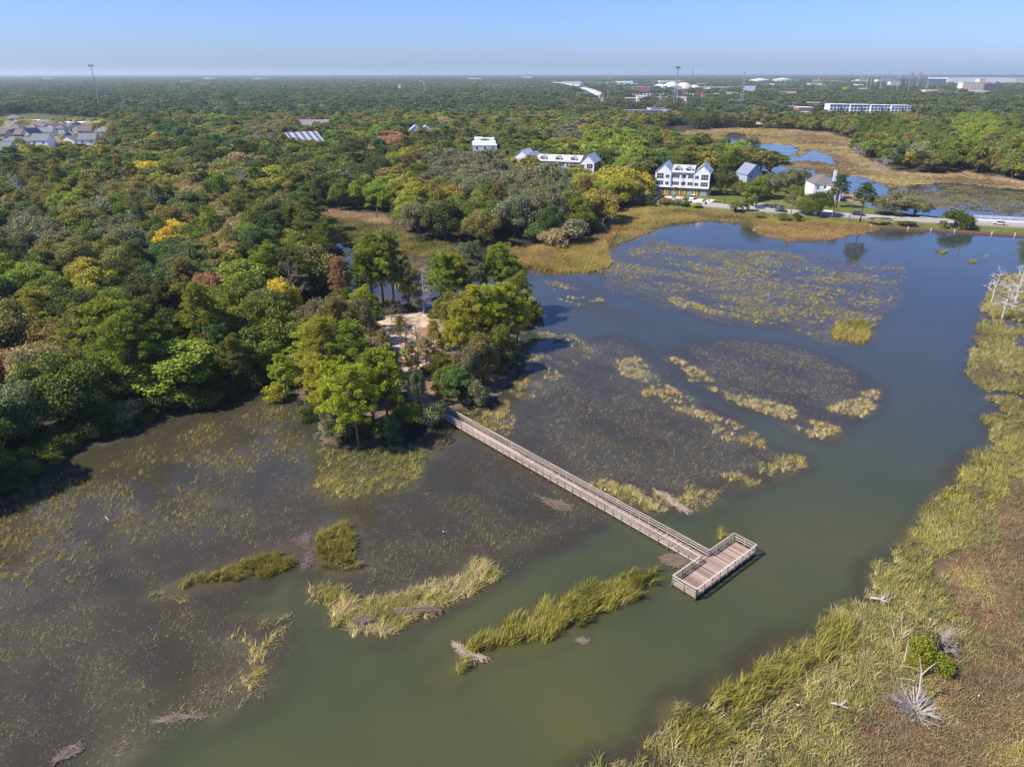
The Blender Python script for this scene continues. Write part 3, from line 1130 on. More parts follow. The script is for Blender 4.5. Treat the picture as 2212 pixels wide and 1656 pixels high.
hand = []
PL = 'trees on the sandy peninsula'
for kind, x, y, h, r, col, lab in (
    ('pine', 830, 1560, 12.5, 3.2, 'lime green', 'lime green pine at the front tip of the peninsula over the reeds'),
    ('pine', 712, 1500, 12.0, 3.3, 'lime green', 'yellowish pine just behind the leaning oak at the peninsula tip'),
    ('pine', 590, 1440, 12.0, 3.1, 'yellow green', 'yellow green pine standing leftmost on the peninsula front shore'),
    ('pine', 935, 1410, 11.5, 3.2, 'bright green', 'bright green pine between the front tip pine and the sandy path'),
    ('pine', 1030, 1390, 12.0, 3.0, 'lime green', 'slim lime pine beside the bare sandy patch near the boardwalk'),
    ('pine', 640, 1290, 15.0, 3.4, 'yellow green', 'broad yellow green pine in the middle of the left peninsula clump'),
    ('pine', 800, 1290, 14.5, 3.4, 'bright green', 'bright green pine in the centre of the peninsula front clump'),
    ('pine', 560, 1200, 12.5, 3.6, 'lime green', 'lime pine hanging over the dark cove left of the peninsula'),
    ('pine', 870, 1200, 10.0, 2.6, 'bright green', 'bright green pine directly in front of the pale sand clearing'),
    ('pine', 720, 1120, 15.0, 4.0, 'olive', 'tall olive pine behind the front peninsula clump'),
    ('pine', 330, 1230, 8.0, 2.4, 'lime green', 'small lime pine leaning over the brown cove water'),
    ('shrub', 260, 1215, 2.5, 2.0, 'lime green', 'low lime shrub at the brown cove waterline'),
    ('shrub', 430, 1130, 6.0, 2.4, 'grey green', 'grey green bush between the cove pine and the peninsula clump'),
    ('oak', 620, 1010, 12.0, 4.4, 'olive', 'olive mossy oak left of the sand clearing'),
    ('oak', 740, 940, 12.5, 4.2, 'olive', 'tallest olive oak beside the left rim of the sand clearing'),
    ('oak', 850, 850, 9.5, 3.0, 'grey green', 'grey green oak behind the bare white tree by the clearing'),
    ('oak', 560, 900, 11.0, 4.0, 'grey green', 'grey green oak at the back left of the peninsula'),
    ('pine', 890, 770, 9.5, 3.2, 'lime green', 'short lime pine behind the olive oaks near the pond'),
    ('pine', 760, 680, 7.0, 2.4, 'green', 'small green pine left of the short lime pine by the pond'),
    ('pine', 930, 625, 17.0, 4.6, 'bright green', 'tall pine on the pond shore, left one of the high pair'),
    ('pine', 1005, 620, 16.5, 4.4, 'yellow green', 'tall yellow green pine in the middle of the high pond shore group'),
    ('pine', 1080, 612, 16.5, 4.2, 'green', 'tall dark stemmed pine at the right of the high pond shore group'),
    ('pine', 860, 640, 14.0, 3.6, 'green', 'green pine next to the rust coloured pine by the pond'),
    ('pine', 720, 650, 13.0, 2.3, 'rust brown', 'dead rust coloured pine standing by the pond gap'),
    ('broad', 1180, 625, 12.0, 3.2, 'olive', 'olive tree just left of the bare grey cypress'),
    ('pine', 1400, 660, 14.0, 4.0, 'bright green', 'bright green pine right of the bare grey cypress'),
    ('pine', 1500, 640, 13.5, 3.8, 'lime green', 'lime pine between the grey cypress and the bare topped pine'),
    ('pine', 1600, 640, 15.5, 4.0, 'grey green', 'pale pine immediately left of the bare topped pine'),
    ('pine', 1800, 625, 15.0, 4.2, 'bright green', 'bright green pine right of the bare topped pine'),
    ('pine', 1880, 630, 13.0, 3.4, 'bright green', 'dark green pine at the back right corner of the peninsula'),
    ('pine', 1950, 690, 10.5, 2.8, 'bright green', 'airy small pine standing alone at the right water edge'),
    ('shrub', 2010, 690, 5.0, 3.2, 'green', 'low spreading bush under the airy pine at the water edge'),
    ('oak', 1450, 740, 8.0, 3.2, 'olive', 'olive oak on the upper right rim of the clearing'),
    ('oak', 1560, 790, 9.0, 3.2, 'grey green', 'mossy grey oak behind the bright right hand pines'),
    ('oak', 1640, 760, 9.0, 3.0, 'tan brown', 'brownish thin oak under the bare topped pine'),
    ('pine', 1650, 900, 13.0, 3.8, 'lime green', 'lime pine in the middle of the right peninsula clump'),
    ('pine', 1750, 890, 12.5, 3.4, 'lime green', 'green pine right of centre in the right peninsula clump'),
    ('pine', 1850, 860, 12.5, 3.8, 'lime green', 'lime pine with flat arms near the right peninsula shore'),
    ('pine', 1930, 850, 10.5, 3.2, 'lime green', 'rightmost lime pine reaching over the blue water'),
    ('pine', 1530, 1030, 12.0, 3.0, 'lime green', 'dense green pine at the lower right rim of the clearing'),
    ('pine', 1560, 980, 12.0, 3.4, 'yellow green', 'green pine behind the dense pine at the clearing rim'),
    ('oak', 1680, 1080, 8.5, 3.2, 'olive', 'grey green mossy oak over the shaded right shore'),
    ('oak', 1800, 1020, 8.5, 3.2, 'green', 'dark green oak hanging over the shaded blue inlet'),
    ('oak', 1580, 1150, 7.5, 2.8, 'grey green', 'pale mossy oak above the boardwalk landing bushes'),
    ('oak', 1450, 1190, 5.5, 2.6, 'green', 'dark round bush like oak beside the boardwalk start'),
    ('broad', 1510, 1240, 6.0, 2.8, 'deep green', 'small deep green tree right of the boardwalk start'),
    ('shrub', 1650, 1270, 4.2, 2.0, 'grey green', 'pale feathery bush at the water right of the boardwalk'),
    ('oak', 1235, 1270, 7.0, 1.5, 'grey green', 'twisted mossy oak standing in the sandy path'),
    ('shrub', 1340, 1410, 3.6, 2.2, 'grey green', 'grey green bush left of the boardwalk landing'),
    ('shrub', 1215, 1390, 3.0, 1.8, 'lime green', 'lime bush next to the grey bush at the landing'),
    ('shrub', 1040, 1530, 4.2, 2.2, 'deep green', 'deep green bush over the reeds right of the tip pine'),
    ('shrub', 1130, 1400, 3.0, 1.8, 'green', 'green bush on bare soil between tip pine and landing'),
    ('shrub', 1400, 1330, 2.2, 1.4, 'bright green', 'small bright bush touching the left boardwalk rail'),
    ('oak', 700, 1530, 5.5, 2.6, 'grey green', 'leaning half bare oak at the very tip of the peninsula'),
    ('shrub', 980, 1180, 3.0, 2.0, 'green', 'low green bush at the lower left rim of the clearing'),
):
    p = Z2(x, y)
    hand.append((p, r))
    put_tree(kind, p, h * (1.12 if kind != 'shrub' else 1.2), r * 1.05, col, lab, PL, int(x * 7 + y), gz=0.35)

put_snag(Z2(1280, 640), 12, 3.4, 'bare grey cypress with fine branches behind the sand clearing', seed=1, nb=30, up=0.1, depth=3)
put_snag(Z2(1715, 620), 15, 3.6, 'tall pine with bare forked top rising from the right clump', M_BARK, seed=2, nb=16, base=0.5)
for k, (x, y, h, r, c, lab) in enumerate(((1010, 1010, 8, 1.7, 'tan brown', 'thin brownish tree at the lower edge of the clearing'), (1120, 860, 7, 1.6, 'olive', 'thin olive sapling in the middle of the clearing'), (1300, 1060, 8, 1.9, 'tan brown', 'thin tan tree between clearing and path'),
        (1200, 1100, 7.5, 1.6, 'olive', 'thin olive tree at the top of the sandy path'), (1350, 900, 7, 1.8, 'yellow green', 'thin yellow green tree on the right rim of the clearing'), (1060, 1080, 6, 1.8, 'bright green', 'young bright pine below the clearing'))):
    tk = put_tree('pine', Z2(x, y), h, r, c, lab, PL, k + 3, gz=0.3)
put_snag(Z2(1150, 965), 10, 2.6, 'thin brown leafless tree in the middle of the sand clearing', M_DEADBR, seed=3, nb=18)
put_snag(Z2(1240, 985), 9, 3.0, 'pinkish brown leafless tree right of the thin one in the clearing', M_DEADBR, seed=4, nb=20)
put_snag(Z2(930, 905), 7, 1.9, 'curved white bare tree at the left rim of the clearing', M_DEAD, seed=5, nb=8)
put_snag(Z2(1060, 705), 5, 3.2, 'dark leafless thicket tree at the back of the clearing', M_DEADBR, seed=6, nb=18, base=0.1)
put_snag(Z2(420, 760), 6, 3.5, 'dead tangled tree by the pine floor near the cove', M_DEAD, seed=7, nb=16, base=0.15)
put_snag(Z2(1545, 215), 5, 1.2, 'little dead tree alone in the brown reed bay', M_DEADBR, seed=8, nb=8)
put_snag(Z2(610, 1480), 3.2, 2.6, 'white bare branches reaching left from the peninsula tip', M_WHITEWOOD, seed=9, nb=9, base=0.3, name='dead_branches', cat='branches')

# pines and others with visible stems on the open pine floor
def Z3(x, y):
    return V(x * 0.3, 442.4 + y * 0.3, 0.5)


for kind, x, y, h, r, col, lab in (
    ('pine', 1490, 1210, 16.5, 3.6, 'bright green', 'tall pine with a long bare trunk on the open pine floor'),
    ('pine', 1515, 1140, 14.0, 3.2, 'green', 'second bare stemmed pine behind the tall one on the pine floor'),
    ('pine', 1600, 1260, 10.0, 2.8, 'deep green', 'deep green pine right of the bare stemmed pair'),
    ('pine', 1690, 1330, 9.5, 2.8, 'green', 'green pine at the dark cove shore below the pine floor'),
    ('oak', 1300, 1180, 12.0, 3.6, 'dark green', 'dark oak with a leaning trunk at the left of the pine floor'),
    ('pine', 1000, 1420, 15.0, 4.2, 'bright green', 'large bright pine left of the pine floor above the shore'),
    ('pine', 860, 1330, 16.0, 4.8, 'bright green', 'largest bright green pine in the lower left forest'),
    ('pine', 1080, 1290, 15.0, 4.2, 'green', 'green pine beside the largest bright pine'),
    ('pine', 700, 1300, 14.0, 4.0, 'olive', 'olive pine left of the largest bright pine'),
    ('oak', 90, 1480, 11.0, 5.0, 'rust brown', 'rust brown oak at the left edge near the shore'),
    ('oak', 330, 1490, 12.0, 4.6, 'tan brown', 'tan half bare oak above the left shore'),
    ('oak', 560, 1480, 11.0, 4.2, 'olive', 'olive oak behind the tan half bare oak'),
    ('oak', 200, 1700, 9.5, 4.0, 'grey green', 'mossy grey oak leaning over the left shore'),
    ('oak', 30, 1800, 9.0, 3.6, 'deep green', 'deep green bushy tree at the left edge over the dark water'),
    ('shrub', 1180, 1480, 3.5, 2.4, 'dark green', 'dark bush on the shore below the pine floor'),
    ('shrub', 1400, 1440, 3.5, 2.4, 'dark green', 'dark bush on the cove shore under the small pines'),
    ('shrub', 900, 1560, 3.5, 2.6, 'grey green', 'grey bush at the foot of the large bright pines'),
    ('oak', 640, 1620, 8.0, 3.6, 'dark green', 'dark low oak at the shore right of the tan oak'),
    ('broad', 1190, 1330, 8.0, 2.8, 'dark green', 'dark low tree behind the shore bushes under the pines'),
    ('oak', 1560, 900, 13.0, 4.0, 'rust brown', 'pinkish rust oak rising behind the open pine floor'),
    ('broad', 1850, 1120, 12.5, 4.0, 'green', 'green tree right of the open pine floor'),
    ('broad', 1720, 1130, 11.0, 3.4, 'yellow green', 'yellow green tree between the pine pair and the cove'),
    ('oak', 1960, 1000, 12.0, 4.4, 'olive', 'olive oak at the neck of land before the peninsula'),
    ('broad', 2060, 960, 13.0, 3.4, 'golden yellow', 'yellowing tree at the neck of land before the peninsula'),
    ('broad', 1860, 940, 14.0, 4.2, 'green', 'tall green tree above the neck of land'),
    ('pine', 2000, 800, 16.0, 4.2, 'bright green', 'high bright pine where the forest meets the pond'),
    ('pine', 2150, 760, 15.0, 4.0, 'green', 'high green pine at the forest corner beside the pond'),
    ('shrub', 1990, 1240, 3.4, 2.6, 'dark green', 'dark bush in the shade at the head of the cove'),
    ('shrub', 1800, 1290, 3.2, 2.6, 'dark green', 'dark bush left of the head of the cove'),
):
    p = Z3(x, y)
    hand.append((p, r))
    put_tree(kind, p, h * 1.08, r * 1.2, col, lab, 'trees along the left shore', int(x * 3 + y), gz=0.5)
put_snag(Z3(480, 1560), 6, 3.4, 'pale bare branches in front of the tan oak', M_DEAD, seed=12, nb=12, base=0.3)
put_snag(Z3(2130, 930), 5.5, 2.8, 'pale dead tree in the shade before the peninsula', M_DEAD, seed=13, nb=12, base=0.3)

# trees round the houses and along the road (bases read off the photograph, metres above ground)
for kind, x, y, h, r, col, lab in (
    ('oak', 1555, 420, 13, 8.5, 'dark green', 'big spreading live oak right of the white townhouses'),
    ('pine', 1583, 398, 18, 5.5, 'green', 'tall pine rising behind the big spreading oak'),
    ('oak', 1655, 428, 12, 7.0, 'grey green', 'grey mossy oak right of the slate gabled house'),
    ('oak', 1636, 432, 10, 6.0, 'dark green', 'dark oak in front of the slate gabled house'),
    ('broad', 1612, 436, 9, 4.0, 'green', 'leafy green tree at the left corner of the slate gabled house'),
    ('broad', 1632, 450, 13.5, 5.6, 'green', 'green tree at the verge before the slate gabled house'),
    ('oak', 1700, 418, 12, 7.0, 'grey green', 'mossy grey oak on the lawn left of the hip roofed house'),
    ('oak', 1730, 410, 10, 5.0, 'grey green', 'thinner mossy oak close left of the hip roofed house'),
    ('oak', 1742, 465, 9, 5.5, 'green', 'round green tree at the road before the hip roofed house'),
    ('oak', 1768, 468, 10, 6.0, 'dark green', 'bushy dark tree by the road right of the round one'),
    ('oak', 1596, 425, 8, 4.0, 'olive', 'olive tree between the big live oak and the slate gabled house'),
    ('oak', 1716, 440, 8, 4.5, 'green', 'green tree on the lawn below the mossy grey oaks'),
    ('pine', 1806, 450, 14, 4.0, 'deep green', 'dark cedar close right of the hip roofed house'),
    ('pine', 1857, 480, 15, 4.2, 'deep green', 'tall dark cedar standing alone on the lakeside verge'),
    ('oak', 1925, 466, 10, 9.0, 'grey green', 'wide live oak on the causeway with reflection in the water'),
    ('oak', 1975, 468, 8, 6.5, 'grey green', 'lower oak joined to the right of the wide causeway oak'),
    ('shrub', 2065, 493, 7, 6.0, 'dark green', 'round dark bush on the seawall beside the bridge'),
    ('shrub', 2085, 496, 3.0, 2.6, 'yellow green', 'small yellowish bush at the bridge abutment'),
    ('shrub', 1505, 449, 2.4, 2.4, 'lime green', 'lime clipped bush at the marsh edge below the driveways'),
    ('shrub', 1480, 446, 2.6, 2.8, 'green', 'green bush at the marsh edge left of the lime bush'),
    ('shrub', 1460, 443, 3.0, 3.0, 'grey green', 'grey bush at the marsh edge left of the green bush'),
    ('shrub', 1436, 441, 3.2, 3.0, 'olive', 'olive bush at the marsh edge by the dark parked car'),
    ('shrub', 1400, 445, 5.0, 3.5, 'dark green', 'dark bush where the road leaves the wood'),
    ('broad', 1588, 458, 5, 3.0, 'grey green', 'thin roadside tree below the palm with leaves'),
    ('broad', 1613, 458, 6, 2.4, 'green', 'small young tree on the road verge'),
    ('oak', 1390, 425, 12, 5.0, 'golden yellow', 'golden autumn tree left of the white townhouses'),
    ('oak', 1365, 440, 11, 5.0, 'yellow green', 'yellow green tree at the wood edge below the golden one'),
    ('broad', 1408, 418, 9, 3.5, 'dark green', 'dark tree against the left wall of the townhouses'),
    ('shrub', 1690, 476, 3.0, 2.6, 'green', 'green bush on the bank below the red and white trailer'),
    ('shrub', 1720, 478, 3.4, 2.2, 'dark green', 'dark bush on the bank right of the trailer bush'),
    ('shrub', 1640, 470, 2.4, 2.6, 'olive', 'olive bush on the bank among bare branches'),
    ('shrub', 1900, 484, 2.0, 5.0, 'tan brown', 'brown low scrub on the bank right of the lone cedar'),
    ('shrub', 1960, 488, 1.8, 4.0, 'dark green', 'dark low scrub on the seawall under the causeway oak'),
    # lakeside trees behind the reed bay and lawn
    ('oak', 905, 515, 13, 8.0, 'grey green', 'grey mossy oak at the left end of the bay shore'),
    ('oak', 960, 520, 14, 7.5, 'dark green', 'dark oak right of the grey one on the bay shore'),
    ('oak', 1045, 528, 12, 7.0, 'olive', 'olive half bare oak in the middle of the bay shore'),
    ('oak', 1110, 510, 15, 8.5, 'grey green', 'huge grey live oak behind the bay shore'),
    ('oak', 1180, 500, 15, 8.5, 'grey green', 'huge grey live oak left of the lakeside bushes'),
    ('oak', 1245, 490, 13, 7.0, 'dark green', 'dark oak behind the lakeside bushes'),
    ('oak', 1300, 475, 13, 7.0, 'olive', 'olive oak at the corner of the golden reeds'),
    ('shrub', 1160, 520, 7, 4.5, 'deep green', 'green bush beside the bright lawn patch'),
    ('shrub', 1232, 522, 8, 6.5, 'grey green', 'big rounded grey bush on the lake shore'),
    ('shrub', 1195, 530, 6, 5.0, 'tan brown', 'bare grey brown bush left of the rounded one'),
    ('shrub', 1285, 498, 5, 4.0, 'grey green', 'small grey bush at the corner of the golden reeds'),
    ('shrub', 1625, 312, 7, 5.5, 'grey green', 'lone grey bush island in the back marsh'),
):
    p = V(x, y, 0.5)
    hand.append((p, r))
    put_tree(kind, p, h, r, col, lab, 'trees near the road and bay', int(x * 5 + y), gz=0.4)
put_snag(V(1045, 529), 8, 5, 'white bare limbs under the olive oak on the bay shore', M_WHITEWOOD, seed=14, nb=9, base=0.1)
put_snag(V(1668, 470), 6, 4, 'bare white tree on the bank before the parked van', M_DEAD, seed=15, nb=10, base=0.2)
put_snag(V(1706, 478), 11, 3, 'slender leafless tree on the bank by the trailer', M_DEADBR, seed=16, nb=10, base=0.5)
put_snag(V(1722, 480), 8, 2, 'short leafless tree right of the slender one by the trailer', M_DEADBR, seed=17, nb=8, base=0.5)
for i, (x, y, h, s) in enumerate(((1868, 335, 10, 7), (1895, 342, 9, 6), (1925, 352, 12, 8), (1950, 362, 12, 8), (1975, 366, 13, 9), (1905, 372, 8, 6), (2000, 352, 13, 8), (1850, 340, 8, 5))):
    put_snag(V(x, y), h, s, '%s grey leafless tree from the left along the back marsh edge' % ORD[i], M_DEAD, seed=20 + i, nb=16, base=0.1)
    bpy.data.objects[-1]
put_snag(V(2140, 655), 8.5, 3.0, 'bleached bare tree at the far right bank, left one of three', M_WHITEWOOD, seed=30, nb=18, z=0)
put_snag(V(2163, 690), 9.5, 3.2, 'bleached bare tree at the far right bank, front one of three', M_WHITEWOOD, seed=31, nb=18, z=0)
put_snag(V(2190, 660), 10, 3.4, 'bleached bare tree at the far right bank, right one of three', M_WHITEWOOD, seed=32, nb=20, z=0)

# palms
pk = MB()
pk.tube([(0, 0, -0.3), (0.1, 0, 2.6), (0.05, 0.1, 5.0)], [0.22, 0.16, 0.17], 7)
palm_t = pk.mesh('palm_trunk', M_BARK, True)
pf = MB()
rs = np.random.default_rng(5)
for i in range(34):
    a = i * 2.4
    e0 = 0.9 - 1.5 * (i / 34)
    L = 1.5
    d = Vector((math.cos(a), math.sin(a), 0))
    sd = Vector((-math.sin(a), math.cos(a), 0))
    q = Vector((0, 0, 5.05))
    prev = q
    for k in range(3):
        nx = prev + (d * math.cos(e0 - k * 0.5) + Vector((0, 0, math.sin(e0 - k * 0.5)))) * L / 3
        w0 = 0.28 * (1 - k / 3) + 0.05
        w1 = 0.28 * (1 - (k + 1) / 3) + 0.05
        pf.quad(prev - sd * w0, prev + sd * w0, nx + sd * w1, nx - sd * w1)
        prev = nx
palm_f = pf.mesh('palm_fronds', M_LEAF)
for x, y, s, lab in ((1457, 431, 1.0, 'palm on the grass island between the driveways'), (1531, 438, 1.0, 'palm before the right end of the white townhouses'),
                     (1564, 440, 1.1, 'palm with hanging fronds right of the townhouses'), (1401, 424, 0.9, 'palm at the left end of the white townhouses')):
    e = empty('palm_tree', V(x, y, 0.6), x, lab, 'palm', 'palms before the townhouses')
    e.scale = (s, s, s)
    link('trunk', palm_t, e)
    link('fronds', palm_f, e).color = (0.09, 0.12, 0.04, 1)

# ---------------------------------------------------------------- footprints kept clear of trees: filled in by the buildings below
FOOT = [(V(1477, 405), 24), (V(1240, 385), 30), (V(1215, 398), 26), (V(1262, 402), 24), (V(1175, 385), 30), (V(1120, 385), 22), (V(1618, 400), 12), (V(1780, 415), 15), (V(1040, 345), 20), (V(905, 290), 22),
        (V(660, 315), 34), (V(668, 283), 26), (V(1860, 245), 75), (V(1800, 247), 45), (V(1815, 250), 45), (V(2075, 202), 60),
        (V(1350, 256), 36), (V(1375, 258), 36), (V(1410, 252), 36), (V(1440, 250), 30), (V(1585, 268), 18), (V(1632, 270), 20), (V(1655, 276), 20), (V(1705, 258), 24), (V(1700, 246), 22), (V(2050, 304), 12), (V(650, 325), 34), (V(690, 330), 26), (V(640, 342), 24), (V(672, 340), 26), (V(668, 296), 26), (V(650, 292), 22), (V(905, 305), 18), (V(1040, 370), 16), (V(1790, 256), 30), (V(1850, 256), 34), (V(1900, 256), 34), (V(895, 303), 32), (V(912, 306), 28), (V(1040, 364), 24)]
STREETS = []

FOOT2 = [(V(x, y), r) for x, y, r in ((1260, 205, 70), (1240, 192, 80), (1215, 186, 90), (1390, 209, 110), (1450, 205, 80), (1345, 192, 90), (1420, 192, 110), (1480, 190, 90), (1650, 180, 110), (1695, 180, 80),
        (2090, 184, 190), (2190, 184, 220), (1990, 184, 150), (2100, 201, 70), (2040, 210, 70), (1995, 206, 50), (1740, 180, 80), (1940, 206, 50), (1930, 192, 60), (1870, 182, 90), (1920, 181, 100),
        (400, 180, 60), (462, 182, 50), (740, 171, 80), (912, 180, 60), (1230, 184, 70), (1345, 185, 90), (1530, 196, 120), (2150, 193, 60), (597, 171, 60))]

# rows of small sheds and roofs of the town, placed first so that the wood leaves them room
rs = np.random.default_rng(123)
SHEDS = []
ORD2 = ['first', 'second', 'third', 'fourth', 'fifth', 'sixth', 'seventh', 'eighth', 'ninth', 'tenth', 'eleventh', 'twelfth', 'thirteenth', 'fourteenth', 'fifteenth', 'sixteenth']
for rn, (yy, xa, xb, nn, rowlab) in enumerate(((184, 1225, 1500, 12, 'farthest industrial row'), (190, 1330, 1520, 9, 'second farthest industrial row'), (198, 1350, 1560, 9, 'industrial row behind the trestle'), (222, 1300, 1500, 8, 'row before the trestle'),
        (206, 1780, 2060, 10, 'row of low roofs under the lamp masts'), (183, 1760, 1880, 5, 'skyline row left of the lamp masts'), (232, 1540, 1760, 9, 'row among the trees left of the long apartments'), (244, 1560, 1740, 7, 'row just behind the back marsh trees'),
        (174, 60, 1180, 14, 'scattered skyline roofs of the left half'), (190, 120, 1150, 10, 'roofs hidden in the middle distance wood'), (178, 1560, 1900, 12, 'skyline roofs around the storage tanks'), (192, 1560, 1860, 10, 'roofs below the storage tanks'), (214, 1500, 1720, 8, 'roofs right of the lattice tower'))):
    nn = max(2, int(nn * 0.62))
    for i in range(nn):
        x = xa + (xb - xa) * (i + 0.2 + 0.6 * rs.random()) / nn
        k = V(x, yy).y / 1900
        SHEDS.append((x, yy + rs.normal() * 1.2, (14 + 30 * rs.random()) * max(1, k), (14 + 10 * rs.random()) * max(1, k), (6 + 8 * rs.random()) * max(1, k ** 0.5), int(rs.integers(4)), int(rs.integers(4)), 0.1 * rs.normal(), '%s pale roofed shed from the left, %s' % (ORD2[i], rowlab)))

# ---------------------------------------------------------------- the forest
OVR = [  # picture spots whose crowns have a colour of their own
    (60, 510, 60, 'grey green', 'oak'), (30, 600, 42, 'bright green', 'broad'), (95, 600, 40, 'green', 'broad'), (130, 545, 38, 'olive', 'broad'), (175, 590, 40, 'yellow green', 'broad'), (130, 665, 48, 'dark green', 'oak'),
    (375, 500, 26, 'golden yellow', 'broad'), (490, 480, 38, 'tan brown', 'oak'), (350, 560, 60, 'deep green', 'oak'), (470, 540, 26, 'rust brown', 'oak'),
    (500, 580, 30, 'lime green', 'broad'), (580, 480, 40, 'deep green', 'pine'), (590, 545, 36, 'green', 'pine'), (560, 600, 42, 'bright green', 'broad'),
    (640, 470, 40, 'green', 'pine'), (690, 530, 40, 'green', 'pine'), (560, 660, 40, 'green', 'broad'), (620, 620, 40, 'olive', 'broad'), (280, 700, 50, 'bright green', 'pine'), (300, 640, 40, 'dark green', 'oak'),
    (40, 700, 45, 'olive', 'oak'), (60, 760, 45, 'grey green', 'oak'), (150, 740, 45, 'olive', 'oak'), (280, 610, 40, 'dark green', 'oak'), (230, 560, 40, 'olive', 'oak'), (250, 500, 36, 'grey green', 'oak'),
    (420, 690, 34, 'bright green', 'pine'), (200, 248, 24, 'olive', 'oak'), (325, 260, 26, 'dark green', 'oak'), (462, 240, 34, 'bright green', 'broad'), (312, 373, 14, 'golden yellow', 'broad'),
    (412, 415, 22, 'tan brown', 'oak'), (150, 423, 40, 'bright green', 'broad'), (200, 335, 26, 'yellow green', 'broad'), (848, 310, 20, 'rust brown', 'oak'), (800, 330, 16, 'tan brown', 'oak'), (878, 345, 18, 'yellow green', 'broad'),
    (885, 410, 28, 'yellow green', 'broad'), (930, 420, 26, 'olive', 'oak'), (953, 265, 16, 'tan brown', 'oak'), (690, 320, 55, 'green', 'oak'), (728, 330, 34, 'dark green', 'oak'), (790, 410, 30, 'bright green', 'broad'), (830, 400, 26, 'bright green', 'broad'),
    (798, 208, 20, 'rust brown', 'oak'), (803, 373, 40, 'dark green', 'oak'), (1028, 373, 60, 'grey green', 'oak'), (950, 360, 40, 'grey green', 'oak'), (590, 385, 28, 'yellow green', 'broad'), (640, 400, 30, 'green', 'broad'), (700, 400, 30, 'dark green', 'broad'),
    (1343, 323, 50, 'bright green', 'broad'), (1290, 310, 36, 'bright green', 'broad'), (1400, 300, 34, 'green', 'broad'), (1230, 290, 30, 'grey green', 'broad'), (1356, 372, 16, 'tan brown', 'oak'), (1320, 400, 26, 'yellow green', 'oak'), (1290, 420, 30, 'yellow green', 'oak'), (1130, 410, 50, 'grey green', 'oak'), (1200, 400, 40, 'grey green', 'oak'),
    (2109, 273, 50, 'bright green', 'broad'), (2020, 290, 30, 'green', 'broad'), (2180, 280, 34, 'green', 'broad'), (1884, 258, 36, 'green', 'pine'), (1930, 275, 30, 'green', 'broad'), (2080, 330, 40, 'green', 'broad'), (2150, 340, 40, 'olive', 'broad'), (1960, 250, 30, 'olive', 'oak'),
    (1520, 240, 40, 'green', 'pine'), (1570, 255, 36, 'grey green', 'pine'), (1180, 240, 26, 'olive', 'oak'), (440, 330, 30, 'dark green', 'oak'), (370, 290, 34, 'deep green', 'broad'), (240, 410, 34, 'olive', 'oak'), (520, 350, 18, 'tan brown', 'oak'), (560, 300, 30, 'grey green', 'oak'), (610, 262, 30, 'olive', 'oak'), (300, 330, 30, 'olive', 'oak'),
]
cand = []
sp = 7.6
gx = np.arange(-760, 760, sp)
gy = np.arange(64, 905, sp)
X, Y = np.meshgrid(gx, gy)
X = X.ravel() + (rng.random(X.size) - 0.5) * sp * 0.85
Y = Y.ravel() + (rng.random(Y.size) - 0.5) * sp * 0.85
keep = np.abs(X) < 0.78 * Y + 22
X = X[keep]
Y = Y[keep]
wd = water_d(X, Y)
keep = wd < -2.5
for q in WOODNO:
    keep &= ~inside(X, Y, q)
fl = inside(X, Y, FLOOR)
keep &= ~(fl & (rng.random(len(X)) < 0.62))
tw = inside(X, Y, TOWN)
keep &= ~(tw & (rng.random(len(X)) < 0.80))
iu = inside(X, Y, INDUS)
keep &= ~(iu & (rng.random(len(X)) < 0.75))
for p, rr in FOOT:
    keep &= np.hypot(X - p.x, Y - p.y) > rr * 0.72
for q in SHEDS:
    c = V(q[0], q[1])
    keep &= ~((X > c.x - 6) & (X < c.x + q[2] + 6) & (Y > c.y * 0.955 - 8) & (Y < c.y + q[3] + 5))
for p, rr in hand:
    keep &= np.hypot(X - p.x, Y - p.y) > 2.0 + rr * 0.75
gapn = fbm(X, Y, 30, 91)
keep &= (gapn > 0.27) | (rng.random(len(X)) < 0.4)
# park-like lawns beyond the townhouses stay open
OPEN = poly([(1385, 300), (1440, 278), (1480, 268), (1500, 282), (1450, 300)])
keep &= ~inside(X, Y, OPEN)
X = X[keep]
Y = Y[keep]

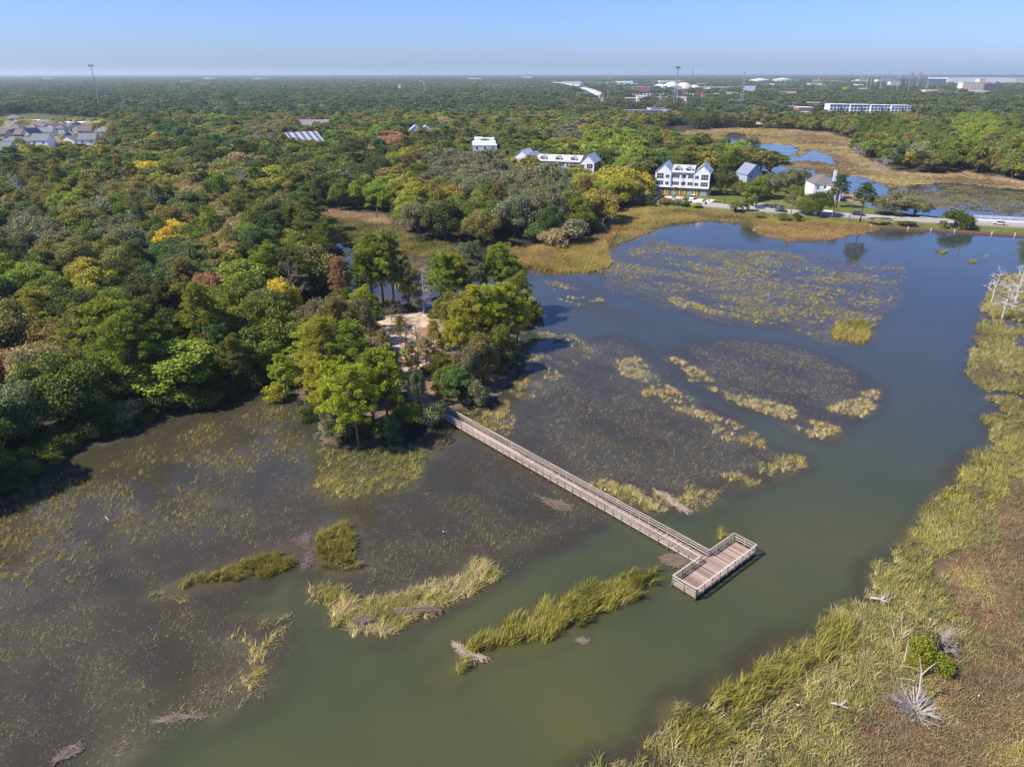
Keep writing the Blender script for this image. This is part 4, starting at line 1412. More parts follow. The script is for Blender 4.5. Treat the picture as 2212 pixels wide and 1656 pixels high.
hue = fbm(X, Y, 42, 92, 2)
hue2 = rng.random(len(X))
TONES = ['dark green', 'green', 'bright green', 'olive', 'grey green', 'tan brown', 'yellow green', 'rust brown', 'golden yellow', 'deep green', 'lime green']
trees = []
for i in range(len(X)):
    x, y = X[i], Y[i]
    t = hue[i] * 0.55 + hue2[i] * 0.45
    u = rng.random()
    if t < 0.36:
        col = 'dark green' if u < 0.45 else 'deep green'
    elif t < 0.47:
        col = 'green' if u < 0.7 else 'olive'
    elif t < 0.57:
        col = 'olive' if u < 0.35 else ('grey green' if u < 0.55 else 'green')
    elif t < 0.67:
        col = 'bright green' if u < 0.5 else ('yellow green' if u < 0.7 else 'green')
    else:
        col = 'tan brown' if u < 0.1 else ('yellow green' if u < 0.6 else 'olive')
    if y > 230 and col in ('yellow green', 'tan brown') and rng.random() < 0.72:
        col = 'green' if rng.random() < 0.6 else 'olive'
    kind = 'oak' if rng.random() < 0.42 else ('broad' if rng.random() < 0.72 else 'pine')
    h = {'oak': 12.0, 'broad': 13.0, 'pine': 14.5}[kind] * (0.78 + 0.36 * rng.random())
    if y > 500:
        h *= 0.95
    sx, sy = Pj((x, y, h * 0.75))
    for ox, oy, orr, oc, ok in OVR:
        if (sx - ox) ** 2 + ((sy - oy) * 1.3) ** 2 < orr * orr:
            col, kind = oc, ok
            break
    r = {'oak': 6.3, 'broad': 5.1, 'pine': 4.4}[kind] * min(1.6, max(0.62, math.exp(rng.normal() * 0.24)))
    if inside(np.array([x]), np.array([y]), TOWN)[0]:
        h *= 0.55
        r *= 0.7
        kind = 'broad'
        col = 'golden yellow' if rng.random() < 0.4 else 'yellow green'
    if y > 330 and not (sx > 1700):
        if rng.random() < 0.48:
            continue
        r *= 1.45
        h *= 1.12
    elif rng.random() < 0.12:
        continue
    d = math.hypot(x, y)
    trees.append([r / d * (0.5 + 0.5 * rng.random()), kind, x, y, h, r, col, sx, sy])
vis = [t for t in trees if -20 < t[7] < 2232 and t[3] < 620]
vis.sort(key=lambda t: -t[0])
single = vis[:290]
ids = set(id(t) for t in single)
rest = [t for t in trees if id(t) not in ids]


def band(t):
    x, y, sx, sy = t[2], t[3], t[7], t[8]
    if sx > 1780:
        return 'in the wood beyond the back marsh'
    if sx > 1330:
        return 'beside the townhouses'
    if sx > 740 and y > 200:
        return 'behind the reed bay' if sy > 400 else 'among the hidden white houses'
    if y < 125:
        return 'nearest the left shore'
    if y < 150:
        return 'level with the cove'
    if y < 175:
        return 'level with the sand clearing'
    if y < 205:
        return 'level with the peninsula pond'
    if y < 240:
        return 'in the wood left of the reed bay'
    if y < 300:
        return 'high in the left wood'
    return 'near the distant housing'


KN = {'oak': 'oak', 'broad': 'leafy tree', 'pine': 'pine'}
groups = {}
for t in single:
    groups.setdefault((t[1], t[6], band(t)), []).append(t)
for (kind, col, bd), lst in groups.items():
    lst.sort(key=lambda t: t[7])
    for i, t in enumerate(lst):
        o = ORD[i] if i < len(ORD) else 'one'
        lab = ('only %s %s %s' % (col, KN[kind], bd)) if len(lst) == 1 else ('%s %s %s from the left %s' % (o, col, KN[kind], bd))
        put_tree(kind, (t[2], t[3]), t[4], t[5], col, lab, 'forest trees', int(abs(t[2]) * 13 + t[3]), gz=0.4)


for i in range(16):
    for _ in range(200):
        x, y = rng.uniform(-230, 120), rng.uniform(110, 380)
        sx, sy = Pj((x, y, 8))
        if water_d(np.array([x]), np.array([y]))[0] < -12 and 10 < sx < 1280 and not (sx > 650 and y < 200):
            break
    put_snag((x, y), 14 + 2 * rng.random(), 4.5, 'pale leafless crown among green trees, %s one found going up the wood' % ORD[i], M_DEAD if i % 2 else M_DEADBR, seed=300 + i, nb=18, base=0.45, z=0.4)


def tints(cols):
    a = np.array([PAL[c] for c in cols])
    return a * (0.86 + 0.28 * rng.random((len(a), 3)))


# remaining near trees + mid distance, lighter kits, one mass
near = [t for t in rest if t[3] < 330]
midd = [t for t in rest if t[3] >= 330]
nk = kit_collection('near_kit', [KIT['oak'][i][2] for i in range(4)] + [KIT['broad'][i][2] for i in range(4)] + [KIT['pine'][i][2] for i in range(4)])
off = {'oak': 0, 'broad': 4, 'pine': 8}


def scatter_trees(name, lst, coll, idxf, label, kh, kr):
    P_ = np.array([[t[2], t[3], 0.3] for t in lst])
    rot = np.zeros((len(lst), 3))
    rot[:, 2] = rng.random(len(lst)) * 6.28
    sc = np.array([[t[5] / kr[t[1]], t[5] / kr[t[1]], t[4] / kh[t[1]]] for t in lst])
    idx = [idxf(t) for t in lst]
    scatter(name, P_, rot, sc, tints([t[6] for t in lst]), idx, coll, label, 'forest')


scatter_trees('woodland', near, nk, lambda t: off[t[1]] + int(rng.integers(4)), 'smaller forest trees filling the gaps of the left wood', KH, KR)
mk = kit_collection('mid_kit', far_kits)
scatter_trees('middle_forest', midd, mk, lambda t: (3 + int(rng.integers(2))) if t[1] == 'pine' else int(rng.integers(3)), 'dense mixed forest stretching behind the houses and marsh',
              {'oak': 12.5, 'broad': 12.5, 'pine': 15}, {'oak': 5.6, 'broad': 5.6, 'pine': 3.9})


def far_wood(name, y0, y1, sp, kits, label, w, hh, base_tint, open_n=0.3):
    pts = []
    y = y0
    while y < y1:
        s = sp * (1 + (y - y0) / y0 * 0.35)
        xs_ = np.arange(-0.80 * y - 100, 0.80 * y + 100, s)
        pts.append(np.stack([xs_ + (rng.random(len(xs_)) - 0.5) * s, np.full(len(xs_), y) + (rng.random(len(xs_)) - 0.5) * s, np.full(len(xs_), s / sp)], 1))
        y += s
    p = np.vstack(pts)
    k = fbm(p[:, 0], p[:, 1], 160, 95) > open_n
    for q in (TOWN,):
        k &= ~inside(p[:, 0], p[:, 1], q)
    for q, pr in ((INDUS, 0.7), (INDUS2, 0.5)):
        k &= ~(inside(p[:, 0], p[:, 1], q) & (rng.random(len(p)) < pr))
    for q in SHEDS:
        c = V(q[0] , q[1])
        k &= ~((p[:, 0] > c.x - 8) & (p[:, 0] < c.x + q[2] + 8) & (p[:, 1] > c.y * 0.94 - 12) & (p[:, 1] < c.y + q[3] + 6))
    for c, rr in FOOT2 + ([] if y0 > 2000 else FOOT):
        k &= ~((np.abs(p[:, 0] - c.x) < rr) & (p[:, 1] > c.y * 0.9 - 30) & (p[:, 1] < c.y + rr * 0.5) & ((np.abs(p[:, 0] - c.x) < rr * 0.9) | (rng.random(len(p)) < 0.5)))
    p = p[k]
    n_ = len(p)
    t = fbm(p[:, 0], p[:, 1], 260, 97)[:, None] * 0.5 + rng.random((n_, 1)) * 0.5
    c = np.array([0.060, 0.085, 0.032]) * (1 - t) + np.array([0.115, 0.125, 0.048]) * t
    j = rng.random(n_)
    c[j < 0.10] = PAL['grey green']
    c[j > 0.97] = PAL['olive']
    c *= (0.72 + 0.36 * rng.random((n_, 1)))
    rot = np.zeros((n_, 3))
    rot[:, 2] = rng.random(n_) * 6.28
    s = w * np.clip(np.exp(rng.normal(size=n_) * 0.28), 0.55, 1.8) * p[:, 2]
    sc = np.stack([s, s, hh * (0.65 + 0.6 * rng.random(n_)) * np.ones(n_)], 1)
    scatter(name, np.stack([p[:, 0], p[:, 1], np.full(n_, 0.3)], 1), rot, sc, c, rng.integers(0, len(kits), n_), kit_collection(name + '_kit', kits), label, 'forest')


far_wood('far_forest', 900, 2500, 17.5, vfar_kits, 'far forest of small dark crowns below the horizon', 1.75, 1.12, None)
far_wood('horizon_forest', 2500, 14000, 34, patch_kits, 'hazy blue green forest along the horizon', 1.0, 1.0, None, 0.22)

# undergrowth that hides the soil under the near forest
ux = rng.uniform(-190, 60, 9000)
uy = rng.uniform(70, 215, 9000)
uw = water_d(ux, uy)
k = (uw < -0.3) & (np.abs(ux) < 0.85 * uy + 20)
for q in (CLEARING, PATH, ESTATE):
    k &= ~inside(ux, uy, q)
for q in (FLOOR, FLOOR2):
    k &= ~(inside(ux, uy, q) & (rng.random(9000) < 0.93))
k &= ~(inside(ux, uy, PENIN) & (rng.random(9000) < 0.6))
k &= rng.random(9000) < np.where(uw > -8, 1.0, 0.6)
ux, uy = ux[k], uy[k]
nu = len(ux)
ut = tints([('dark green', 'deep green', 'olive', 'green')[i] for i in rng.integers(0, 4, nu)]) * 0.85
us = 0.45 + 0.6 * rng.random(nu)
ur = np.zeros((nu, 3))
ur[:, 2] = rng.random(nu) * 6.28
scatter('undergrowth', np.stack([ux, uy, np.full(nu, 0.15)], 1), ur, np.stack([us * 1.2, us * 1.2, us], 1), ut, rng.integers(0, 2, nu), kit_collection('undergrowth_kit', [q[2] for q in KIT['shrub']]), 'low dark undergrowth beneath the near forest', 'undergrowth')

# ---------------------------------------------------------------- marsh grasses
def blade_clump(seed, nb, h, spread, w, lean=0.35, curl=0.5, name='clump', mat=None, windx=0.42):
    rs = np.random.default_rng(seed)
    vs = []
    fs = []
    leaf = []
    for i in range(nb):
        a = rs.random() * 6.28
        rr = spread * math.sqrt(rs.random())
        p = np.array([rr * math.cos(a), rr * math.sin(a), -0.05])
        d = np.array([rs.normal() * lean + windx, rs.normal() * lean + 0.05, 1.0])
        L = h * (0.55 + 0.6 * rs.random())
        sd = np.array([math.cos(a + 1.3), math.sin(a + 1.3), 0]) * w * (0.6 + 0.8 * rs.random())
        b0 = len(vs)
        q = p
        for k in range(4):
            ww = (1.0, 0.95, 0.6, 0.08)[k]
            vs += [q - sd * ww / 2, q + sd * ww / 2]
            d = d / np.linalg.norm(d)
            q = q + d * L / 3
            d = d + np.array([d[0] * curl, d[1] * curl, -0.12 - 0.25 * curl * rs.random()])
        for k in range(3):
            fs.append((b0 + 2 * k, b0 + 2 * k + 1, b0 + 2 * k + 3, b0 + 2 * k + 2))
        leaf += [rs.random()] * 3
    me = mesh_np(name, np.array(vs), np.array(fs), [mat or M_BLADE])
    at = me.attributes.new('leaf', 'FLOAT', 'FACE')
    at.data.foreach_set('value', np.array(leaf, np.float32))
    return me


K_TALL = kit_collection('tall_blade_kit', [blade_clump(200 + i, 26, 1.25, 0.45, 0.055, 0.22, 0.35) for i in range(5)])
K_BENT = kit_collection('bent_blade_kit', [blade_clump(210 + i, 22, 1.0, 0.5, 0.055, 0.5, 0.9) for i in range(5)])
K_THIN = kit_collection('thin_blade_kit', [blade_clump(220 + i, 9, 0.85, 0.6, 0.055, 0.6, 0.7) for i in range(5)])
K_FINE = kit_collection('fine_blade_kit', [blade_clump(230 + i, 40, 0.75, 0.6, 0.05, 0.75, 1.0) for i in range(4)])
K_STUB = kit_collection('stubble_kit', [blade_clump(250 + i, 16, 0.32, 0.8, 0.04, 0.9, 0.8) for i in range(5)])
K_FAR = kit_collection('far_blade_kit', [blade_clump(240 + i, 30, 0.8, 1.5, 0.16, 0.3, 0.5) for i in range(4)])

GC = {'fresh': (0.31, 0.28, 0.055), 'green': (0.19, 0.19, 0.05), 'yellow': (0.34, 0.28, 0.08), 'straw': (0.44, 0.35, 0.17), 'brown': (0.29, 0.18, 0.09),
      'dull': (0.20, 0.18, 0.085), 'gold': (0.38, 0.28, 0.085), 'grey': (0.25, 0.235, 0.17), 'dead': (0.16, 0.115, 0.075), 'pink': (0.50, 0.34, 0.23), 'rust': (0.33, 0.19, 0.10), 'tan': (0.34, 0.25, 0.145)}




PATCHES = []


def streak(x, y, nsc, seed):
    return np.clip(0.5 + 1.5 * (fbm(x * 0.77 - y * 0.64, (x * 0.64 + y * 0.77) * 3.2, nsc * 2.4, seed + 5) - 0.5), 0, 1)



def grass(name, pg, dens, kit, cols, label, hs=1.0, edge=1.2, clear=0.0, nsc=3.0, seed=1, z=-0.02, cnoise=6.0, mask=None, wind=0.0):
    pg = np.asarray(pg)
    if z < 0:
        PATCHES.append((pg, clear, nsc, seed, edge, np.mean([GC[c] for c in cols], 0) * 0.5, 0.42 if kit in (K_THIN, K_STUB) else 0.72))
    x0, y0 = pg.min(0)
    x1, y1 = pg.max(0)
    n0 = int((x1 - x0) * (y1 - y0) * dens)
    rs = np.random.default_rng(seed + 500)
    x = x0 + (x1 - x0) * rs.random(n0)
    y = y0 + (y1 - y0) * rs.random(n0)
    k = inside(x, y, pg)
    x = x[k]
    y = y[k]
    d = sdf(x, y, pg, 12)
    nz = fbm(x, y, nsc, seed + 3)
    if clear > 0.2 and kit is not K_TALL:
        nz = 0.5 * nz + 0.5 * streak(x, y, nsc, seed)
    k = (d + (nz - 0.5) * edge * 4 > 0) & (nz > clear)
    if clear > 0:
        k &= (rs.random(len(x)) < sstep(clear, clear + 0.3, nz) * 1.1 + 0.14)
    if mask is not None:
        k &= mask(x, y)
    k &= (water_d(x, y) > -1.5)
    x = x[k]
    y = y[k]
    n_ = len(x)
    t = fbm(x, y, cnoise, seed + 8) * 0.75 + rs.random(n_) * 0.25
    t = np.clip((t - 0.28) / 0.44, 0, 0.999) * (len(cols) - 1)
    i0 = t.astype(int)
    fr = (t - i0)[:, None]
    A = np.array([GC[c] for c in cols])
    c = A[i0] * (1 - fr) + A[np.minimum(i0 + 1, len(cols) - 1)] * fr
    c *= 0.8 + 0.4 * rs.random((n_, 1))
    rot = np.zeros((n_, 3))
    rot[:, 2] = rs.normal(size=n_) * 0.55 + wind + (fbm(x, y, 8, 123) - 0.5) * 5
    s = hs * (0.7 + 0.5 * rs.random(n_)) * (0.8 + 0.4 * nz[k] if False else 1.0)
    sc = np.stack([s ** 0.5, s ** 0.5, s], 1)
    zz = np.full(n_, z)
    scatter(name, np.stack([x, y, zz], 1), rot, sc, c, rs.integers(0, len(kit.objects), n_), kit, label, 'marsh grass')


def Z5(*pts):
    return poly([(626.8 + x * 0.4, 1069 + y * 0.4) for x, y in pts])


def Z4(*pts):
    return poly([(x / 3.0, 1106 + y / 3.0) for x, y in pts])


grass('tall_reeds', Z5((2115, 372), (2000, 372), (1950, 385), (1830, 435), (1650, 465), (1500, 515), (1360, 595), (1240, 655), (1080, 745), (940, 815), (960, 862), (1060, 880), (1200, 842), (1380, 795), (1530, 745), (1600, 668), (1750, 612), (1900, 535), (1990, 450), (2090, 405)),
      8.0, K_TALL, ['green', 'fresh', 'fresh', 'yellow', 'straw'], 'long strip of bright green reeds in the channel left of the platform', 1.3, 0.15, seed=1, wind=0.3)
grass('tall_reeds', Z5((890, 885), (960, 880), (930, 950), (880, 1000), (780, 1005), (745, 1000), (800, 930), (830, 905)), 5.0, K_TALL, ['fresh', 'straw'], 'loose reed tuft trailing the bright green strip', 1.2, 0.3, clear=0.15, seed=2)
grass('tall_reeds', Z5((90, 500), (200, 470), (260, 500), (350, 580), (450, 570), (600, 540), (700, 500), (870, 440), (960, 370), (1020, 330), (1050, 380), (1110, 400), (1120, 450), (1000, 525), (900, 562), (800, 622), (660, 712), (560, 790), (420, 790), (330, 772), (230, 705), (210, 620), (120, 565)),
      4.6, K_BENT, ['green', 'yellow', 'straw', 'straw', 'dull'], 'curved reed islet with straw coloured tips left of the green strip', 1.2, 0.3, seed=3)
grass('tall_reeds', Z5((130, 190), (280, 150), (330, 190), (380, 335), (395, 385), (270, 405), (170, 385), (145, 260)), 4.6, K_TALL, ['yellow', 'fresh', 'yellow', 'straw'], 'upright green reed block beside the foam patch', 1.1, 0.6, seed=4)
grass('tall_reeds', Z4((1130, 470), (1300, 410), (1500, 345), (1700, 280), (1870, 250), (1910, 330), (1830, 390), (1600, 440), (1400, 445), (1200, 492), (1100, 520)), 4.2, K_TALL, ['fresh', 'yellow', 'green'], 'diagonal green reed strip left of the green block', 0.95, 0.7, seed=5)
grass('tall_reeds', Z4((950, 500), (1080, 500), (1260, 540), (1220, 600), (1100, 640), (1040, 600), (940, 560)), 2.4, K_BENT, ['dull', 'yellow'], 'ragged brownish reed tuft at the strip end', 0.8, 0.8, clear=0.35, seed=6)
grass('tall_reeds', Z4((1580, 730), (1700, 690), (1900, 640), (1930, 720), (1880, 830), (1880, 950), (1740, 1120), (1640, 1170), (1560, 1150), (1620, 1000), (1600, 860), (1500, 800)), 2.2, K_BENT, ['dull', 'yellow', 'straw'], 'sparse fallen reeds at the lower left channel bend', 1.0, 0.8, clear=0.38, nsc=2.0, seed=7)
grass('tall_reeds', Z4((690, 1560), (760, 1520), (820, 1560), (790, 1640), (680, 1660), (660, 1600)), 2.6, K_TALL, ['fresh', 'straw'], 'small lit reed tuft at the bottom left corner of the channel', 1.0, 0.5, seed=8)
grass('tall_reeds', poly([(1548, 1148), (1580, 1142), (1592, 1165), (1570, 1180), (1552, 1172)]), 4, K_TALL, ['fresh', 'yellow'], 'small reed tuft behind the platform corner', 0.8, 0.4, seed=9)
grass('flooded_reeds', poly([(1245, 1040), (1330, 1040), (1400, 1052), (1500, 1052), (1600, 1015), (1690, 985), (1745, 990), (1740, 1005), (1640, 1045), (1560, 1078), (1490, 1108), (1400, 1105), (1320, 1075), (1270, 1060)]), 2.4, K_BENT,
      ['dull', 'straw', 'yellow', 'dull'], 'tangled flooded reeds right of the boardwalk middle', 0.95, 0.9, clear=0.3, seed=10)
grass('flooded_reeds', poly([(1325, 765), (1370, 770), (1430, 820), (1500, 860), (1560, 900), (1650, 950), (1650, 968), (1560, 950), (1500, 905), (1420, 870), (1360, 840), (1335, 800)]), 2.2, K_BENT,
      ['dull', 'gold', 'straw', 'grey'], 'diagonal straw reed bar in the middle of the lake', 0.95, 0.9, clear=0.36, nsc=4, seed=11)
grass('flooded_reeds', poly([(1440, 770), (1500, 790), (1560, 840), (1640, 865), (1720, 885), (1800, 880), (1850, 850), (1895, 840), (1895, 878), (1840, 912), (1785, 950), (1750, 947), (1690, 905), (1600, 880), (1530, 850), (1470, 810)]), 1.8, K_BENT,
      ['dull', 'straw', 'straw', 'gold'], 'straw reed bar ending beside the wide channel', 0.9, 0.9, clear=0.36, nsc=4, seed=12)
grass('flooded_reeds', poly([(1790, 735), (1800, 700), (1850, 690), (1885, 700), (1872, 748)]), 2.4, K_TALL, ['gold', 'yellow', 'fresh'], 'golden reed clump at the channel corner', 1.1, 0.8, seed=13)
grass('flooded_reeds', poly([(1430, 655), (1560, 690), (1700, 712), (1790, 738), (1780, 722), (1690, 700), (1560, 675), (1450, 640)]), 1.6, K_BENT, ['straw', 'gold', 'dull'], 'thin straw reed line along the upper lake edge', 0.85, 0.8, clear=0.32, nsc=5, seed=14)
grass('flooded_reeds', poly([(1290, 595), (1400, 520), (1560, 542), (1700, 545), (1760, 575), (1950, 580), (1970, 600), (1905, 690), (1880, 700), (1800, 700), (1700, 700), (1550, 680), (1440, 645), (1380, 625)]), 1.0, K_BENT,
      ['dull', 'grey', 'dull', 'gold', 'dull'], 'broad thin reed flat in the upper lake', 0.75, 1.5, clear=0.36, nsc=9, seed=15, cnoise=16)
grass('golden_reeds', poly([(1050, 530), (1130, 540), (1180, 528), (1260, 522), (1300, 500), (1330, 470), (1370, 448), (1420, 446), (1400, 480), (1330, 505), (1310, 540), (1320, 570), (1300, 590), (1200, 590), (1130, 578), (1060, 560)]), 4.5, K_TALL,
      ['yellow', 'gold', 'gold', 'brown'], 'golden reed belt along the bay shore', 1.1, 1.2, seed=16, cnoise=14)
grass('golden_reeds', poly([(1340, 470), (1400, 446), (1520, 456), (1640, 470), (1900, 488), (1900, 494), (1780, 488), (1640, 486), (1530, 478), (1440, 488), (1400, 505), (1330, 530)]), 2.6, K_TALL,
      ['yellow', 'gold', 'dull'], 'yellow reed fringe along the road bank', 0.85, 1.5, seed=17, cnoise=14)
grass('brown_sedge', poly([(1615, 492), (1640, 486), (1700, 480), (1790, 484), (1880, 490), (1905, 494), (1870, 505), (1790, 521), (1700, 524), (1640, 508)]), 3.2, K_FINE, ['brown', 'brown', 'gold'], 'flat brown sedge spit below the road', 1.1, 1.2, seed=18, cnoise=14)
grass('bay_reeds', poly([(600, 460), (700, 462), (840, 478), (860, 502), (930, 518), (1010, 534), (1050, 540), (980, 552), (900, 556), (860, 545), (800, 545), (740, 530), (690, 492)]), 3.4, K_TALL,
      ['gold', 'yellow', 'green', 'dull'], 'green gold reeds filling the bay behind the peninsula', 0.9, 1.2, seed=19, cnoise=12)
grass('pale_reeds', poly([(660, 452), (720, 456), (830, 466), (850, 482), (850, 492), (800, 484), (720, 472), (600, 462)]), 2.0, K_TALL, ['pink', 'pink', 'straw'], 'pinkish dry reeds at the back of the bay', 1.5, 1.0, seed=20)
grass('pale_reeds', poly([(1305, 470), (1340, 462), (1345, 485), (1312, 492)]), 2.0, K_TALL, ['pink', 'straw'], 'small pinkish dry reed patch at the wood corner', 1.3, 1.0, seed=21)
grass('dark_sedge', poly([(860, 548), (1000, 545), (1060, 560), (1040, 590), (960, 600), (880, 590), (800, 560)]), 1.5, K_FINE, ['dead', 'dull', 'brown'], 'dark brown sedge in the bay water', 0.9, 1.4, seed=22)
grass('flooded_reeds', Z5((-400, 0), (150, -60), (350, -100), (700, -120), (1200, -60), (1500, 0), (1600, 60), (1450, 160), (1250, 260), (1000, 300), (860, 360), (620, 470), (450, 500), (400, 400), (330, 150), (200, 100), (-100, 150)), 1.6, K_THIN,
      ['dull', 'dull', 'yellow'], 'scattered short blades in the flat between both boardwalk banks', 0.8, 1.5, clear=0.4, nsc=5, seed=23)
grass('flooded_reeds', Z4((0, 100), (500, 0), (1180, 0), (1900, -60), (2000, 100), (1850, 240), (1500, 300), (1100, 420), (900, 600), (400, 500), (0, 480)), 1.1, K_THIN, ['grey', 'dull', 'yellow', 'dull'], 'scattered blades over the brown flat at the left', 0.9, 1.5, clear=0.34, nsc=5, seed=24)
grass('flooded_reeds', poly([(0, 1060), (90, 1035), (200, 1010), (330, 950), (480, 905), (580, 870), (650, 880), (690, 960), (640, 1000), (480, 1060), (420, 1150), (300, 1170), (150, 1210), (0, 1260), (-60, 1200)]), 1.3, K_THIN, ['dull', 'yellow', 'gold'],
      'scattered yellow blades along the shaded left shore', 1.0, 1.0, clear=0.3, nsc=5, seed=25)
grass('flooded_reeds', Z4((0, 480), (900, 600), (1250, 650), (1500, 760), (1640, 900), (1600, 1150), (1200, 1400), (800, 1560), (300, 1700), (0, 1700), (-200, 900)), 1.3, K_THIN, ['grey', 'dull', 'yellow'], 'thin drowned blades across the lower left flat', 0.55, 1.5, clear=0.3, nsc=6, seed=26)
grass('flooded_reeds', Z4((1560, 1000), (1700, 1180), (1350, 1330), (1100, 1450), (820, 1560), (640, 1560), (700, 1400), (900, 1250), (1200, 1150)), 2.0, K_THIN, ['dull', 'straw', 'yellow'], 'ragged drowned blades along the lower left channel edge', 0.9, 1.2, clear=0.4, nsc=2.5, seed=27)
grass('shore_reeds', poly([(680, 955), (720, 965), (800, 975), (880, 958), (925, 980), (900, 1040), (820, 1075), (720, 1080), (670, 1040)]), 2.6, K_BENT, ['dull', 'green', 'yellow'], 'olive reeds in the water below the peninsula tip', 0.8, 1.0, clear=0.18, seed=28)
grass('shore_reeds', poly([(925, 915), (960, 905), (990, 925), (985, 950), (940, 975), (880, 960), (900, 940)]), 2.6, K_TALL, ['green', 'dull', 'dead'], 'dark green reeds left of the boardwalk landing', 0.8, 0.8, seed=29)
grass('shore_reeds', poly([(985, 885), (1060, 885), (1130, 810), (1150, 835), (1110, 880), (1120, 930), (1080, 960), (1030, 925), (990, 905)]), 1.8, K_BENT, ['dull', 'gold', 'grey'], 'brown reeds right of the boardwalk landing', 0.9, 1.0, clear=0.28, seed=30)
grass('flooded_reeds', poly([(1140, 720), (1200, 700), (1260, 740), (1290, 760), (1240, 800), (1180, 830), (1150, 860), (1140, 800)]), 1.2, K_BENT, ['grey', 'dull', 'straw'], 'pale reed patches right of the peninsula', 0.8, 1.2, clear=0.4, nsc=4, seed=31)
grass('flooded_reeds', poly([(1180, 610), (1220, 610), (1260, 625), (1310, 650), (1330, 668), (1240, 665), (1190, 640)]), 1.2, K_BENT, ['grey', 'straw', 'gold'], 'thin reed line in blue water upper right of the peninsula', 0.8, 1.2, clear=0.4, nsc=5, seed=32)
grass('flooded_reeds', poly([(1200, 760), (1330, 730), (1390, 760), (1440, 820), (1520, 900), (1620, 960), (1700, 990), (1600, 1020), (1450, 1050), (1250, 1030), (1180, 960), (1160, 880)]), 1.2, K_THIN, ['grey', 'dull'], 'drowned thin blades across the middle lake flat', 0.7, 1.5, clear=0.36, nsc=7, seed=33)
grass('flooded_reeds', poly([(1480, 750), (1560, 735), (1700, 745), (1850, 805), (1850, 850), (1700, 885), (1560, 840)]), 1.2, K_THIN, ['grey', 'dull'], 'drowned thin blades in the flat behind the straw bar', 0.7, 1.5, clear=0.36, nsc=7, seed=34)
for i, (x, y, w) in enumerate(((2098, 566, 10), (2130, 558, 8), (2188, 548, 9), (2030, 545, 14))):
    grass('reed_tuft', poly([(x - w, y), (x, y - w * 0.45), (x + w, y), (x, y + w * 0.45)]), 2.5, K_TALL, ['yellow', 'green'], '%s small reed tuft from the left in the far right water' % ORD[[1, 2, 3, 0][i]], 0.8, 0.3, seed=35 + i)


def rb_mask(x, y):
    return sdf(x, y, RB_IN, 20) + (fbm(x, y, 7, 77) - 0.5) * 8 < 1


grass('drowned_grass', S_POLYS[0], 1.3, K_STUB, ['grey', 'grey', 'dead', 'dull'], 'fine drowned grass showing through the whole near flat', 0.8, 1.5, clear=0.25, nsc=8, seed=61)
grass('drowned_grass', S_POLYS[1], 1.2, K_STUB, ['grey', 'dull', 'dead'], 'fine drowned grass in the flat behind the straw bar', 0.8, 1.5, clear=0.25, nsc=8, seed=62)
grass('drowned_grass', S_POLYS[2], 1.2, K_STUB, ['grey', 'dull', 'gold', 'dull'], 'fine drowned grass across the upper lake flat', 1.0, 1.5, clear=0.2, nsc=10, seed=63)

grass('flooded_back_grass', poly([(1925, 412), (1990, 402), (2080, 400), (2150, 408), (2400, 425), (2400, 480), (2212, 474), (2100, 466), (2010, 450), (1940, 435)]), 0.5, K_FAR, ['dead', 'dull', 'dead', 'green'], 'dark half flooded grass beyond the causeway', 0.8, 1.5, clear=0.34, nsc=22, seed=64, cnoise=30)
# right bank: green rim, brown interior
RBN = RB.copy()
grass('bank_reeds', RBN, 3.4, K_BENT, ['dead', 'dull', 'green', 'yellow', 'dull', 'straw', 'green'], 'wide belt of bent green reeds along the right bank', 1.4, 0.8, clear=0.3, nsc=5, seed=40, mask=rb_mask, cnoise=9)
grass('bank_reeds', poly([(1440, 1575), (1480, 1525), (1600, 1475), (1680, 1410), (1760, 1360), (1830, 1340), (1850, 1400), (1780, 1440), (1700, 1500), (1620, 1570), (1560, 1656), (1420, 1656)]), 4.2, K_TALL, ['fresh', 'green', 'fresh', 'yellow'], 'tall fresh green reeds at the lower right bank', 1.6, 0.8, clear=0.2, nsc=4, seed=41)
grass('bank_reeds', poly([(1890, 1240), (1990, 1120), (2080, 1010), (2140, 970), (2212, 950), (2300, 960), (2200, 1040), (2120, 1120), (2040, 1200), (2010, 1290), (1960, 1330), (1890, 1290)]), 2.2, K_BENT, ['fresh', 'yellow', 'green'], 'yellow green reed slope along the middle right bank', 1.35, 0.8, clear=0.1, nsc=4, seed=42)
grass('meadow_sedge', RB_IN, 6.0, K_FINE, ['dead', 'dull', 'brown', 'dead', 'rust', 'dull', 'tan', 'gold'], 'rust brown sedge meadow in the lower right corner', 1.15, 1.2, clear=0.12, nsc=6, seed=43, z=0.05, cnoise=7)
grass('bank_reeds', poly([(2180, 1560), (2212, 1500), (2400, 1500), (2400, 1700), (2150, 1700), (2120, 1620)]), 2.2, K_BENT, ['gold', 'yellow', 'dull'], 'yellow reeds in the bottom right corner', 0.9, 1.0, clear=0.25, nsc=4, seed=44)
# back marsh, thin relief over the coloured flat
bx0, by0 = W_BACK.min(0)
grass('far_marsh_grass', W_BACK, 0.14, K_FAR, ['dead', 'brown', 'dull', 'gold', 'yellow', 'brown', 'dead'], 'golden brown grass of the back marsh', 1.0, 1.0, seed=45, z=0.1, cnoise=45, mask=lambda x, y: back_marsh(x, y) > 0.5)

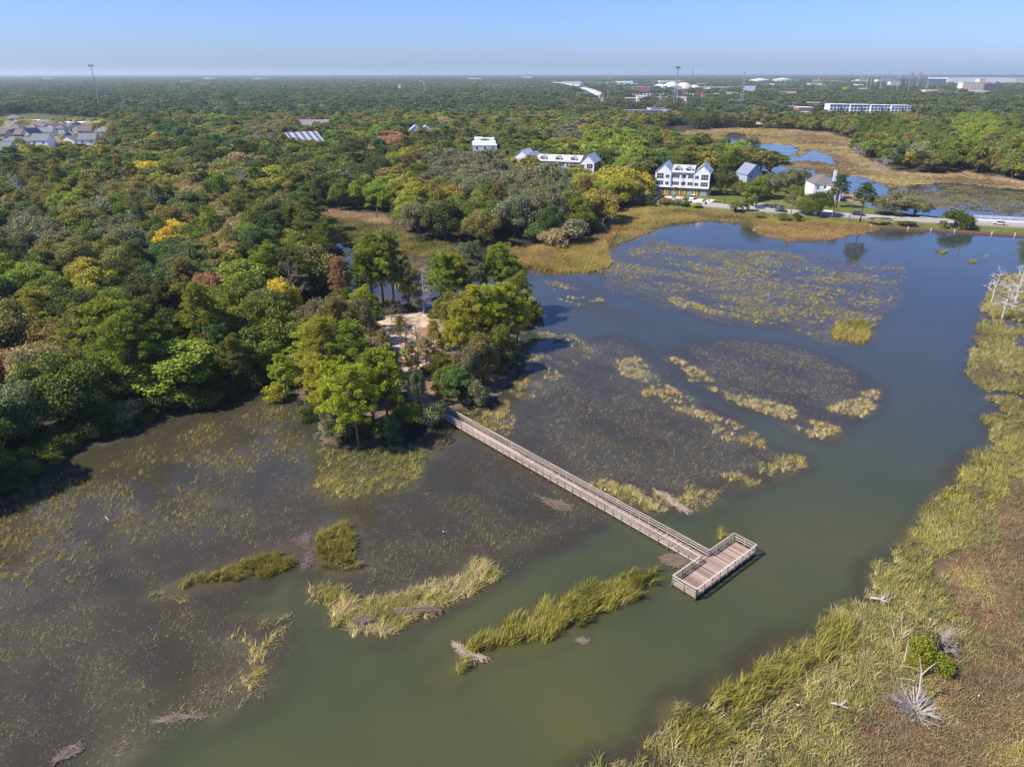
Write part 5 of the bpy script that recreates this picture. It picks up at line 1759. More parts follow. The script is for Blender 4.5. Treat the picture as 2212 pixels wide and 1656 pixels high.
# the water sheet, tinted where drowned grass stands under it
def weed(x, y):
    c = np.zeros((len(x), 3))
    for pg, clear, nsc, seed, edge, colr, amp in PATCHES:
        d = sdf(x, y, pg, 12)
        m_ = d > -3
        if not m_.any():
            continue
        nz = fbm(x[m_], y[m_], nsc, seed + 3)
        st = streak(x[m_], y[m_], nsc, seed)
        w = sstep(-2.5, 2.0, d[m_] + (nz - 0.5) * edge * 4) * sstep(clear - 0.12, clear + 0.3, nz * 0.5 + st * 0.5) * amp
        c[m_] = c[m_] * (1 - w[:, None]) + colr * w[:, None]
    return c


def weed_amount(x, y):
    a = np.zeros(len(x))
    for pg, clear, nsc, seed, edge, colr, amp in PATCHES:
        d = sdf(x, y, pg, 12)
        m_ = d > -3
        if not m_.any():
            continue
        nz = fbm(x[m_], y[m_], nsc, seed + 3)
        st = streak(x[m_], y[m_], nsc, seed)
        w = sstep(-2.5, 2.0, d[m_] + (nz - 0.5) * edge * 4) * sstep(clear - 0.12, clear + 0.3, nz * 0.5 + st * 0.5) * amp
        a[m_] = 1 - (1 - a[m_]) * (1 - w)
    return a


xs = graded(-2600, 2600, 0.8, -75, 125, 1.05, 60)
ys = graded(-250, 1100, 0.8, 38, 190, 1.04, 30)
sheet('water', xs, ys, lambda x, y: np.zeros(x.shape), M_WATER, {'shallow': shallow, 'weed': weed, 'weedk': weed_amount})

# ---------------------------------------------------------------- boardwalk with its platform
A0 = R(-48.9)
WL = 55.25       # walkway length
HW = 0.875
ZD = 0.62
ZR = ZD + 1.02
walk = empty('boardwalk', (-12.95, 112.3, 0), A0, 'long weathered wooden boardwalk ending in a T shaped platform over the water', 'boardwalk')
PD = 3.13
PW = 6.2
board = MB().box(0, 0.135, -HW, HW, -0.035, 0).mesh('plank', M_PLANK)
board_l = MB().box(0, PD, 0, 0.142, -0.035, 0).mesh('plank', M_PLANK)
npl = 0
ny = int(2 * PW / 0.16)
for i in range(ny):
    o = link('plank', board_l, walk)
    o.location = (WL, -PW + i * 0.16, ZD + rng.normal() * 0.003)
    npl += 1
nx = int(WL / 0.155)
keep_from = nx - (298 - npl)
far_b = MB()
for i in range(nx):
    x = i * 0.155
    if i >= keep_from:
        o = link('plank', board, walk)
        o.location = (x, 0, ZD + rng.normal() * 0.003)
    else:
        far_b.box(x, x + 0.135, -HW, HW, ZD - 0.035, ZD + (i % 3) * 0.002)
o = far_b.build('planks', M_PLANK, walk)
o['kind'] = 'stuff'
# frame beams under the deck
for s in (-1, 1):
    MB().box(-1, WL, s * (HW - 0.05) - 0.04, s * (HW - 0.05) + 0.04, ZD - 0.29, ZD - 0.04).build('joist', M_FASCIA, walk)
MB().box(0, WL, -0.04, 0.04, ZD - 0.29, ZD - 0.04).build('joist', M_FASCIA, walk)
for y in (-PW + 0.04, PW - 0.06):
    MB().box(WL, WL + PD, y - 0.04, y + 0.04, ZD - 0.33, ZD - 0.04).build('joist', M_FASCIA, walk)
for x in (WL + 0.05, WL + PD - 0.05, WL + PD / 2):
    MB().box(x - 0.04, x + 0.04, -PW, PW, ZD - 0.33, ZD - 0.04).build('joist', M_FASCIA, walk)
post = MB().box(-0.05, 0.05, -0.05, 0.05, -1.6, ZR - 0.02).mesh('post', M_POST)
post_s = MB().box(-0.045, 0.045, -0.045, 0.045, ZD - 0.28, ZR - 0.02).mesh('post', M_RAIL)


def put_post(x, y, short=False):
    o = link('post', post_s if short else post, walk)
    o.location = (x, y, rng.normal() * 0.01)
    o.rotation_euler = (rng.normal() * 0.008, rng.normal() * 0.008, 0)


def rail(a, b, cap=True):
    ax, ay = a
    bx, by = b
    L = math.hypot(bx - ax, by - ay)
    k = max(1, round(L / 4.7))
    for i in range(k):
        u0, u1 = i / k, (i + 1) / k
        p0 = (ax + (bx - ax) * u0, ay + (by - ay) * u0)
        p1 = (ax + (bx - ax) * u1, ay + (by - ay) * u1)
        for z, w, h in ((ZR, 0.15, 0.04), (ZR - 0.36, 0.04, 0.09), (ZR - 0.72, 0.04, 0.09)):
            j = rng.normal() * 0.006
            MB().bar((p0[0], p0[1], z + j), (p1[0], p1[1], z + rng.normal() * 0.006), w, h).build('rail', M_RAIL, walk)


PO = HW + 0.06
n_sp = 37
for s in (-1, 1):
    for i in range(n_sp):
        x = 0.2 + i * (WL - 0.4) / (n_sp - 1)
        put_post(x, s * PO)
    rail((-1.0 if s > 0 else 1.2, s * PO), (WL, s * PO))
    # platform back sides
    for i in range(1, 4):
        put_post(WL - 0.05, s * (PO + (PW + 0.05 - PO) * i / 3.0))
    rail((WL - 0.05, s * PO), (WL - 0.05, s * (PW + 0.05)))
    put_post(WL + PD / 2, s * (PW + 0.06))
    rail((WL - 0.05, s * (PW + 0.06)), (WL + PD + 0.05, s * (PW + 0.06)))
for i in range(9):
    put_post(WL + PD + 0.05, -PW - 0.05 + i * (2 * PW + 0.1) / 8)
    if i in (0, 8):
        put_post(WL + PD + 0.05, (-PW + 0.15) if i == 0 else PW - 0.15)
rail((WL + PD + 0.05, -PW - 0.05), (WL + PD + 0.05, PW + 0.05))
# landing slab and two guard posts on shore
lp = Z2(1345, 1275)
for i, (x, y) in enumerate(((1342, 1262), (1330, 1300))):
    p = Z2(x, y)
    o = MB().box(-0.08, 0.08, -0.08, 0.08, 0, 1.3).build('bollard', M_POST)
    o.location = (p.x, p.y, 0.1)
    tag(o, ('upper' if i == 0 else 'lower') + ' wooden post at the shore end of the boardwalk', 'post')


# ---------------------------------------------------------------- buildings
def window(parent, x0, x1, z0, z1, y, cols=1, rows=1, mat=None):
    """front wall window, facing -y, frame with recessed pane"""
    f = MB()
    t = 0.07
    f.box(x0 - t, x1 + t, y - 0.06, y, z0 - t, z0)
    f.box(x0 - t, x1 + t, y - 0.06, y, z1, z1 + t)
    f.box(x0 - t, x0, y - 0.06, y, z0, z1)
    f.box(x1, x1 + t, y - 0.06, y, z0, z1)
    for i in range(1, cols):
        xx = x0 + (x1 - x0) * i / cols
        f.box(xx - 0.05, xx + 0.05, y - 0.06, y, z0, z1)
    for i in range(1, rows):
        zz = z0 + (z1 - z0) * i / rows
        f.box(x0, x1, y - 0.05, y, zz - 0.04, zz + 0.04)
    o = f.build('window', mat or M_WHITE, parent)
    MB().box(x0, x1, y - 0.02, y + 0.003, z0, z1).build('pane', M_GLASS, o)
    return o


def gable_front(mb, x0, x1, y0, y1, ze, zp, xp=None):
    xp = (x0 + x1) / 2 if xp is None else xp
    mb.prism([(x0, 0), (x1, 0), (x1, ze), (xp, zp), (x0, ze)], y0, y1)


def townhouses(loc, rz, label, nmid, ndorm, wm=6.6, door_swap=False):
    W_ = 7.6
    L = 2 * W_ + nmid * wm
    D = 15.0
    ZG, ZE, ZP = 3.6, 10.6, 14.2
    e = empty('townhouse_row', loc, rz, label, 'townhouses')
    g = MB()
    g.box(0, L, 0.0, D, -0.5, ZG)
    g.build('ground_floor', M_GREY, e)
    for x0 in (0, L - W_):
        w = MB()
        w.prism([(x0, ZG), (x0 + W_, ZG), (x0 + W_, ZE), (x0 + W_ / 2, ZP), (x0, ZE)], -0.25, D)
        w.build('gable_wall', M_SIDING, e)
        r = MB()
        xm = x0 + W_ / 2
        for sgn in (-1, 1):
            xo = xm + sgn * (W_ / 2 + 0.35)
            zo = ZE - 0.33
            a = (xm, ZP + 0.22)
            pr = [(xm, ZP + 0.04), (xo, zo), (xo, zo + 0.18), a] if sgn > 0 else [(xm, ZP + 0.04), a, (xo, zo + 0.18), (xo, zo)]
            r.prism(pr[::-1], -0.6, D + 0.4)
        r.build('roof', M_ROOFMETY, e)
    # right end wall: its shade put into a dark slate slab, with glass panels
    sw = MB()
    sw.box(L, L + 0.12, 1.0, D - 1, ZG + 0.2, ZE - 0.3)
    sw.build('side_wall_shade', M_GREY, e)
    for i in range(5):
        o = MB().box(L + 0.12, L + 0.17, 1.8 + i * 2.6, 2.9 + i * 2.6, ZG + 0.8, ZE - 0.8).build('window', M_GLASS, e)
    m0, m1 = W_, L - W_
    w = MB()
    w.box(m0, m1, 0.3, D - 0.5, ZG, ZE - 0.2)
    w.build('wall', M_SIDING, e)
    r = MB()
    ym = 6.8
    r.hexa([(m0, -0.2, ZE - 0.25), (m1, -0.2, ZE - 0.25), (m1, ym, 13.2), (m0, ym, 13.2), (m0, -0.2, ZE - 0.08), (m1, -0.2, ZE - 0.08), (m1, ym, 13.4), (m0, ym, 13.4)])
    r.hexa([(m0, ym, 13.2), (m1, ym, 13.2), (m1, D, ZE - 0.2), (m0, D, ZE - 0.2), (m0, ym, 13.4), (m1, ym, 13.4), (m1, D, ZE), (m0, D, ZE)])
    r.build('roof', M_ROOFMET, e)
    MB().box(m0, m1, -0.28, -0.2, ZE - 0.34, ZE - 0.14).build('gutter', M_DARK, e)
    for i in range(ndorm):
        xc = m0 + (m1 - m0) * (i + 0.5) / ndorm
        d = MB()
        d.prism([(xc - 1.5, ZE + 0.4), (xc + 1.5, ZE + 0.4), (xc + 1.5, ZE + 1.6), (xc, ZE + 2.5), (xc - 1.5, ZE + 1.6)], 1.3, 5.5)
        do = d.build('dormer', M_WHITE, e)
        dr = MB()
        dr.hexa([(xc - 1.9, 0.95, ZE + 1.42), (xc, 0.95, ZE + 2.56), (xc, 5.6, ZE + 2.56), (xc - 1.9, 5.6, ZE + 1.42), (xc - 1.9, 0.95, ZE + 1.56), (xc, 0.95, ZE + 2.72), (xc, 5.6, ZE + 2.72), (xc - 1.9, 5.6, ZE + 1.56)])
        dr.hexa([(xc, 0.95, ZE + 2.56), (xc + 1.9, 0.95, ZE + 1.42), (xc + 1.9, 5.6, ZE + 1.42), (xc, 5.6, ZE + 2.56), (xc, 0.95, ZE + 2.72), (xc + 1.9, 0.95, ZE + 1.56), (xc + 1.9, 5.6, ZE + 1.56), (xc, 5.6, ZE + 2.72)])
        dr.build('dormer_roof', M_ROOFMETY, do)
        MB().box(xc - 1.1, xc + 1.1, 1.24, 1.3, ZE + 0.75, ZE + 1.5).build('pane', M_GLASS, do)

    def gable_windows(x0, flip):
        a, b_, c, d = (0.8, 4.0, 5.1, 6.7)
        if flip:
            a, b_, c, d = W_ - 4.0, W_ - 0.8, W_ - 6.9, W_ - 5.2
        top = 1.2 if flip else 0
        window(e, x0 + a, x0 + b_, 7.5, 9.9 , -0.25, 3, 2)
        window(e, x0 + a, x0 + b_, 4.5, 6.4, -0.25, 3, 2)
        window(e, x0 + c, x0 + d, 7.8, 9.3, -0.25, 2, 1)
        window(e, x0 + c, x0 + d, 4.6, 6.1, -0.25, 2, 1)

    gable_windows(0, False)
    gable_windows(L - W_, True)
    for k in range(nmid):
        x0 = m0 + k * wm
        if k % 2 == 0:
            ws = ((0.6, 3.9, 4), (4.9, 6.0, 1))
        else:
            ws = ((2.7, 6.0, 4), (0.6, 1.7, 1))
        for a, b_, cc in ws:
            window(e, x0 + a, x0 + b_, 7.9, 9.6, 0.3, cc)
            window(e, x0 + a, x0 + b_, 4.6, 6.2, 0.3, cc)
    for xx in [m0 + k * wm for k in range(nmid + 1)]:
        MB().box(xx - 0.07, xx + 0.07, -0.36, -0.22, -0.3, ZE - 0.2).build('downpipe', M_TRIM, e)
    # band roof over the ground floor
    MB().hexa([(0, -1.0, ZG - 0.12), (L, -1.0, ZG - 0.12), (L, 0, ZG + 0.1), (0, 0, ZG + 0.1), (0, -1.0, ZG), (L, -1.0, ZG), (L, 0, ZG + 0.3), (0, 0, ZG + 0.3)]).build('canopy', M_ROOFMET, e)
    lay = [('g', 0.7, 3.6), ('d', 4.9, 6.7)]
    for k in range(nmid):
        x0 = m0 + k * wm
        lay += [('g', x0 + 0.7, x0 + 3.5), ('d', x0 + 4.3, x0 + 6.1)] if k % 2 == 0 else [('d', x0 + 0.4, x0 + 2.1), ('g', x0 + 2.9, x0 + 5.9)]
    lay += [('d', L - W_ + 0.6, L - W_ + 2.6), ('g', L - 3.9, L - 0.9)]
    for t, a, b_ in lay:
        if t == 'g':
            go = MB().box(a, b_, -0.05, 0.0, 0.05, 2.5).build('garage_door', M_GARAGE, e)
            MB().box(a - 0.12, b_ + 0.12, -0.08, -0.001, 2.5, 2.65).build('door_head', M_WHITE, go)
        else:
            dd = MB().box(a, b_, -0.12, 0.0, 0.05, 2.9).build('door', M_YELLOW, e)
            g2 = MB()
            for q in range(4):
                g2.box(a + (b_ - a) * 0.32, a + (b_ - a) * 0.68, -0.135, -0.12, 0.35 + q * 0.62, 0.75 + q * 0.62)
            g2.build('pane', M_GLASS, dd)
    for q in range(3):
        MB().box(m0 + 3 + q * 5, m0 + 3.12 + q * 5, ym - 0.06, ym + 0.06, 13.3, 14.0).build('vent_pipe', M_DARK, e)
    return e, L


pa = PX(1915.5, 567.7, 0.6)
pb = PX(2073.8, 576.0, 0.6)
ra = math.atan2(pb.y - pa.y, pb.x - pa.x)
townhouses((pa.x, pa.y, 0.6), ra, 'row of white townhouses with four yellow doors facing the road', 2, 2, wm=((pb - pa).length - 15.2) / 2)
pc = PX(1738, 537, 0.6)
dirv = (pb - pa).normalized()
nm2 = 4
wm2 = 6.4
L2 = 15.2 + nm2 * wm2
p2 = pc - dirv * L2
townhouses((p2.x, p2.y, 0.6), ra, 'row of white townhouses half hidden by oaks left of the road', nm2, 3, wm=wm2)


def house(loc, rz, w, d, h, rise, wall, roof, label, kind='gable', name='house', cat='house', nwin=3, axis='x', windows=True, storeys=1, chimney=None, porch=False):
    """axis x: ridge runs along the front; y: gable faces the front"""
    e = empty(name, loc, rz, label, cat)
    wl_ = MB()
    rf = MB()
    o_ = 0.35
    if kind == 'gable' and axis == 'y':
        wl_.prism([(0, -0.4), (w, -0.4), (w, h), (w / 2, h + rise), (0, h)], 0, d)
        for s in (-1, 1):
            xo = w / 2 + s * (w / 2 + o_)
            zo = h - rise * o_ / (w / 2)
            pr = [(w / 2, h + rise + 0.02), (xo, zo), (xo, zo + 0.18), (w / 2, h + rise + 0.22)]
            rf.prism(pr if s < 0 else pr[::-1], -o_, d + o_)
    elif kind == 'gable':
        wl_.box(0, w, 0, d, -0.4, h)
        n0 = len(wl_.v)
        wl_.v += [(0, 0, h), (0, d, h), (0, d / 2, h + rise), (w, 0, h), (w, d, h), (w, d / 2, h + rise)]
        wl_.f += [(n0, n0 + 2, n0 + 1), (n0 + 3, n0 + 4, n0 + 5)]
        for s in (-1, 1):
            yo = d / 2 + s * (d / 2 + o_)
            zo = h - rise * o_ / (d / 2)
            q = [(-o_, yo, zo + 0.02), (w + o_, yo, zo + 0.02), (w + o_, d / 2, h + rise + 0.02), (-o_, d / 2, h + rise + 0.02)]
            t = [(a, b2, c + 0.2) for a, b2, c in q]
            rf.hexa(q + t)
    elif kind == 'hip':
        wl_.box(0, w, 0, d, -0.4, h)
        k = min(w, d) / 2
        q = [(-o_, -o_, h), (w + o_, -o_, h), (w + o_, d + o_, h), (-o_, d + o_, h)]
        if w >= d:
            r0, r1 = (k, d / 2, h + rise), (w - k, d / 2, h + rise)
            n0 = len(rf.v)
            rf.v += q + [r0, r1]
            rf.f += [(n0, n0 + 1, n0 + 5, n0 + 4), (n0 + 1, n0 + 2, n0 + 5), (n0 + 2, n0 + 3, n0 + 4, n0 + 5), (n0 + 3, n0, n0 + 4), (n0 + 3, n0 + 2, n0 + 1, n0)]
        else:
            r0, r1 = (w / 2, k, h + rise), (w / 2, d - k, h + rise)
            n0 = len(rf.v)
            rf.v += q + [r0, r1]
            rf.f += [(n0, n0 + 1, n0 + 4), (n0 + 1, n0 + 2, n0 + 5, n0 + 4), (n0 + 2, n0 + 3, n0 + 5), (n0 + 3, n0, n0 + 4, n0 + 5), (n0 + 3, n0 + 2, n0 + 1, n0)]
    else:      # flat
        wl_.box(0, w, 0, d, -0.4, h)
        rf.box(-0.15, w + 0.15, -0.15, d + 0.15, h + 0.002, h + 0.35)
    wl_.build('wall', wall, e)
    rf.build('roof', roof, e)
    if windows:
        for s_ in range(storeys):
            z0 = (h / storeys) * (s_ + 0.35)
            z1 = (h / storeys) * (s_ + 0.8)
            for i in range(nwin):
                xc = w * (i + 0.5) / nwin
                if s_ == 0 and i == nwin // 2:
                    MB().box(xc - 0.5, xc + 0.5, -0.05, 0, 0, 2.1).build('door', M_DARK, e)
                else:
                    window(e, xc - 0.55, xc + 0.55, z0, z1, 0)
    if chimney:
        cx, cy_, cz = chimney
        MB().box(cx - 0.6, cx + 0.6, cy_ - 0.45, cy_ + 0.45, 0, cz).build('chimney', M_WHITE, e)
    if porch:
        po = MB()
        po.box(0, w, -2.2, -0.0, h * 0.48, h * 0.48 + 0.2)
        p0 = po.build('porch_roof', roof, e)
        cm_ = MB().box(-0.1, 0.1, -0.1, 0.1, 0, h * 0.48)
        cmm = cm_.mesh('column', M_WHITE)
        for i in range(4):
            c = link('column', cmm, e)
            c.location = (0.2 + (w - 0.4) * i / 3, -2.05, 0)
    return e


# slate gabled house behind the tree
pe = PX(2183, 562, 0.6)
house(pe, 0.2, 8.2, 11, 8.2, 4.4, simple('slate_blue_siding', (0.36, 0.40, 0.48), 0.6, var=0.08), ribbed('blue_grey_roof', (0.22, 0.25, 0.31), 'Y', 0.6), 'slate blue house with a steep gable behind the roadside trees', axis='y', storeys=3, nwin=2)
# hip roofed white house with chimney and portico
ph = PX(2378, 586, 0.6)
he = house(ph, -0.08, 10, 13, 7.2, 3.4, M_SIDING, M_SHINGLE, 'white hip roofed house with a tall chimney beside the marsh', kind='hip', storeys=2, nwin=3, chimney=(9.6, 3.0, 13.0))
pm = MB()
pm.prism([(4.5, 4.6), (11.8, 4.6), (8.2, 6.8)], -3.2, 1.5)
pm.build('portico_roof', M_CREAM, he)
MB().box(4.7, 11.5, -3.0, -2.8, 0, 0.3).build('portico_step', M_CONC, he)
cmesh = MB().box(-0.2, 0.2, -0.2, 0.2, 0, 4.6).mesh('column', M_WHITE)
for x in (4.9, 7.0, 9.3, 11.4):
    c = link('column', cmesh, he)
    c.location = (x, -2.9, 0)
MB().prism([(8.5, 3), (17, 3), (17, 5.2), (12.5, 7.0), (8.5, 5.2)], 6, 12).build('rear_wing_roof', M_SHINGLE, he)
MB().box(9, 16.5, 6.3, 11.7, -0.4, 3.0).build('rear_wing', M_SIDING, he)

# houses and halls in the wood
Dg = 0.6


def hz(x, y):
    return V(x, y, Dg)


e = house(hz(1022, 362), 0.05, 15, 30, 13.0, 1.0, M_WHITE, M_WHITE, 'white box shaped block with stepped bright roofs in the trees', kind='flat', name='apartment_block', cat='building', storeys=4, nwin=3)
MB().box(0.5, 14.5, 8, 19, 13.36, 14.6).build('roof_step', M_WHITE, e)
MB().box(1, 14, 19.2, 29, 13.36, 16.0).build('roof_step', M_WHITE, e)
e = house(hz(1105, 388), ra, 11, 14, 11.5, 4.0, M_SIDING, M_ROOFMETY, 'white gabled end house left of the half hidden townhouses', axis='y', storeys=3, nwin=2)
e = house(hz(885, 315), 0.1, 9, 22, 11.5, 3.6, M_SIDING, M_ROOFMETY, 'white house with pale metal gables deep in the wood, left gable', axis='y', storeys=3, nwin=2)
e = house(hz(908, 313), 0.1, 9, 22, 11.0, 3.2, M_SIDING, M_ROOFMETY, 'white house with pale metal gables deep in the wood, right gable', axis='y', storeys=3, nwin=2)
# saw tooth roofed hall: alternating dark and white sloping strips
so = hz(634, 327)
e = empty('school_hall', so, 0.62, 'long white hall with dark and pale striped sloping roof', 'building')
e.scale = (0.85, 0.72, 0.86)
MB().box(0, 30, 0, 16, -0.4, 7).build('wall', M_SIDING, e)
hall_roof = simple('hall_roof', (0.45, 0.46, 0.48), 0.5, var=0.1)
hall_panel = simple('hall_panel', (0.13, 0.15, 0.19), 0.4, var=0.2)
for i in range(5):
    x0 = i * 6
    MB().hexa([(x0, -0.6, 6.9), (x0 + 6, -0.6, 6.9), (x0 + 6, 22, 14.6), (x0, 22, 14.6), (x0, -0.6, 7.1), (x0 + 6, -0.6, 7.1), (x0 + 6, 22, 14.8), (x0, 22, 14.8)]).build('roof_strip', hall_roof, e)
    MB().hexa([(x0 + 1, -0.2, 7.35), (x0 + 3.6, -0.2, 7.35), (x0 + 3.6, 21, 14.75), (x0 + 1, 21, 14.75), (x0 + 1, -0.2, 7.5), (x0 + 3.6, -0.2, 7.5), (x0 + 3.6, 21, 14.95), (x0 + 1, 21, 14.95)]).build('solar_panel', hall_panel, e)
house(hz(642, 292), -0.02, 34, 16, 7, 6.5, M_CREAM, M_MAUVE, 'long building with a big mauve brown gable roof in the trees', name='hall', cat='building', nwin=6)

# street of houses at the left
town = [
    ('house', -6, 306, 18, 12, 6, 4, M_CREAM, M_SHINGLE, 'x', 'gable', 'tan house with brown roof cut by the left picture edge'),
    ('house', 12, 311, 13, 12, 6, 4.5, M_CREAM, M_SHINGLE, 'y', 'gable', 'tan house with a brown gable next to the red house'),
    ('house', 33, 311, 12, 12, 7, 3.5, M_BRICK, M_SHINGLE, 'x', 'gable', 'red walled house between tan and white gables'),
    ('house', 50, 311, 10, 14, 7, 4.5, M_WHITE, M_GSHINGLE, 'y', 'gable', 'white gabled house right of the red house'),
    ('house', 65, 309, 10, 14, 7, 4, M_WHITE, M_GSHINGLE, 'y', 'gable', 'second white gabled house right of the red house'),
    ('house', 80, 302, 20, 12, 6, 3.5, M_SIDING, M_GSHINGLE, 'x', 'gable', 'grey roofed white house behind the golden trees'),
    ('house', 8, 316, 24, 10, 4, 3, M_SIDING, M_GSHINGLE, 'x', 'hip', 'low grey hip roofed house in the front row'),
    ('house', 42, 318, 16, 10, 4, 3, M_CREAM, M_GSHINGLE, 'x', 'gable', 'low grey roofed house beside the two tone house'),
    ('house', 70, 326, 18, 12, 7, 4.5, M_WHITE, M_GSHINGLE, 'x', 'gable', 'two tone white and slate house facing the golden trees'),
    ('house', 152, 298, 14, 12, 7.5, 4.5, M_CREAM, M_SHINGLE, 'y', 'gable', 'cream house with twin brown gables'),
    ('house', 170, 299, 16, 12, 6, 4, M_CREAM, M_SHINGLE, 'x', 'gable', 'cream wing with brown roof right of the twin gables'),
    ('house', 205, 301, 20, 13, 6, 4, M_SIDING, M_GSHINGLE, 'x', 'hip', 'white house with grey brown hip roof at the wood edge'),
    ('house', 172, 324, 18, 12, 7, 4, M_WHITE, M_GSHINGLE, 'x', 'gable', 'white house with a porch facing the meadow'),
    ('house', 200, 321, 15, 12, 7, 3.5, M_WHITE, M_GSHINGLE, 'x', 'hip', 'white hip roofed house right of the porch house'),
    ('house', 138, 314, 8, 9, 5, 3.5, M_WHITE, M_GSHINGLE, 'y', 'gable', 'small white gabled cottage between the streets'),
    ('house', -8, 352, 14, 13, 7.5, 4.5, M_WHITE, M_GSHINGLE, 'x', 'gable', 'nearest white house at the left picture edge'),
    ('warehouse', 130, 276, 44, 26, 5, 1, M_BRICK, M_WHITE, 'x', 'flat', 'long low brown hall with white roof behind the cream houses'),
    ('warehouse', 30, 268, 36, 20, 4, 1, M_CREAM, M_WHITE, 'x', 'flat', 'low pale roofed building at the left above the red house'),
    ('house', 75, 272, 26, 14, 4, 2.5, M_CREAM, M_GSHINGLE, 'x', 'hip', 'low grey roof left of the long low hall'),
    ('house', 12, 262, 22, 14, 4, 2.5, M_CREAM, M_GSHINGLE, 'x', 'hip', 'low grey roof at the far left under dark trees'),
    ('warehouse', 60, 232, 42, 26, 5, 1, M_CREAM, M_WHITE, 'x', 'flat', 'white flat roof among dark trees at the upper left'),
    ('warehouse', 88, 229, 36, 24, 5, 1, M_CREAM, M_ROOFMET, 'x', 'flat', 'second white flat roof beside it at the upper left'),
]
for i, (nm, x, y, w, d, h, rs_, wm_, rm_, ax, kd, lab) in enumerate(town):
    p = hz(x, y)
    if nm == 'house':
        w *= 0.72
        d *= 0.85
        h *= 1.12
    else:
        w *= 0.8
    house(p, 0.10 + 0.12 * math.sin(i * 2.1), w, d, h, rs_, wm_, rm_, lab, kind=kd, axis=ax, name=nm, cat='house' if nm == 'house' else 'building', nwin=max(2, int(w // 5)), storeys=2 if h > 5.5 and nm == 'house' else 1, porch=('porch facing' in lab or 'two tone' in lab))
for rn, (yy, xa, xb, nn, rowlab) in enumerate(((288, -10, 125, 7, 'back street row of the housing'), (279, 0, 190, 7, 'row of low roofs behind the housing'), (321, 95, 140, 2, 'short row beside the two tone house'))):
    for i in range(nn):
        x = xa + (xb - xa) * (i + 0.3 + 0.4 * rng.random()) / nn
        house(hz(x, yy + rng.normal() * 1.5), rng.normal() * 0.15, 9 + 4 * rng.random(), 10, 4.5 + 1.5 * rng.random(), 3.2, (M_CREAM, M_WHITE, M_SIDING)[int(rng.integers(3))], (M_SHINGLE, M_GSHINGLE)[int(rng.integers(2))],
              '%s small house from the left in the %s' % (ORD[i], rowlab), kind=('gable', 'hip')[int(rng.integers(2))], axis='xy'[int(rng.integers(2))], nwin=2)
# streets of the housing
for k, (pts, lab) in enumerate((
        ([(-40, 335), (60, 331), (150, 332), (250, 338), (250, 342), (150, 337), (60, 336), (-40, 340)], 'street'),
        ([(100, 322), (140, 319), (170, 336), (150, 338)], 'street'),
        ([(200, 338), (235, 336), (222, 352), (206, 352)], 'street'))):
    b3 = MB()
    b3.quad(*[V(x, y, 0.75) for x, y in pts])
    o = b3.build('road', M_CONC)
    o['kind'] = 'structure'

# the road along the lake, with the bridge
road_px = [(1362, 430), (1400, 432), (1450, 436), (1500, 441), (1560, 447), (1620, 453), (1700, 459), (1780, 464), (1870, 470), (1950, 475), (2030, 480), (2100, 483), (2212, 489), (2330, 496), (2600, 512)]
cl = [V(x, y, 0.8) for x, y in road_px]


def strip(name, off0, off1, z, mat, i0=0, i1=None, thick=None):
    mb = MB()
    pts = cl[i0:i1]
    L_, R_ = [], []
    for i, p in enumerate(pts):
        a = pts[max(0, i - 1)]
        b2 = pts[min(len(pts) - 1, i + 1)]
        d = (b2 - a)
        d.z = 0
        d.normalize()
        nrm = Vector((-d.y, d.x, 0))
        q = Vector((p.x, p.y, 0))
        L_.append(q + nrm * off0)
        R_.append(q + nrm * off1)
    for i in range(len(pts) - 1):
        if thick:
            mb.hexa([(*L_[i][:2], z - thick), (*L_[i + 1][:2], z - thick), (*R_[i + 1][:2], z - thick), (*R_[i][:2], z - thick), (*L_[i][:2], z), (*L_[i + 1][:2], z), (*R_[i + 1][:2], z), (*R_[i][:2], z)])
        else:
            mb.quad((*L_[i][:2], z), (*R_[i][:2], z), (*R_[i + 1][:2], z), (*L_[i + 1][:2], z))
    o = mb.build(name, mat)
    o['kind'] = 'structure'
    return o


strip('causeway', 6.0, -7.0, 0.85, M_SOIL if False else simple('verge_soil', (0.20, 0.16, 0.08), 0.95, var=0.35, scale=0.4), 0, None, 1.6)
strip('road', 3.6, -3.6, 1.0, M_ASPH, 0, None, 0.15)
strip('pavement', 5.4, 4.2, 1.08, M_CONC, 3, None, 0.2)
strip('road_marking', 0.16, 0.04, 1.006, M_YELLOW, 0, None)
strip('road_marking', -0.04, -0.16, 1.006, M_YELLOW, 0, None)
# driveways and verges
for pts in ([(1428, 424), (1450, 424), (1452, 428), (1441, 434), (1420, 433)], [(1462, 425), (1478, 426), (1470, 437), (1438, 436)], [(1494, 428), (1520, 430), (1512, 441), (1480, 438)], [(1531, 430), (1545, 432), (1530, 441), (1512, 442)],
            [(1590, 438), (1650, 440), (1660, 455), (1600, 452)], [(1748, 452), (1800, 455), (1800, 463), (1740, 462)]):
    b3 = MB()
    b3.quad(*[V(x, y, 0.9) for x, y in pts])
    o = b3.build('driveway', M_DRIVE)
    o['kind'] = 'structure'
# seawall of old boards with pale posts
sw = empty('seawall', V(1880, 491, 0), 0, 'low brown board seawall with pale posts along the lake', 'seawall')
wp = [V(x, y, 0) for x, y in ((1880, 490), (1960, 495), (2060, 501), (2140, 506), (2240, 512), (2420, 524))]
o0 = wp[0]
for i in range(len(wp) - 1):
    a = wp[i] - o0
    b2 = wp[i + 1] - o0
    MB().bar((a.x, a.y, 0.2), (b2.x, b2.y, 0.2), 0.3, 1.3).build('board', M_CORR, sw)
    n2 = int((b2 - a).length / 7)
    for k in range(n2):
        q = a.lerp(b2, k / n2)
        MB().box(q.x - 0.15, q.x + 0.15, q.y - 0.35, q.y - 0.13, -0.8, 1.1).build('post', M_WHITE, sw)
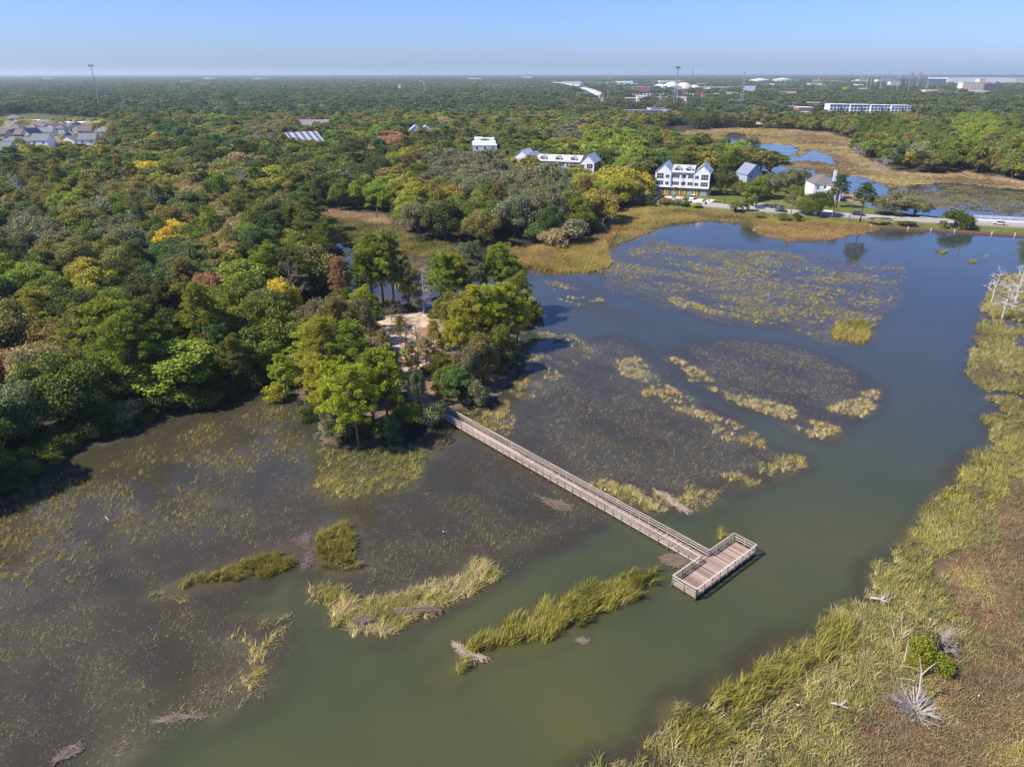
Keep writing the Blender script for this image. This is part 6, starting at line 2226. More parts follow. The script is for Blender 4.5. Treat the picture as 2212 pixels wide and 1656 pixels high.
# bridge
br = empty('bridge', V(2100, 484, 0), 0, 'low concrete road bridge with railings at the right edge', 'bridge')
o0 = Vector(br.location)
bp_ = [V(x, y, 0) for x, y in ((2085, 482.2), (2212, 489), (2330, 496), (2600, 512))]
for i in range(3):
    a = bp_[i] - o0
    b2 = bp_[i + 1] - o0
    d = (b2 - a).normalized()
    nr = Vector((-d.y, d.x, 0))
    MB().bar(a + Vector((0, 0, 0.55)), b2 + Vector((0, 0, 0.55)), 13.4, 0.5).build('deck', M_CONC, br)
    for s in (-1, 1):
        off_ = nr * s * 6.4
        for z in (1.35, 1.75, 2.1):
            MB().bar(a + off_ + Vector((0, 0, z)), b2 + off_ + Vector((0, 0, z)), 0.1, 0.12).build('rail', M_CONC if s < 0 else M_WHITE, br)
        n2 = int((b2 - a).length / 3)
        pm_ = MB().box(-0.12, 0.12, -0.12, 0.12, 0.8, 2.15).mesh('post', M_CONC)
        for k in range(n2):
            q = a.lerp(b2, k / n2) + off_
            o = link('post', pm_, br)
            o.location = q
    MB().bar(a + Vector((0, 0, -0.5)) - nr * 5, b2 + Vector((0, 0, -0.5)) - nr * 5, 0.6, 1.4).build('beam', M_DARK, br)
# crash rail near the round bush
g = empty('crash_barrier', V(1985, 473, 0.9), 0.0, 'short grey crash barrier before the bridge', 'barrier')
q = V(2018, 476, 0.9) - Vector(g.location)
MB().bar((0, 0, 0.7), (q.x, q.y, 0.7), 0.08, 0.35).build('rail', M_STEEL, g)
for k in range(5):
    MB().box(q.x * k / 4 - 0.07, q.x * k / 4 + 0.07, q.y * k / 4 + 0.06, q.y * k / 4 + 0.2, -0.2, 0.8).build('post', M_WOODPOLE, g)


# ---------------------------------------------------------------- vehicles
def paint(name, col):
    return simple(name, col, 0.3, var=0.03, coat=0.6)


def car(loc, rz, col, label, style='sedan', cat='car'):
    L, W_, H_ = {'sedan': (4.7, 1.8, 1.45), 'suv': (4.9, 1.95, 1.8), 'van': (5.1, 2.0, 1.8)}[style]
    e = empty('parked_car', loc, rz, label, cat)
    m_ = paint('car_paint', col)
    hb = 0.92 if style != 'sedan' else 0.82
    MB().prism([(-L / 2, 0.35), (-L / 2, hb), (-L / 2 + 0.5, hb + 0.05), (L / 2 - 1.2, hb + 0.04), (L / 2 - 0.1, hb - 0.15), (L / 2, 0.35)][::-1], -W_ / 2, W_ / 2).build('body', m_, e)
    c0, c1, c2, c3 = {'sedan': (-1.9, -1.2, 0.45, 1.2), 'suv': (-2.35, -2.1, 0.6, 1.25), 'van': (-2.45, -2.25, 1.0, 1.9)}[style]
    k = MB()
    w0, w1 = W_ / 2 - 0.06, W_ / 2 - 0.24
    k.hexa([(c0, -w0, hb), (c3, -w0, hb), (c3, w0, hb), (c0, w0, hb), (c1, -w1, H_ - 0.04), (c2, -w1, H_ - 0.04), (c2, w1, H_ - 0.04), (c1, w1, H_ - 0.04)])
    k.build('windows', M_GLASS, e)
    MB().box(c1 - 0.02, c2 + 0.02, -w1 - 0.02, w1 + 0.02, H_ - 0.04, H_ + 0.03).build('roof', m_, e)
    wh = MB()
    n = 12
    for s in (-1, 1):
        pass
    ring = [(0.34 * math.cos(2 * math.pi * i / n), 0.34 * math.sin(2 * math.pi * i / n)) for i in range(n)]
    wh.prism(ring[::-1], -0.11, 0.11)
    wm3 = wh.mesh('wheel', M_DARK)
    for x in (-L * 0.3, L * 0.31):
        for y in (-W_ / 2 + 0.1, W_ / 2 - 0.1):
            o = link('wheel', wm3, e)
            o.location = (x, y, 0.34)
    for s in (-1, 1):
        MB().box(L / 2 - 0.1, L / 2 + 0.02, s * W_ * 0.36 - 0.18, s * W_ * 0.36 + 0.18, 0.62, 0.76).build('headlight', M_WHITE, e)
    return e


rd = math.atan2((V(1700, 459) - V(1560, 447)).y, (V(1700, 459) - V(1560, 447)).x)
car(V(1496, 430, 1.0), ra - R(100), (0.75, 0.75, 0.75), 'white sport utility car on the driveway before a garage', 'suv')
car(V(1424, 431, 1.0), ra - R(125), (0.02, 0.02, 0.025), 'black sport utility car at the left end of the townhouses', 'suv')
car(V(1687, 458, 1.0), rd, (0.015, 0.022, 0.05), 'dark blue car on the road towing the trailer', 'suv')
car(V(1854, 466, 1.0), rd, (0.07, 0.012, 0.03), 'dark maroon minivan on the road before the lawn', 'van')
car(V(2158, 486.5, 1.02), rd + math.pi - 0.1, (0.55, 0.54, 0.5), 'silver sedan driving over the bridge', 'sedan').name = 'moving_car'
car(V(-40, 330, 1.0), 0.4, (0.7, 0.7, 0.7), 'white car parked in the street beyond the left frame', 'sedan') if False else None
car(V(128, 315, 0.95), 1.2, (0.75, 0.76, 0.78), 'white van parked between the houses on the left', 'van')
car(V(1325, 297, 0.95), 0.3, (0.7, 0.7, 0.72), 'white car at the long grey roofed shop', 'sedan')
# trailer
t = empty('trailer', V(1737, 459.5, 1.0), rd, 'white box trailer with orange red lettering on the road', 'trailer')
MB().box(-2.0, 2.0, -1.1, 1.1, 0.55, 2.6).build('box_body', M_WHITE, t)
MB().box(-1.95, 0.4, -1.115, -1.102, 1.95, 2.35).build('stripe', M_ORANGE, t)
MB().box(0.7, 1.8, -1.115, -1.102, 1.5, 2.1).build('picture_panel', M_BLUEP, t)
fc = bpy.data.curves.new('lettering', 'FONT')
fc.body = 'U-HAUL'
fc.size = 0.75
fc.extrude = 0.006
tmp = bpy.data.objects.new('tmp_text', fc)
COL.objects.link(tmp)
bpy.context.view_layer.update()
tme = bpy.data.meshes.new_from_object(tmp.evaluated_get(bpy.context.evaluated_depsgraph_get()))
bpy.data.objects.remove(tmp)
tme.materials.clear()
tme.materials.append(M_RED)
o = link('lettering', tme, t)
o.location = (-1.85, -1.112, 1.2)
o.rotation_euler = (R(90), 0, 0)
ring = [(0.32 * math.cos(2 * math.pi * i / 12), 0.32 * math.sin(2 * math.pi * i / 12)) for i in range(12)]
wm3 = MB().prism(ring[::-1], -0.1, 0.1).mesh('wheel', M_DARK)
for x in (-0.4, 0.35):
    for y in (-1.02, 1.02):
        o = link('wheel', wm3, t)
        o.location = (x, y, 0.32)
MB().bar((-2.0, 0, 0.5), (-3.1, 0, 0.45), 0.12, 0.12).build('drawbar', M_DARK, t)

# ---------------------------------------------------------------- poles, wires, bins
poles = []
for x, y, h, lab, lean in ((1757, 455, 12, 'pale street lamp pole in front of the hip roofed house', 0), (1833, 478, 12.5, 'wooden utility pole with a lamp left of the lone cedar', 0.03),
                     (1796, 474, 12, 'dark utility pole beside the bushy roadside tree', 0.03), (2083, 488, 12.5, 'leaning utility pole at the bridge abutment', 0.05)):
    e = empty('utility_pole', V(x, y, 0.6), 0, lab, 'utility pole')
    e.rotation_euler = (0, lean, 0)
    MB().tube([(0, 0, -0.5), (0, 0, h)], [0.2, 0.13], 8).build('pole', M_STEEL if 'street lamp' in lab else M_WOODPOLE, e)
    if 'lamp' in lab:
        MB().bar((0, 0, h - 0.6), (1.6, -0.3, h - 0.2), 0.12, 0.12).build('lamp_arm', M_STEEL, e)
        MB().box(1.4, 2.1, -0.5, -0.15, h - 0.35, h - 0.15).build('lamp_head', M_STEEL, e)
        if 'wooden' in lab:
            MB().tube([(0.35, 0, h - 3.2), (0.35, 0, h - 2.2)], [0.28, 0.28], 8).build('transformer', M_STEEL, e)
    else:
        MB().bar((-0.9, 0, h - 0.7), (0.9, 0, h - 0.7), 0.12, 0.12).build('crossarm', M_WOODPOLE, e)
    poles.append(Vector(e.location) + Vector((math.sin(lean) * h, 0, h * 0.97)))
poles = [poles[2], poles[1], poles[3], poles[3] + (poles[3] - poles[1]).normalized() * 95]
for k in range(3):
    for dz in (0, -1.1):
        a, b2 = poles[k], poles[k + 1]
        pts = []
        for i in range(13):
            u = i / 12
            q = a.lerp(b2, u)
            q.z += dz - 4 * 0.9 * u * (1 - u)
            pts.append(q - a)
        o = MB().tube(pts, [0.025] * 13, 3, False).build('power_line', M_DARK)
        o.location = a
        tag(o, '%s power line of the %s span along the lake road' % ('upper' if dz == 0 else 'lower', ('left', 'middle', 'right')[k]), 'power line')
for x, y, lab in ((1492, 440, 'dark wheeled bin at the kerb by the grass island'), (1524, 442, 'dark wheeled bin at the kerb right of the driveway'), (1482, 434, 'dark bin beside the palm on the grass island')):
    e = empty('wheelie_bin', V(x, y, 0.95), 0.2, lab, 'bin')
    MB().box(-0.35, 0.35, -0.35, 0.35, 0, 1.0).build('bin_body', M_DARK, e)
    MB().box(-0.4, 0.4, -0.4, 0.4, 1.0, 1.1).build('lid', M_DARK, e)

# ---------------------------------------------------------------- the town and industry behind
def on(x, y):
    return V(x, y, 0.6)


def flat_b(x, y, w, d, h, wall, roof, label, rz=0.05, win=0, name='building'):
    e = empty(name, on(x, y), rz, label, 'building')
    if name == 'distant_building':
        h *= 1.25
    MB().box(0, w, 0, d, -0.4, h).build('wall', wall, e)
    MB().box(-0.3, w + 0.3, -0.3, d + 0.3, h + 0.01, h + 0.6).build('roof', roof, e)
    if win:
        rows = max(1, int(h // 4))
        wmm = MB().box(-1.0, 1.0, -0.08, 0.02, 0, 1.9).mesh('window', M_GLASS)
        for r_ in range(rows):
            for i in range(win):
                o = link('window', wmm, e)
                o.location = (w * (i + 0.5) / win, 0, 1.2 + r_ * (h / rows))
    return e


# long white apartment building: staggered bays
e = empty('apartment_building', on(1790, 246), -0.02, 'long white four storey apartment block beyond the back marsh', 'apartment building')
for i in range(8):
    y0 = (0, 3)[i % 2] + i * 0.5
    MB().box(i * 15, i * 15 + 15, y0, y0 + 20, -0.4, 12 - i * 0.3).build('wall', M_WHITE, e)
    MB().box(i * 15 - 0.3, i * 15 + 15.2, y0 - 0.4, y0 + 20, 12 - i * 0.3 + 0.01, 12.8 - i * 0.3).build('roof', M_WHITE, e)
    wmm = MB().box(-1.6, 1.6, -0.12, 0.05, 0, 2.1).mesh('window', M_GLASS)
    for r_ in range(3):
        for k in range(3):
            o = link('window', wmm, e)
            o.location = (i * 15 + 2.6 + k * 4.9, y0, 1.2 + r_ * 3.8)
FB = [
    (1335, 250, 62, 30, 6, M_GREY, M_GSHINGLE, 'long grey roofed shop behind the green wood', 12),
    (1405, 246, 34, 26, 7, M_WHITE, M_GSHINGLE, 'white fronted shed right of the long grey roof', 4),
    (1395, 240, 40, 22, 6, M_ORANGE, M_ORANGE, 'orange roofed shed behind the grey shops', 3),
    (1440, 241, 26, 22, 8, M_RED, M_RED, 'row of red containers right of the orange shed', 0),
    (1400, 222, 46, 26, 9, M_WHITE, M_WHITE, 'white roofed depot behind the orange shed', 4),
    (1428, 226, 28, 8, 8, M_BLUEP, M_BLUEP, 'stack of blue containers before the white depot', 0),
    (1448, 224, 26, 8, 8, M_RED, M_RED, 'stack of red containers before the white depot', 0),
    (1290, 228, 28, 20, 7, M_BRICK, M_ROOFMET, 'brown walled shop with pale roof below the dark trestle', 3),
    (1735, 200 + 23, 30, 20, 5, M_WHITE, M_GSHINGLE, 'low white shop at the right before the forest', 3),
    (1578, 262, 18, 14, 4, M_RED, M_RED, 'small house with a bright red roof behind the marsh', 0),
    (1626, 264, 22, 14, 4, M_CREAM, M_WHITE, 'small pale roofed house right of the red roof', 0),
    (1642, 270, 30, 14, 4, M_CREAM, M_GSHINGLE, 'grey roofed house right of the small pale roof', 0),
    (1696, 238, 18, 16, 9, M_CREAM, M_SHINGLE, 'tall brown roofed house left of the long apartments', 3),
    (1700, 252, 30, 14, 5, M_WHITE, M_WHITE, 'white low roofs below the tall brown roofed house', 3),
    (2045, 300, 14, 10, 4, M_WHITE, M_MAUVE, 'small white building peeping from the right wood', 2),
    (2000, 246, 18, 12, 5, M_WHITE, M_WHITE, 'white roof behind the right wood', 0),
]
for x, y, w, d, h, wa, ro, lab, wi in FB:
    flat_b(x, y, w, d, h, wa, ro, lab, 0.04, wi)
FB2 = [
    (2044, 184.5, 330, 170, 24, M_WHITE, M_WHITE, 'huge white hangar on the right horizon', 0),
    (1935, 184.5, 260, 170, 21, M_GREY, M_GREY, 'long dark shed left of the huge white hangar', 0),
    (2154, 184, 300, 170, 22, M_CREAM, M_WHITE, 'pale hangar at the far right horizon', 0),
    (2076, 202, 62, 26, 22, M_CREAM, M_CREAM, 'cream tower block, left wing, on the right skyline', 6),
    (2110, 200, 18, 22, 29, M_CREAM, M_CREAM, 'cream stair tower in the middle of the tower block', 0),
    (2124, 202, 42, 26, 20, M_SHINGLE, M_CREAM, 'dark right wing of the tower block', 5),
    (2010, 211, 90, 40, 6, M_CREAM, M_WHITE, 'wide low warehouse below the dark shed', 0),
    (1978, 207, 60, 30, 6, M_ORANGE, M_ROOFMET, 'orange walled warehouse left of the wide low one', 0),
    (1925, 207, 40, 24, 8, M_ORANGE, M_ORANGE, 'orange shed under the lamp masts', 0),
    (2050, 205, 110, 30, 6, M_WHITE, M_WHITE, 'thin white roof right of the warehouse', 0),
    (1922, 193, 36, 24, 18, M_CREAM, M_CREAM, 'cream block under the lamp masts', 3),
    (1844, 183, 70, 30, 12, M_WHITE, M_WHITE, 'white shed left of the lamp masts', 0),
    (1895, 181, 130, 40, 14, M_WHITE, M_WHITE, 'white sheds among the lamp masts', 0),
    (1740, 181, 70, 30, 14, M_CREAM, M_CREAM, 'cream building right of the storage tanks', 4),
    (1215, 184, 90, 30, 12, M_WHITE, M_WHITE, 'white building by the ramp', 0),
    (1310, 185, 120, 30, 10, M_WHITE, M_ROOFMET, 'long pale works roof beside the ramp', 0),
    (1425, 182, 130, 40, 13, M_WHITE, M_ROOFMET, 'pale works buildings in the industrial area', 0),
    (1500, 196, 150, 30, 8, M_CREAM, M_WHITE, 'low white industrial roofs right of the trestle', 0),
    (390, 180, 70, 40, 10, M_WHITE, M_WHITE, 'white roof glinting in the left distance', 0),
    (455, 182, 40, 30, 8, M_WHITE, M_WHITE, 'smaller white roof right of the glinting one', 0),
    (733, 171, 60, 40, 10, M_WHITE, M_WHITE, 'distant white roofs left of centre', 0),
    (905, 180, 60, 30, 9, M_WHITE, M_WHITE, 'white roof in the distance above the rust tree', 0),
    (590, 171, 50, 40, 10, M_WHITE, M_GSHINGLE, 'distant grey white roof left of centre', 0),
    (1120, 178, 40, 30, 8, M_WHITE, M_WHITE, 'distant white roof left of the ramp', 0),
    (170, 178, 40, 40, 8, M_WHITE, M_WHITE, 'distant pale roof left of the tall mast', 0),
    (1545, 214, 20, 15, 8, M_WHITE, M_WHITE, 'small white roof right of the lattice mast', 0),
    (1560, 226, 26, 15, 6, M_BRICK, M_WHITE, 'brick shop with white roof in the right trees', 2),
    (2130, 192, 60, 26, 8, M_WHITE, M_WHITE, 'white roofs at the far right under the pale hangar', 0),
]
for x, y, w, d, h, wa, ro, lab, wi in FB2:
    flat_b(x, y, w, d, h, wa, ro, lab, 0.02, wi, 'distant_building')
for (x, yy, w, d, h, wa, ro, rz, lab) in SHEDS:
    flat_b(x, yy, w, d, h, (M_WHITE, M_CREAM, M_GREY, M_BRICK)[wa], (M_WHITE, M_ROOFMET, M_GSHINGLE, M_SHINGLE)[ro], lab, rz, 0, 'shed')
# storage tanks
for x, y, r_, h, lab in ((1640, 182, 52, 20, 'big pale storage tank with a cone roof on the skyline'), (1688, 181, 50, 20, 'second pale storage tank, right one on the skyline')):
    e = empty('storage_tank', on(x, y), 0, lab, 'storage tank')
    MB().tube([(0, 0, -1), (0, 0, h)], [r_, r_], 40).build('tank_wall', M_CREAM, e)
    MB().tube([(0, 0, h), (0, 0, h + 7)], [r_ + 0.6, 2], 40).build('roof', M_WHITE, e)
# domes / heaps
for k, (x, y, r_) in enumerate(((1365, 195, 26), (1390, 195, 34), (1416, 195, 32), (1438, 195, 22))):
    e = empty('storage_dome', on(x + 60, y), 0, '%s pale domed shed from the left in the industrial area' % ORD[k], 'dome')
    pts = []
    rad = []
    for i in range(7):
        t_ = i / 6 * math.pi / 2 * 0.96
        pts.append((0, 0, r_ * 0.75 * math.sin(t_)))
        rad.append(r_ * math.cos(t_))
    MB().tube(pts, rad, 20).build('shell', M_CREAM if k else M_WHITE, e, True)
# motorway ramp running away on piers
rp = [V(1300, 216, 0), V(1275, 204, 0), V(1245, 194, 0), V(1215, 187, 0), V(1175, 181, 0)]
e = empty('highway_ramp', (rp[0].x, rp[0].y, 0), 0, 'pale elevated highway ramp running toward the horizon', 'highway ramp')
o0 = Vector((rp[0].x, rp[0].y, 0))
zz = (9, 11, 13, 14, 12)
for i in range(4):
    a = rp[i] - o0 + Vector((0, 0, zz[i]))
    b2 = rp[i + 1] - o0 + Vector((0, 0, zz[i + 1]))
    MB().bar(a, b2, 24, 1.6).build('deck', M_CONC, e)
    for k in range(6):
        q = a.lerp(b2, k / 6)
        MB().box(q.x - 8, q.x + 8, q.y - 1, q.y + 1, -1, q.z - 0.8).build('pier', M_CONC, e)
# dark trestle
tp = [V(1318, 214, 0), V(1500, 212, 0)]
e = empty('railway_trestle', tp[0], 0, 'long dark trestle bridge on many piers in the industrial area', 'trestle')
d = tp[1] - tp[0]
MB().bar((0, 0, 13), (d.x, d.y, 13), 10, 2.2).build('deck', M_DARK, e)
pr_ = MB().box(-0.8, 0.8, -3, 3, -1, 12).mesh('pier', M_SHINGLE)
for k in range(26):
    o = link('pier', pr_, e)
    o.location = (d.x * k / 25, d.y * k / 25, 0)


def mast(x, yb, yt, label, kind='mast', w=0.5, mat=None, name='mast', cat='mast', top=None):
    p = V(x, yb, 0.5)
    dep = p.y * math.cos(PITCH) + (CAM_H) * math.sin(PITCH)
    h = (yb - yt) / FV * dep / math.cos(PITCH)
    e = empty(name, p, 0, label, cat)
    if kind == 'lattice':
        m_ = MB()
        b0, t0 = w * 3, w * 0.8
        for sx, sy in ((-1, -1), (1, -1), (1, 1), (-1, 1)):
            m_.bar((sx * b0, sy * b0, 0), (sx * t0, sy * t0, h), w * 0.35, w * 0.35)
        n2 = 12
        for i in range(n2):
            r0 = b0 + (t0 - b0) * i / n2
            r1 = b0 + (t0 - b0) * (i + 1) / n2
            z0, z1 = h * i / n2, h * (i + 1) / n2
            for (ax, ay), (bx, by) in (((-1, -1), (1, -1)), ((1, -1), (1, 1)), ((1, 1), (-1, 1)), ((-1, 1), (-1, -1))):
                m_.bar((ax * r0, ay * r0, z0), (bx * r1, by * r1, z1), w * 0.22, w * 0.22)
        m_.build('frame', mat or M_STEEL, e)
    else:
        MB().tube([(0, 0, 0), (0, 0, h)], [w, w * 0.55], 8).build('pole', mat or M_STEEL, e)
    if top == 'cell':
        pm_ = MB().box(-0.35, 0.35, -0.25, 0.25, -1.2, 1.2).mesh('antenna', M_DARK)
        MB().tube([(0, 0, h - 1.2), (0, 0, h - 0.9)], [3.2, 3.2], 12).build('antenna_ring', M_STEEL, e)
        for i in range(12):
            o = link('antenna', pm_, e)
            o.location = (3.3 * math.cos(i * math.pi / 6), 3.3 * math.sin(i * math.pi / 6), h - 0.6)
    elif top == 'light':
        MB().box(-2.2, 2.2, -0.4, 0.4, h - 0.9, h + 0.9).build('lamp_head', M_STEEL, e)
    elif top == 'cross':
        for z in (h - 0.8, h - 4.5, h - 8):
            MB().box(-3.2, 3.2, -0.2, 0.2, z, z + 0.5).build('crossarm', mat or M_STEEL, e)
    return e


mast(217, 238, 156, 'tall grey phone mast rising above the left horizon', w=0.75, top='cell')
mast(1457, 237, 160, 'lattice phone tower over the industrial area', 'lattice', 1.0, top='cell')
mast(1600, 232, 168, 'second lattice tower right of the lattice phone tower', 'lattice', 0.9)
mast(423, 168, 141, 'thin radio mast on the left horizon', 'lattice', 2.0)
mast(917, 208, 180, 'white power pylon with three crossarms above the wood', w=0.5, mat=M_WHITE, top='cross')
mast(898, 200, 178, 'lamp mast just left of the white pylon', w=0.4, top='light')
mast(721, 200, 179, 'lamp mast above the wood left of centre', w=0.4, top='light')
mast(1057, 214, 178, 'tall lamp mast with a flat head near the centre', w=0.45, top='light')
mast(378, 206, 190, 'slim pole above the left wood', w=0.35)
mast(40, 195, 180, 'slim pole at the far left distance', w=0.5)
mast(776, 200, 186, 'thin pole right of the left lamp mast', w=0.35)
mast(730, 185, 168, 'far thin mast left of centre', w=0.9)
mast(1495, 172, 152, 'dark chimney like tower on the horizon', w=3.5, mat=M_DARK)
mast(1565, 178, 160, 'thin mast left of the big tank', 'lattice', 1.0)
mast(1707, 190, 165, 'thin lattice mast above the right tank', 'lattice', 1.0)
for i in range(14):
    x = 1868 + i * 10.5 + 3 * math.sin(i * 3.3)
    yb = (204, 196, 190)[i % 3] + 2
    mast(x, yb, 162 + 6 * math.sin(i * 1.7) + 3, '%s lamp mast from the left in the row before the hangar' % ORD[i], w=0.32, name='lamp_mast', mat=M_WHITE)
# cranes
for k, (x, yt, col) in enumerate(((1971, 151, M_RED), (1988, 148, M_ORANGE))):
    p = V(x, 171, 0.5)
    dep = p.y * math.cos(PITCH) + CAM_H * math.sin(PITCH)
    u_ = dep / FV
    e = empty('tower_crane', p, 0, ('left' if k == 0 else 'right') + ' crane with a raised jib above the long dark shed', 'crane')
    MB().tube([(0, 0, 0), (0, 0, 14 * u_)], [u_ * 0.5, u_ * 0.5], 6).build('tower', col, e)
    MB().tube([(-3 * u_, 0, 10 * u_), (13 * u_, 0, 25 * u_)], [u_ * 0.55, u_ * 0.3], 5).build('jib', col, e)
    MB().box(-4.5 * u_, -2 * u_, -u_, u_, 7.5 * u_, 11 * u_).build('counterweight', M_DARK, e)
# roadside signs on poles
for x, yb, yt, w, mat, lab in ((864, 195, 184, 5, M_WHITE, 'white sign board on a pole above the wood'), (1023, 196, 184, 4, M_RED, 'red sign board on a pole above the wood'),
                          (1509, 222, 202, 7, M_BLUEP, 'tall red and blue roadside sign in the industrial area'), (1679, 212, 207, 26, M_YELLOW, 'yellow sign board on the right skyline'),
                          (1617, 202, 188, 30, M_WHITE, 'wide white billboard before the tanks'), (1736, 250, 246, 6, M_MAUVE, 'purple sign by the low white roofs'), (1823, 196, 190, 12, M_YELLOW, 'little yellow sign on the right horizon')):
    p = V(x, yb + 6, 0.5)
    dep = p.y * math.cos(PITCH) + CAM_H * math.sin(PITCH)
    u_ = dep / FV
    e = empty('sign', p, 0, lab, 'sign')
    h = (yb + 6 - yt) * u_
    MB().tube([(0, 0.3, 0), (0, 0.3, h * 0.95)], [0.35, 0.3], 6).build('pole', M_STEEL, e)
    MB().box(-w * u_ * 0.42, w * u_ * 0.42, -0.3, 0.2, h - (yb - yt) * u_ * 0.75, h).build('board', mat, e)
    if 'red and blue' in lab:
        MB().box(-w * u_ * 0.42, w * u_ * 0.42, -0.36, -0.31, h - (yb - yt) * u_ * 0.4, h).build('upper_board', M_RED, e)

# ---------------------------------------------------------------- driftwood, wrack, dead shrubs on the marsh
def wrack(pg, h, label, seed, n=420, L=1.4, mat=None, along=0.0):
    pg = np.asarray(pg)
    c = pg.mean(0)
    rs = np.random.default_rng(seed)
    m_ = MB()
    x0, y0 = pg.min(0)
    x1, y1 = pg.max(0)
    k = 0
    # a flattened mat of crossing stems
    for _ in range(n * 6):
        if k >= n:
            break
        x = x0 + (x1 - x0) * rs.random()
        y = y0 + (y1 - y0) * rs.random()
        if not inside(np.array([x]), np.array([y]), pg)[0]:
            continue
        a = along + rs.normal() * 0.45
        l_ = L * (0.4 + 0.8 * rs.random())
        z = 0.03 + h * rs.random()
        dx, dy = math.cos(a) * l_ / 2, math.sin(a) * l_ / 2
        m_.bar((x - c[0] - dx, y - c[1] - dy, z), (x - c[0] + dx, y - c[1] + dy, z + rs.normal() * 0.04), 0.045, 0.03)
        k += 1
    o = m_.build('reed_wrack', mat or M_WRACK)
    o.location = (c[0], c[1], 0)
    tag(o, label, 'dead reeds', kind='stuff')
    return o


wrack(Z5((2000, 345), (2050, 325), (2110, 335), (2145, 360), (2140, 385), (2080, 395), (2030, 380)), 0.25, 'brown floating mat of dead reeds beside the platform', 1, 420, 1.2, along=-0.3)
wrack(Z5((900, 800), (930, 845), (990, 875), (1050, 880), (1030, 892), (960, 885), (910, 845)), 0.3, 'pale bundle of dead reeds at the tip of the green strip', 2, 240, 1.6, simple('pale_wrack', (0.36, 0.28, 0.20), 0.9, var=0.4, scale=9), along=-0.5)
wrack(Z5((540, 640), (640, 622), (780, 620), (790, 645), (700, 650), (600, 655)), 0.6, 'brown dead reed band across the straw islet', 3, 260, 1.5, along=0.0)
wrack(Z5((345, 690), (400, 668), (455, 672), (440, 700), (370, 712)), 0.6, 'brown dead reed knot in the straw islet', 4, 160, 1.2, along=0.3)
wrack(Z5((1550, 780), (1575, 770), (1610, 785), (1585, 802), (1552, 800)), 0.1, 'small drifting clump of dead reeds', 5, 70, 0.9)
wrack(poly([(1170, 1075), (1190, 1078), (1235, 1092), (1225, 1105), (1195, 1100), (1172, 1085)]), 0.15, 'dead reed stems floating left of the boardwalk', 6, 120, 1.5, along=-0.4)
wrack(poly([(1410, 1060), (1440, 1070), (1470, 1092), (1490, 1105), (1478, 1108), (1440, 1085)]), 0.35, 'pale dead stems lying over the flooded reeds', 7, 120, 2.2, simple('pale_stems', (0.42, 0.32, 0.25), 0.9, var=0.3), along=-0.75)
wrack(Z4((355, 1600), (420, 1550), (500, 1500), (520, 1520), (500, 1560), (400, 1610)), 0.15, 'brown reed and twig pile at the lower left', 8, 110, 1.4, along=0.6)
wrack(Z4((1010, 1350), (1150, 1310), (1300, 1310), (1310, 1330), (1150, 1330), (1030, 1370)), 0.08, 'curved line of dead stems at the lower left channel edge', 9, 70, 2.0, M_DEADBR, along=0.15)
wrack(Z4((1880, 180), (2010, 120), (2010, 200), (2030, 330), (1960, 390), (1930, 340), (1990, 250)), 0.06, 'brown stems between the green strip and the green block', 10, 200, 1.0, M_DEADBR, along=0.9)


def Zr(x, y, z=0.0):
    return V((2300 + x / 2.7786) / 1.35624, (1650 + y / 2.7786) / 1.35624, z)


# fan shaped white dead shrub
rs = np.random.default_rng(77)
p = Zr(1055, 1230)
e = empty('dead_shrub', p, 0, 'bleached white dead shrub with branches fanned out on the brown meadow', 'dead shrub')
m_ = MB()
for i in range(95):
    a = i * 2.4
    el = rs.random() * 0.9
    L = 1.5 + 1.3 * rs.random()
    d = np.array([math.cos(a) * math.cos(el), math.sin(a) * math.cos(el), math.sin(el) + 0.1])
    q1 = d * L * 0.5 + rs.normal(size=3) * 0.08
    q2 = d * L + rs.normal(size=3) * 0.15 - np.array([0, 0, 0.2])
    m_.tube([(0, 0, 0.1), tuple(q1), tuple(q2)], [0.035, 0.024, 0.008], 4, False)
    for k in range(2):
        b0 = q1 + (q2 - q1) * rs.random() * 0.6
        m_.tube([tuple(b0), tuple(b0 + d * 0.5 + rs.normal(size=3) * 0.25)], [0.02, 0.006], 3, False)
m_.build('branches', M_WHITEWOOD, e)
st = empty('dead_tree', Zr(1050, 1190), 0, 'slender white dead stem with forked top behind the fanned shrub', 'dead tree')
m_ = MB()
m_.tube([(0, 0, 0), (0.1, 0.3, 2.2), (0.0, 0.6, 4.2), (-0.4, 0.8, 5.6)], [0.11, 0.09, 0.06, 0.02], 6)
for a, b2 in (((0, 0.6, 4.2), (-2.6, 0.7, 4.9)), ((0, 0.5, 3.8), (1.2, 0.6, 5.3)), ((0.6, 0.6, 4.6), (1.6, 0.7, 4.2)), ((0.05, 0.3, 2.2), (-1.9, 0.3, 3.0))):
    m_.tube([a, tuple((np.array(a) + np.array(b2)) / 2 + np.array([0, 0, 0.15])), b2], [0.05, 0.035, 0.012], 4, False)
m_.build('branches', M_WHITEWOOD, st)
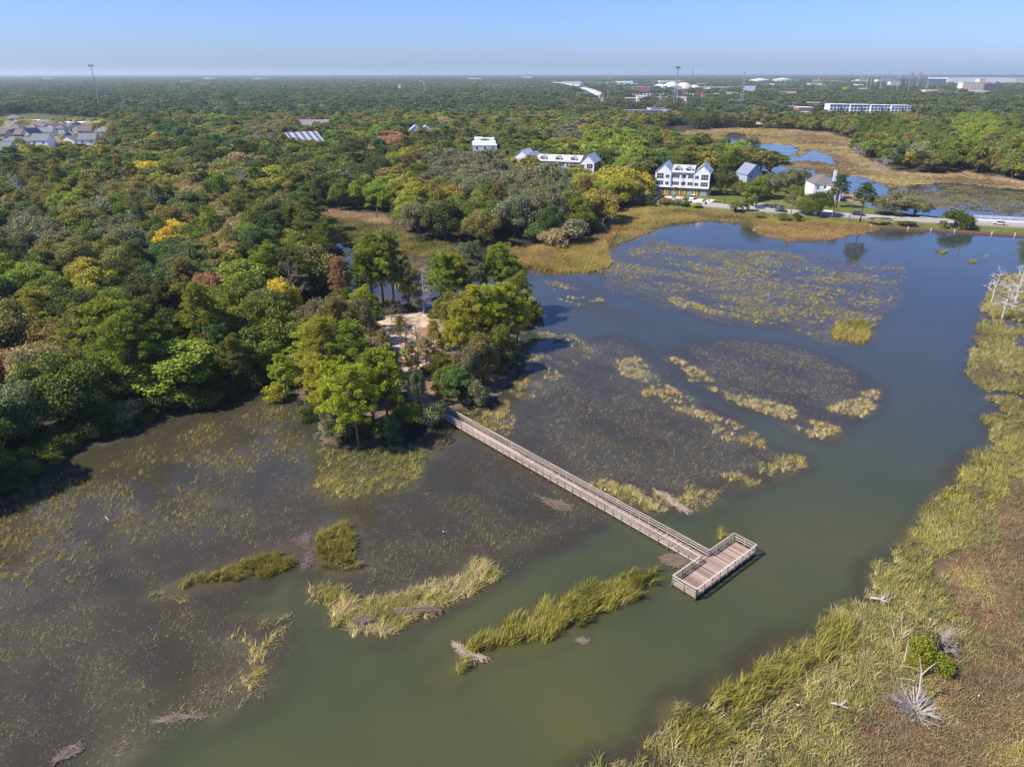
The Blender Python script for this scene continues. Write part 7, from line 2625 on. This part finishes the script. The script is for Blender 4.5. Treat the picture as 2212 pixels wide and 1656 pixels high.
for k, (pts, lab) in enumerate((
    ([(850, 470, 1.8), (865, 520, 1.1), (885, 600, 0.5), (900, 630, 0.1)], 'white dead stick left of the curved branch'),
    ([(1035, 530, 1.2), (1000, 575, 1.0), (950, 600, 0.6), (920, 640, 0.4), (880, 650, 0.2)], 'curved white branch lying before the lime bush'),
    ([(1000, 620, 2.2), (985, 690, 1.5), (965, 800, 0.6), (960, 855, 0.0)], 'upright white dead stem left of the lime bush'),
    ([(950, 400, 1.0), (945, 450, 0.6), (937, 505, 0.0)], 'short white stick behind the curved branch'),
    ([(905, 935, 1.6), (960, 938, 1.5), (1020, 945, 1.4), (1050, 960, 1.3)], 'thin white side branch reaching left above the reeds'))):
    base = Zr(pts[-1][0], pts[-1][1], 0)
    q = [Zr(x, y, z) - base for x, y, z in pts]
    o = MB().tube(q, [0.02 + 0.035 * i / len(q) for i in range(len(q))], 5).build('dead_branch', M_WHITEWOOD)
    o.location = base
    tag(o, lab, 'branch')
# lime wax myrtle bush with grey half
for x, y, h, r, col, lab in ((1090, 800, 3.6, 1.5, 'lime green', 'tallest part of the lime bush among the brown meadow'), (1240, 855, 2.4, 1.3, 'lime green', 'bright lime mound at the right of the bush group'),
                        (1130, 690, 3.0, 1.4, 'yellow green', 'yellow green rear bush of the bush group'), (1060, 850, 2.2, 1.1, 'lime green', 'low lime bush at the front of the bush group')):
    p = Zr(x, y + 40)
    put_tree('shrub', p, h, r, {'lime green': (0.15, 0.155, 0.02), 'yellow green': (0.13, 0.125, 0.045)}[col], lab, 'bush group on the right bank', int(x), gz=0.0)
put_snag(Zr(1245, 740), 3.4, 1.6, 'grey leafless bush leaning against the lime bushes', M_DEAD, seed=51, nb=26, z=0, base=0.1, name='dead_shrub', cat='dead shrub')
put_snag(Zr(900, 1210), 2.6, 1.6, 'pinkish leafless bush left of the fanned white shrub', M_DEADBR, seed=52, nb=24, z=0, base=0.1, name='dead_shrub', cat='dead shrub')
for k, (x, y, s, lab) in enumerate(((740, 310, 1.0, 'grey driftwood stump on the green reed bank'), (410, 1170, 0.8, 'small bleached root stump in the lower reeds'))):
    e = empty('driftwood_stump', Zr(x, y, 0.3), -0.5, lab, 'driftwood')
    m_ = MB()
    m_.tube([(-0.7 * s, 0, 0.25), (0, 0, 0.4), (0.5 * s, 0.1, 0.35)], [0.1 * s, 0.16 * s, 0.09 * s], 7)
    rs = np.random.default_rng(60 + k)
    for i in range(9):
        a = rs.normal() * 0.9
        m_.tube([(0.4 * s, 0, 0.35), (0.4 * s + math.cos(a) * 0.9 * s, math.sin(a) * 0.9 * s, 0.4 + rs.random() * 0.8 * s)], [0.07 * s, 0.015], 4, False)
    m_.build('wood', M_DEAD, e)
# floating litter
for x, y, mat, lab, s in ((545, 1161, M_RED, 'red plastic ball in the left flooded flat', 0.16), (957, 1148, M_WHITE, 'white piece of litter on the dark flat', 0.16), (1167, 1014, M_WHITE, 'white float beside the upper boardwalk', 0.12),
                     (1147, 1021, M_WHITE, 'white foam scrap left of the upper boardwalk', 0.1), (2118, 1015, M_WHITE, 'white litter on the right bank rim', 0.2), (2006, 1345, M_WHITE, 'white litter in the brown meadow', 0.16), (2110, 1510, M_WHITE, 'white scrap low in the brown meadow', 0.15), (1720, 1530, M_WHITE, 'white scrap in the lower green reeds', 0.15)):
    p = V(x, y, 0.05)
    o = MB().tube([(0, 0, -s * 0.6), (0, 0, -s * 0.3), (0, 0, s * 0.15), (0, 0, s * 0.5), (0, 0, s * 0.65)], [s * 0.3, s * 0.55, s * 0.65, s * 0.4, s * 0.1], 9).build('litter' if mat is not M_RED else 'ball', mat, None, True)
    o.location = (p.x, p.y, 0.1 if y < 1300 else 0.5)
    tag(o, lab, 'litter' if mat is not M_RED else 'ball')
for x0, y0, x1, y1, lab in ((296, 1508 / 1.0 - 0, 0, 0, ''),):
    pass
for k, (a, b2, lab) in enumerate((((308, 1512), (318, 1524), 'pale broken stick at the shaded left shore'), ((205, 1640), (214, 1622), 'pale stick in the left flat'))):
    q0 = PX(a[0], a[1], 0.1)
    q1 = PX(b2[0], b2[1], 0.1)
    o = MB().tube([(0, 0, 0), tuple(q1 - q0)], [0.07, 0.04], 5).build('driftwood', M_DEAD)
    o.location = q0
    tag(o, lab, 'driftwood')

# ---------------------------------------------------------------- haze
hm = bpy.data.materials.new('haze_air')
hm.use_nodes = True
n = hm.node_tree.nodes
n.clear()
ho = n.new('ShaderNodeOutputMaterial')
pv = n.new('ShaderNodeVolumePrincipled')
pv.inputs['Color'].default_value = (0.78, 0.92, 1.0, 1)
pv.inputs['Density'].default_value = 0.00008
pv.inputs['Anisotropy'].default_value = 0.2
hm.node_tree.links.new(pv.outputs[0], ho.inputs['Volume'])
o = MB().box(-24000, 24000, -1500, 28000, -4, 120).build('haze', hm)
o['kind'] = 'stuff'
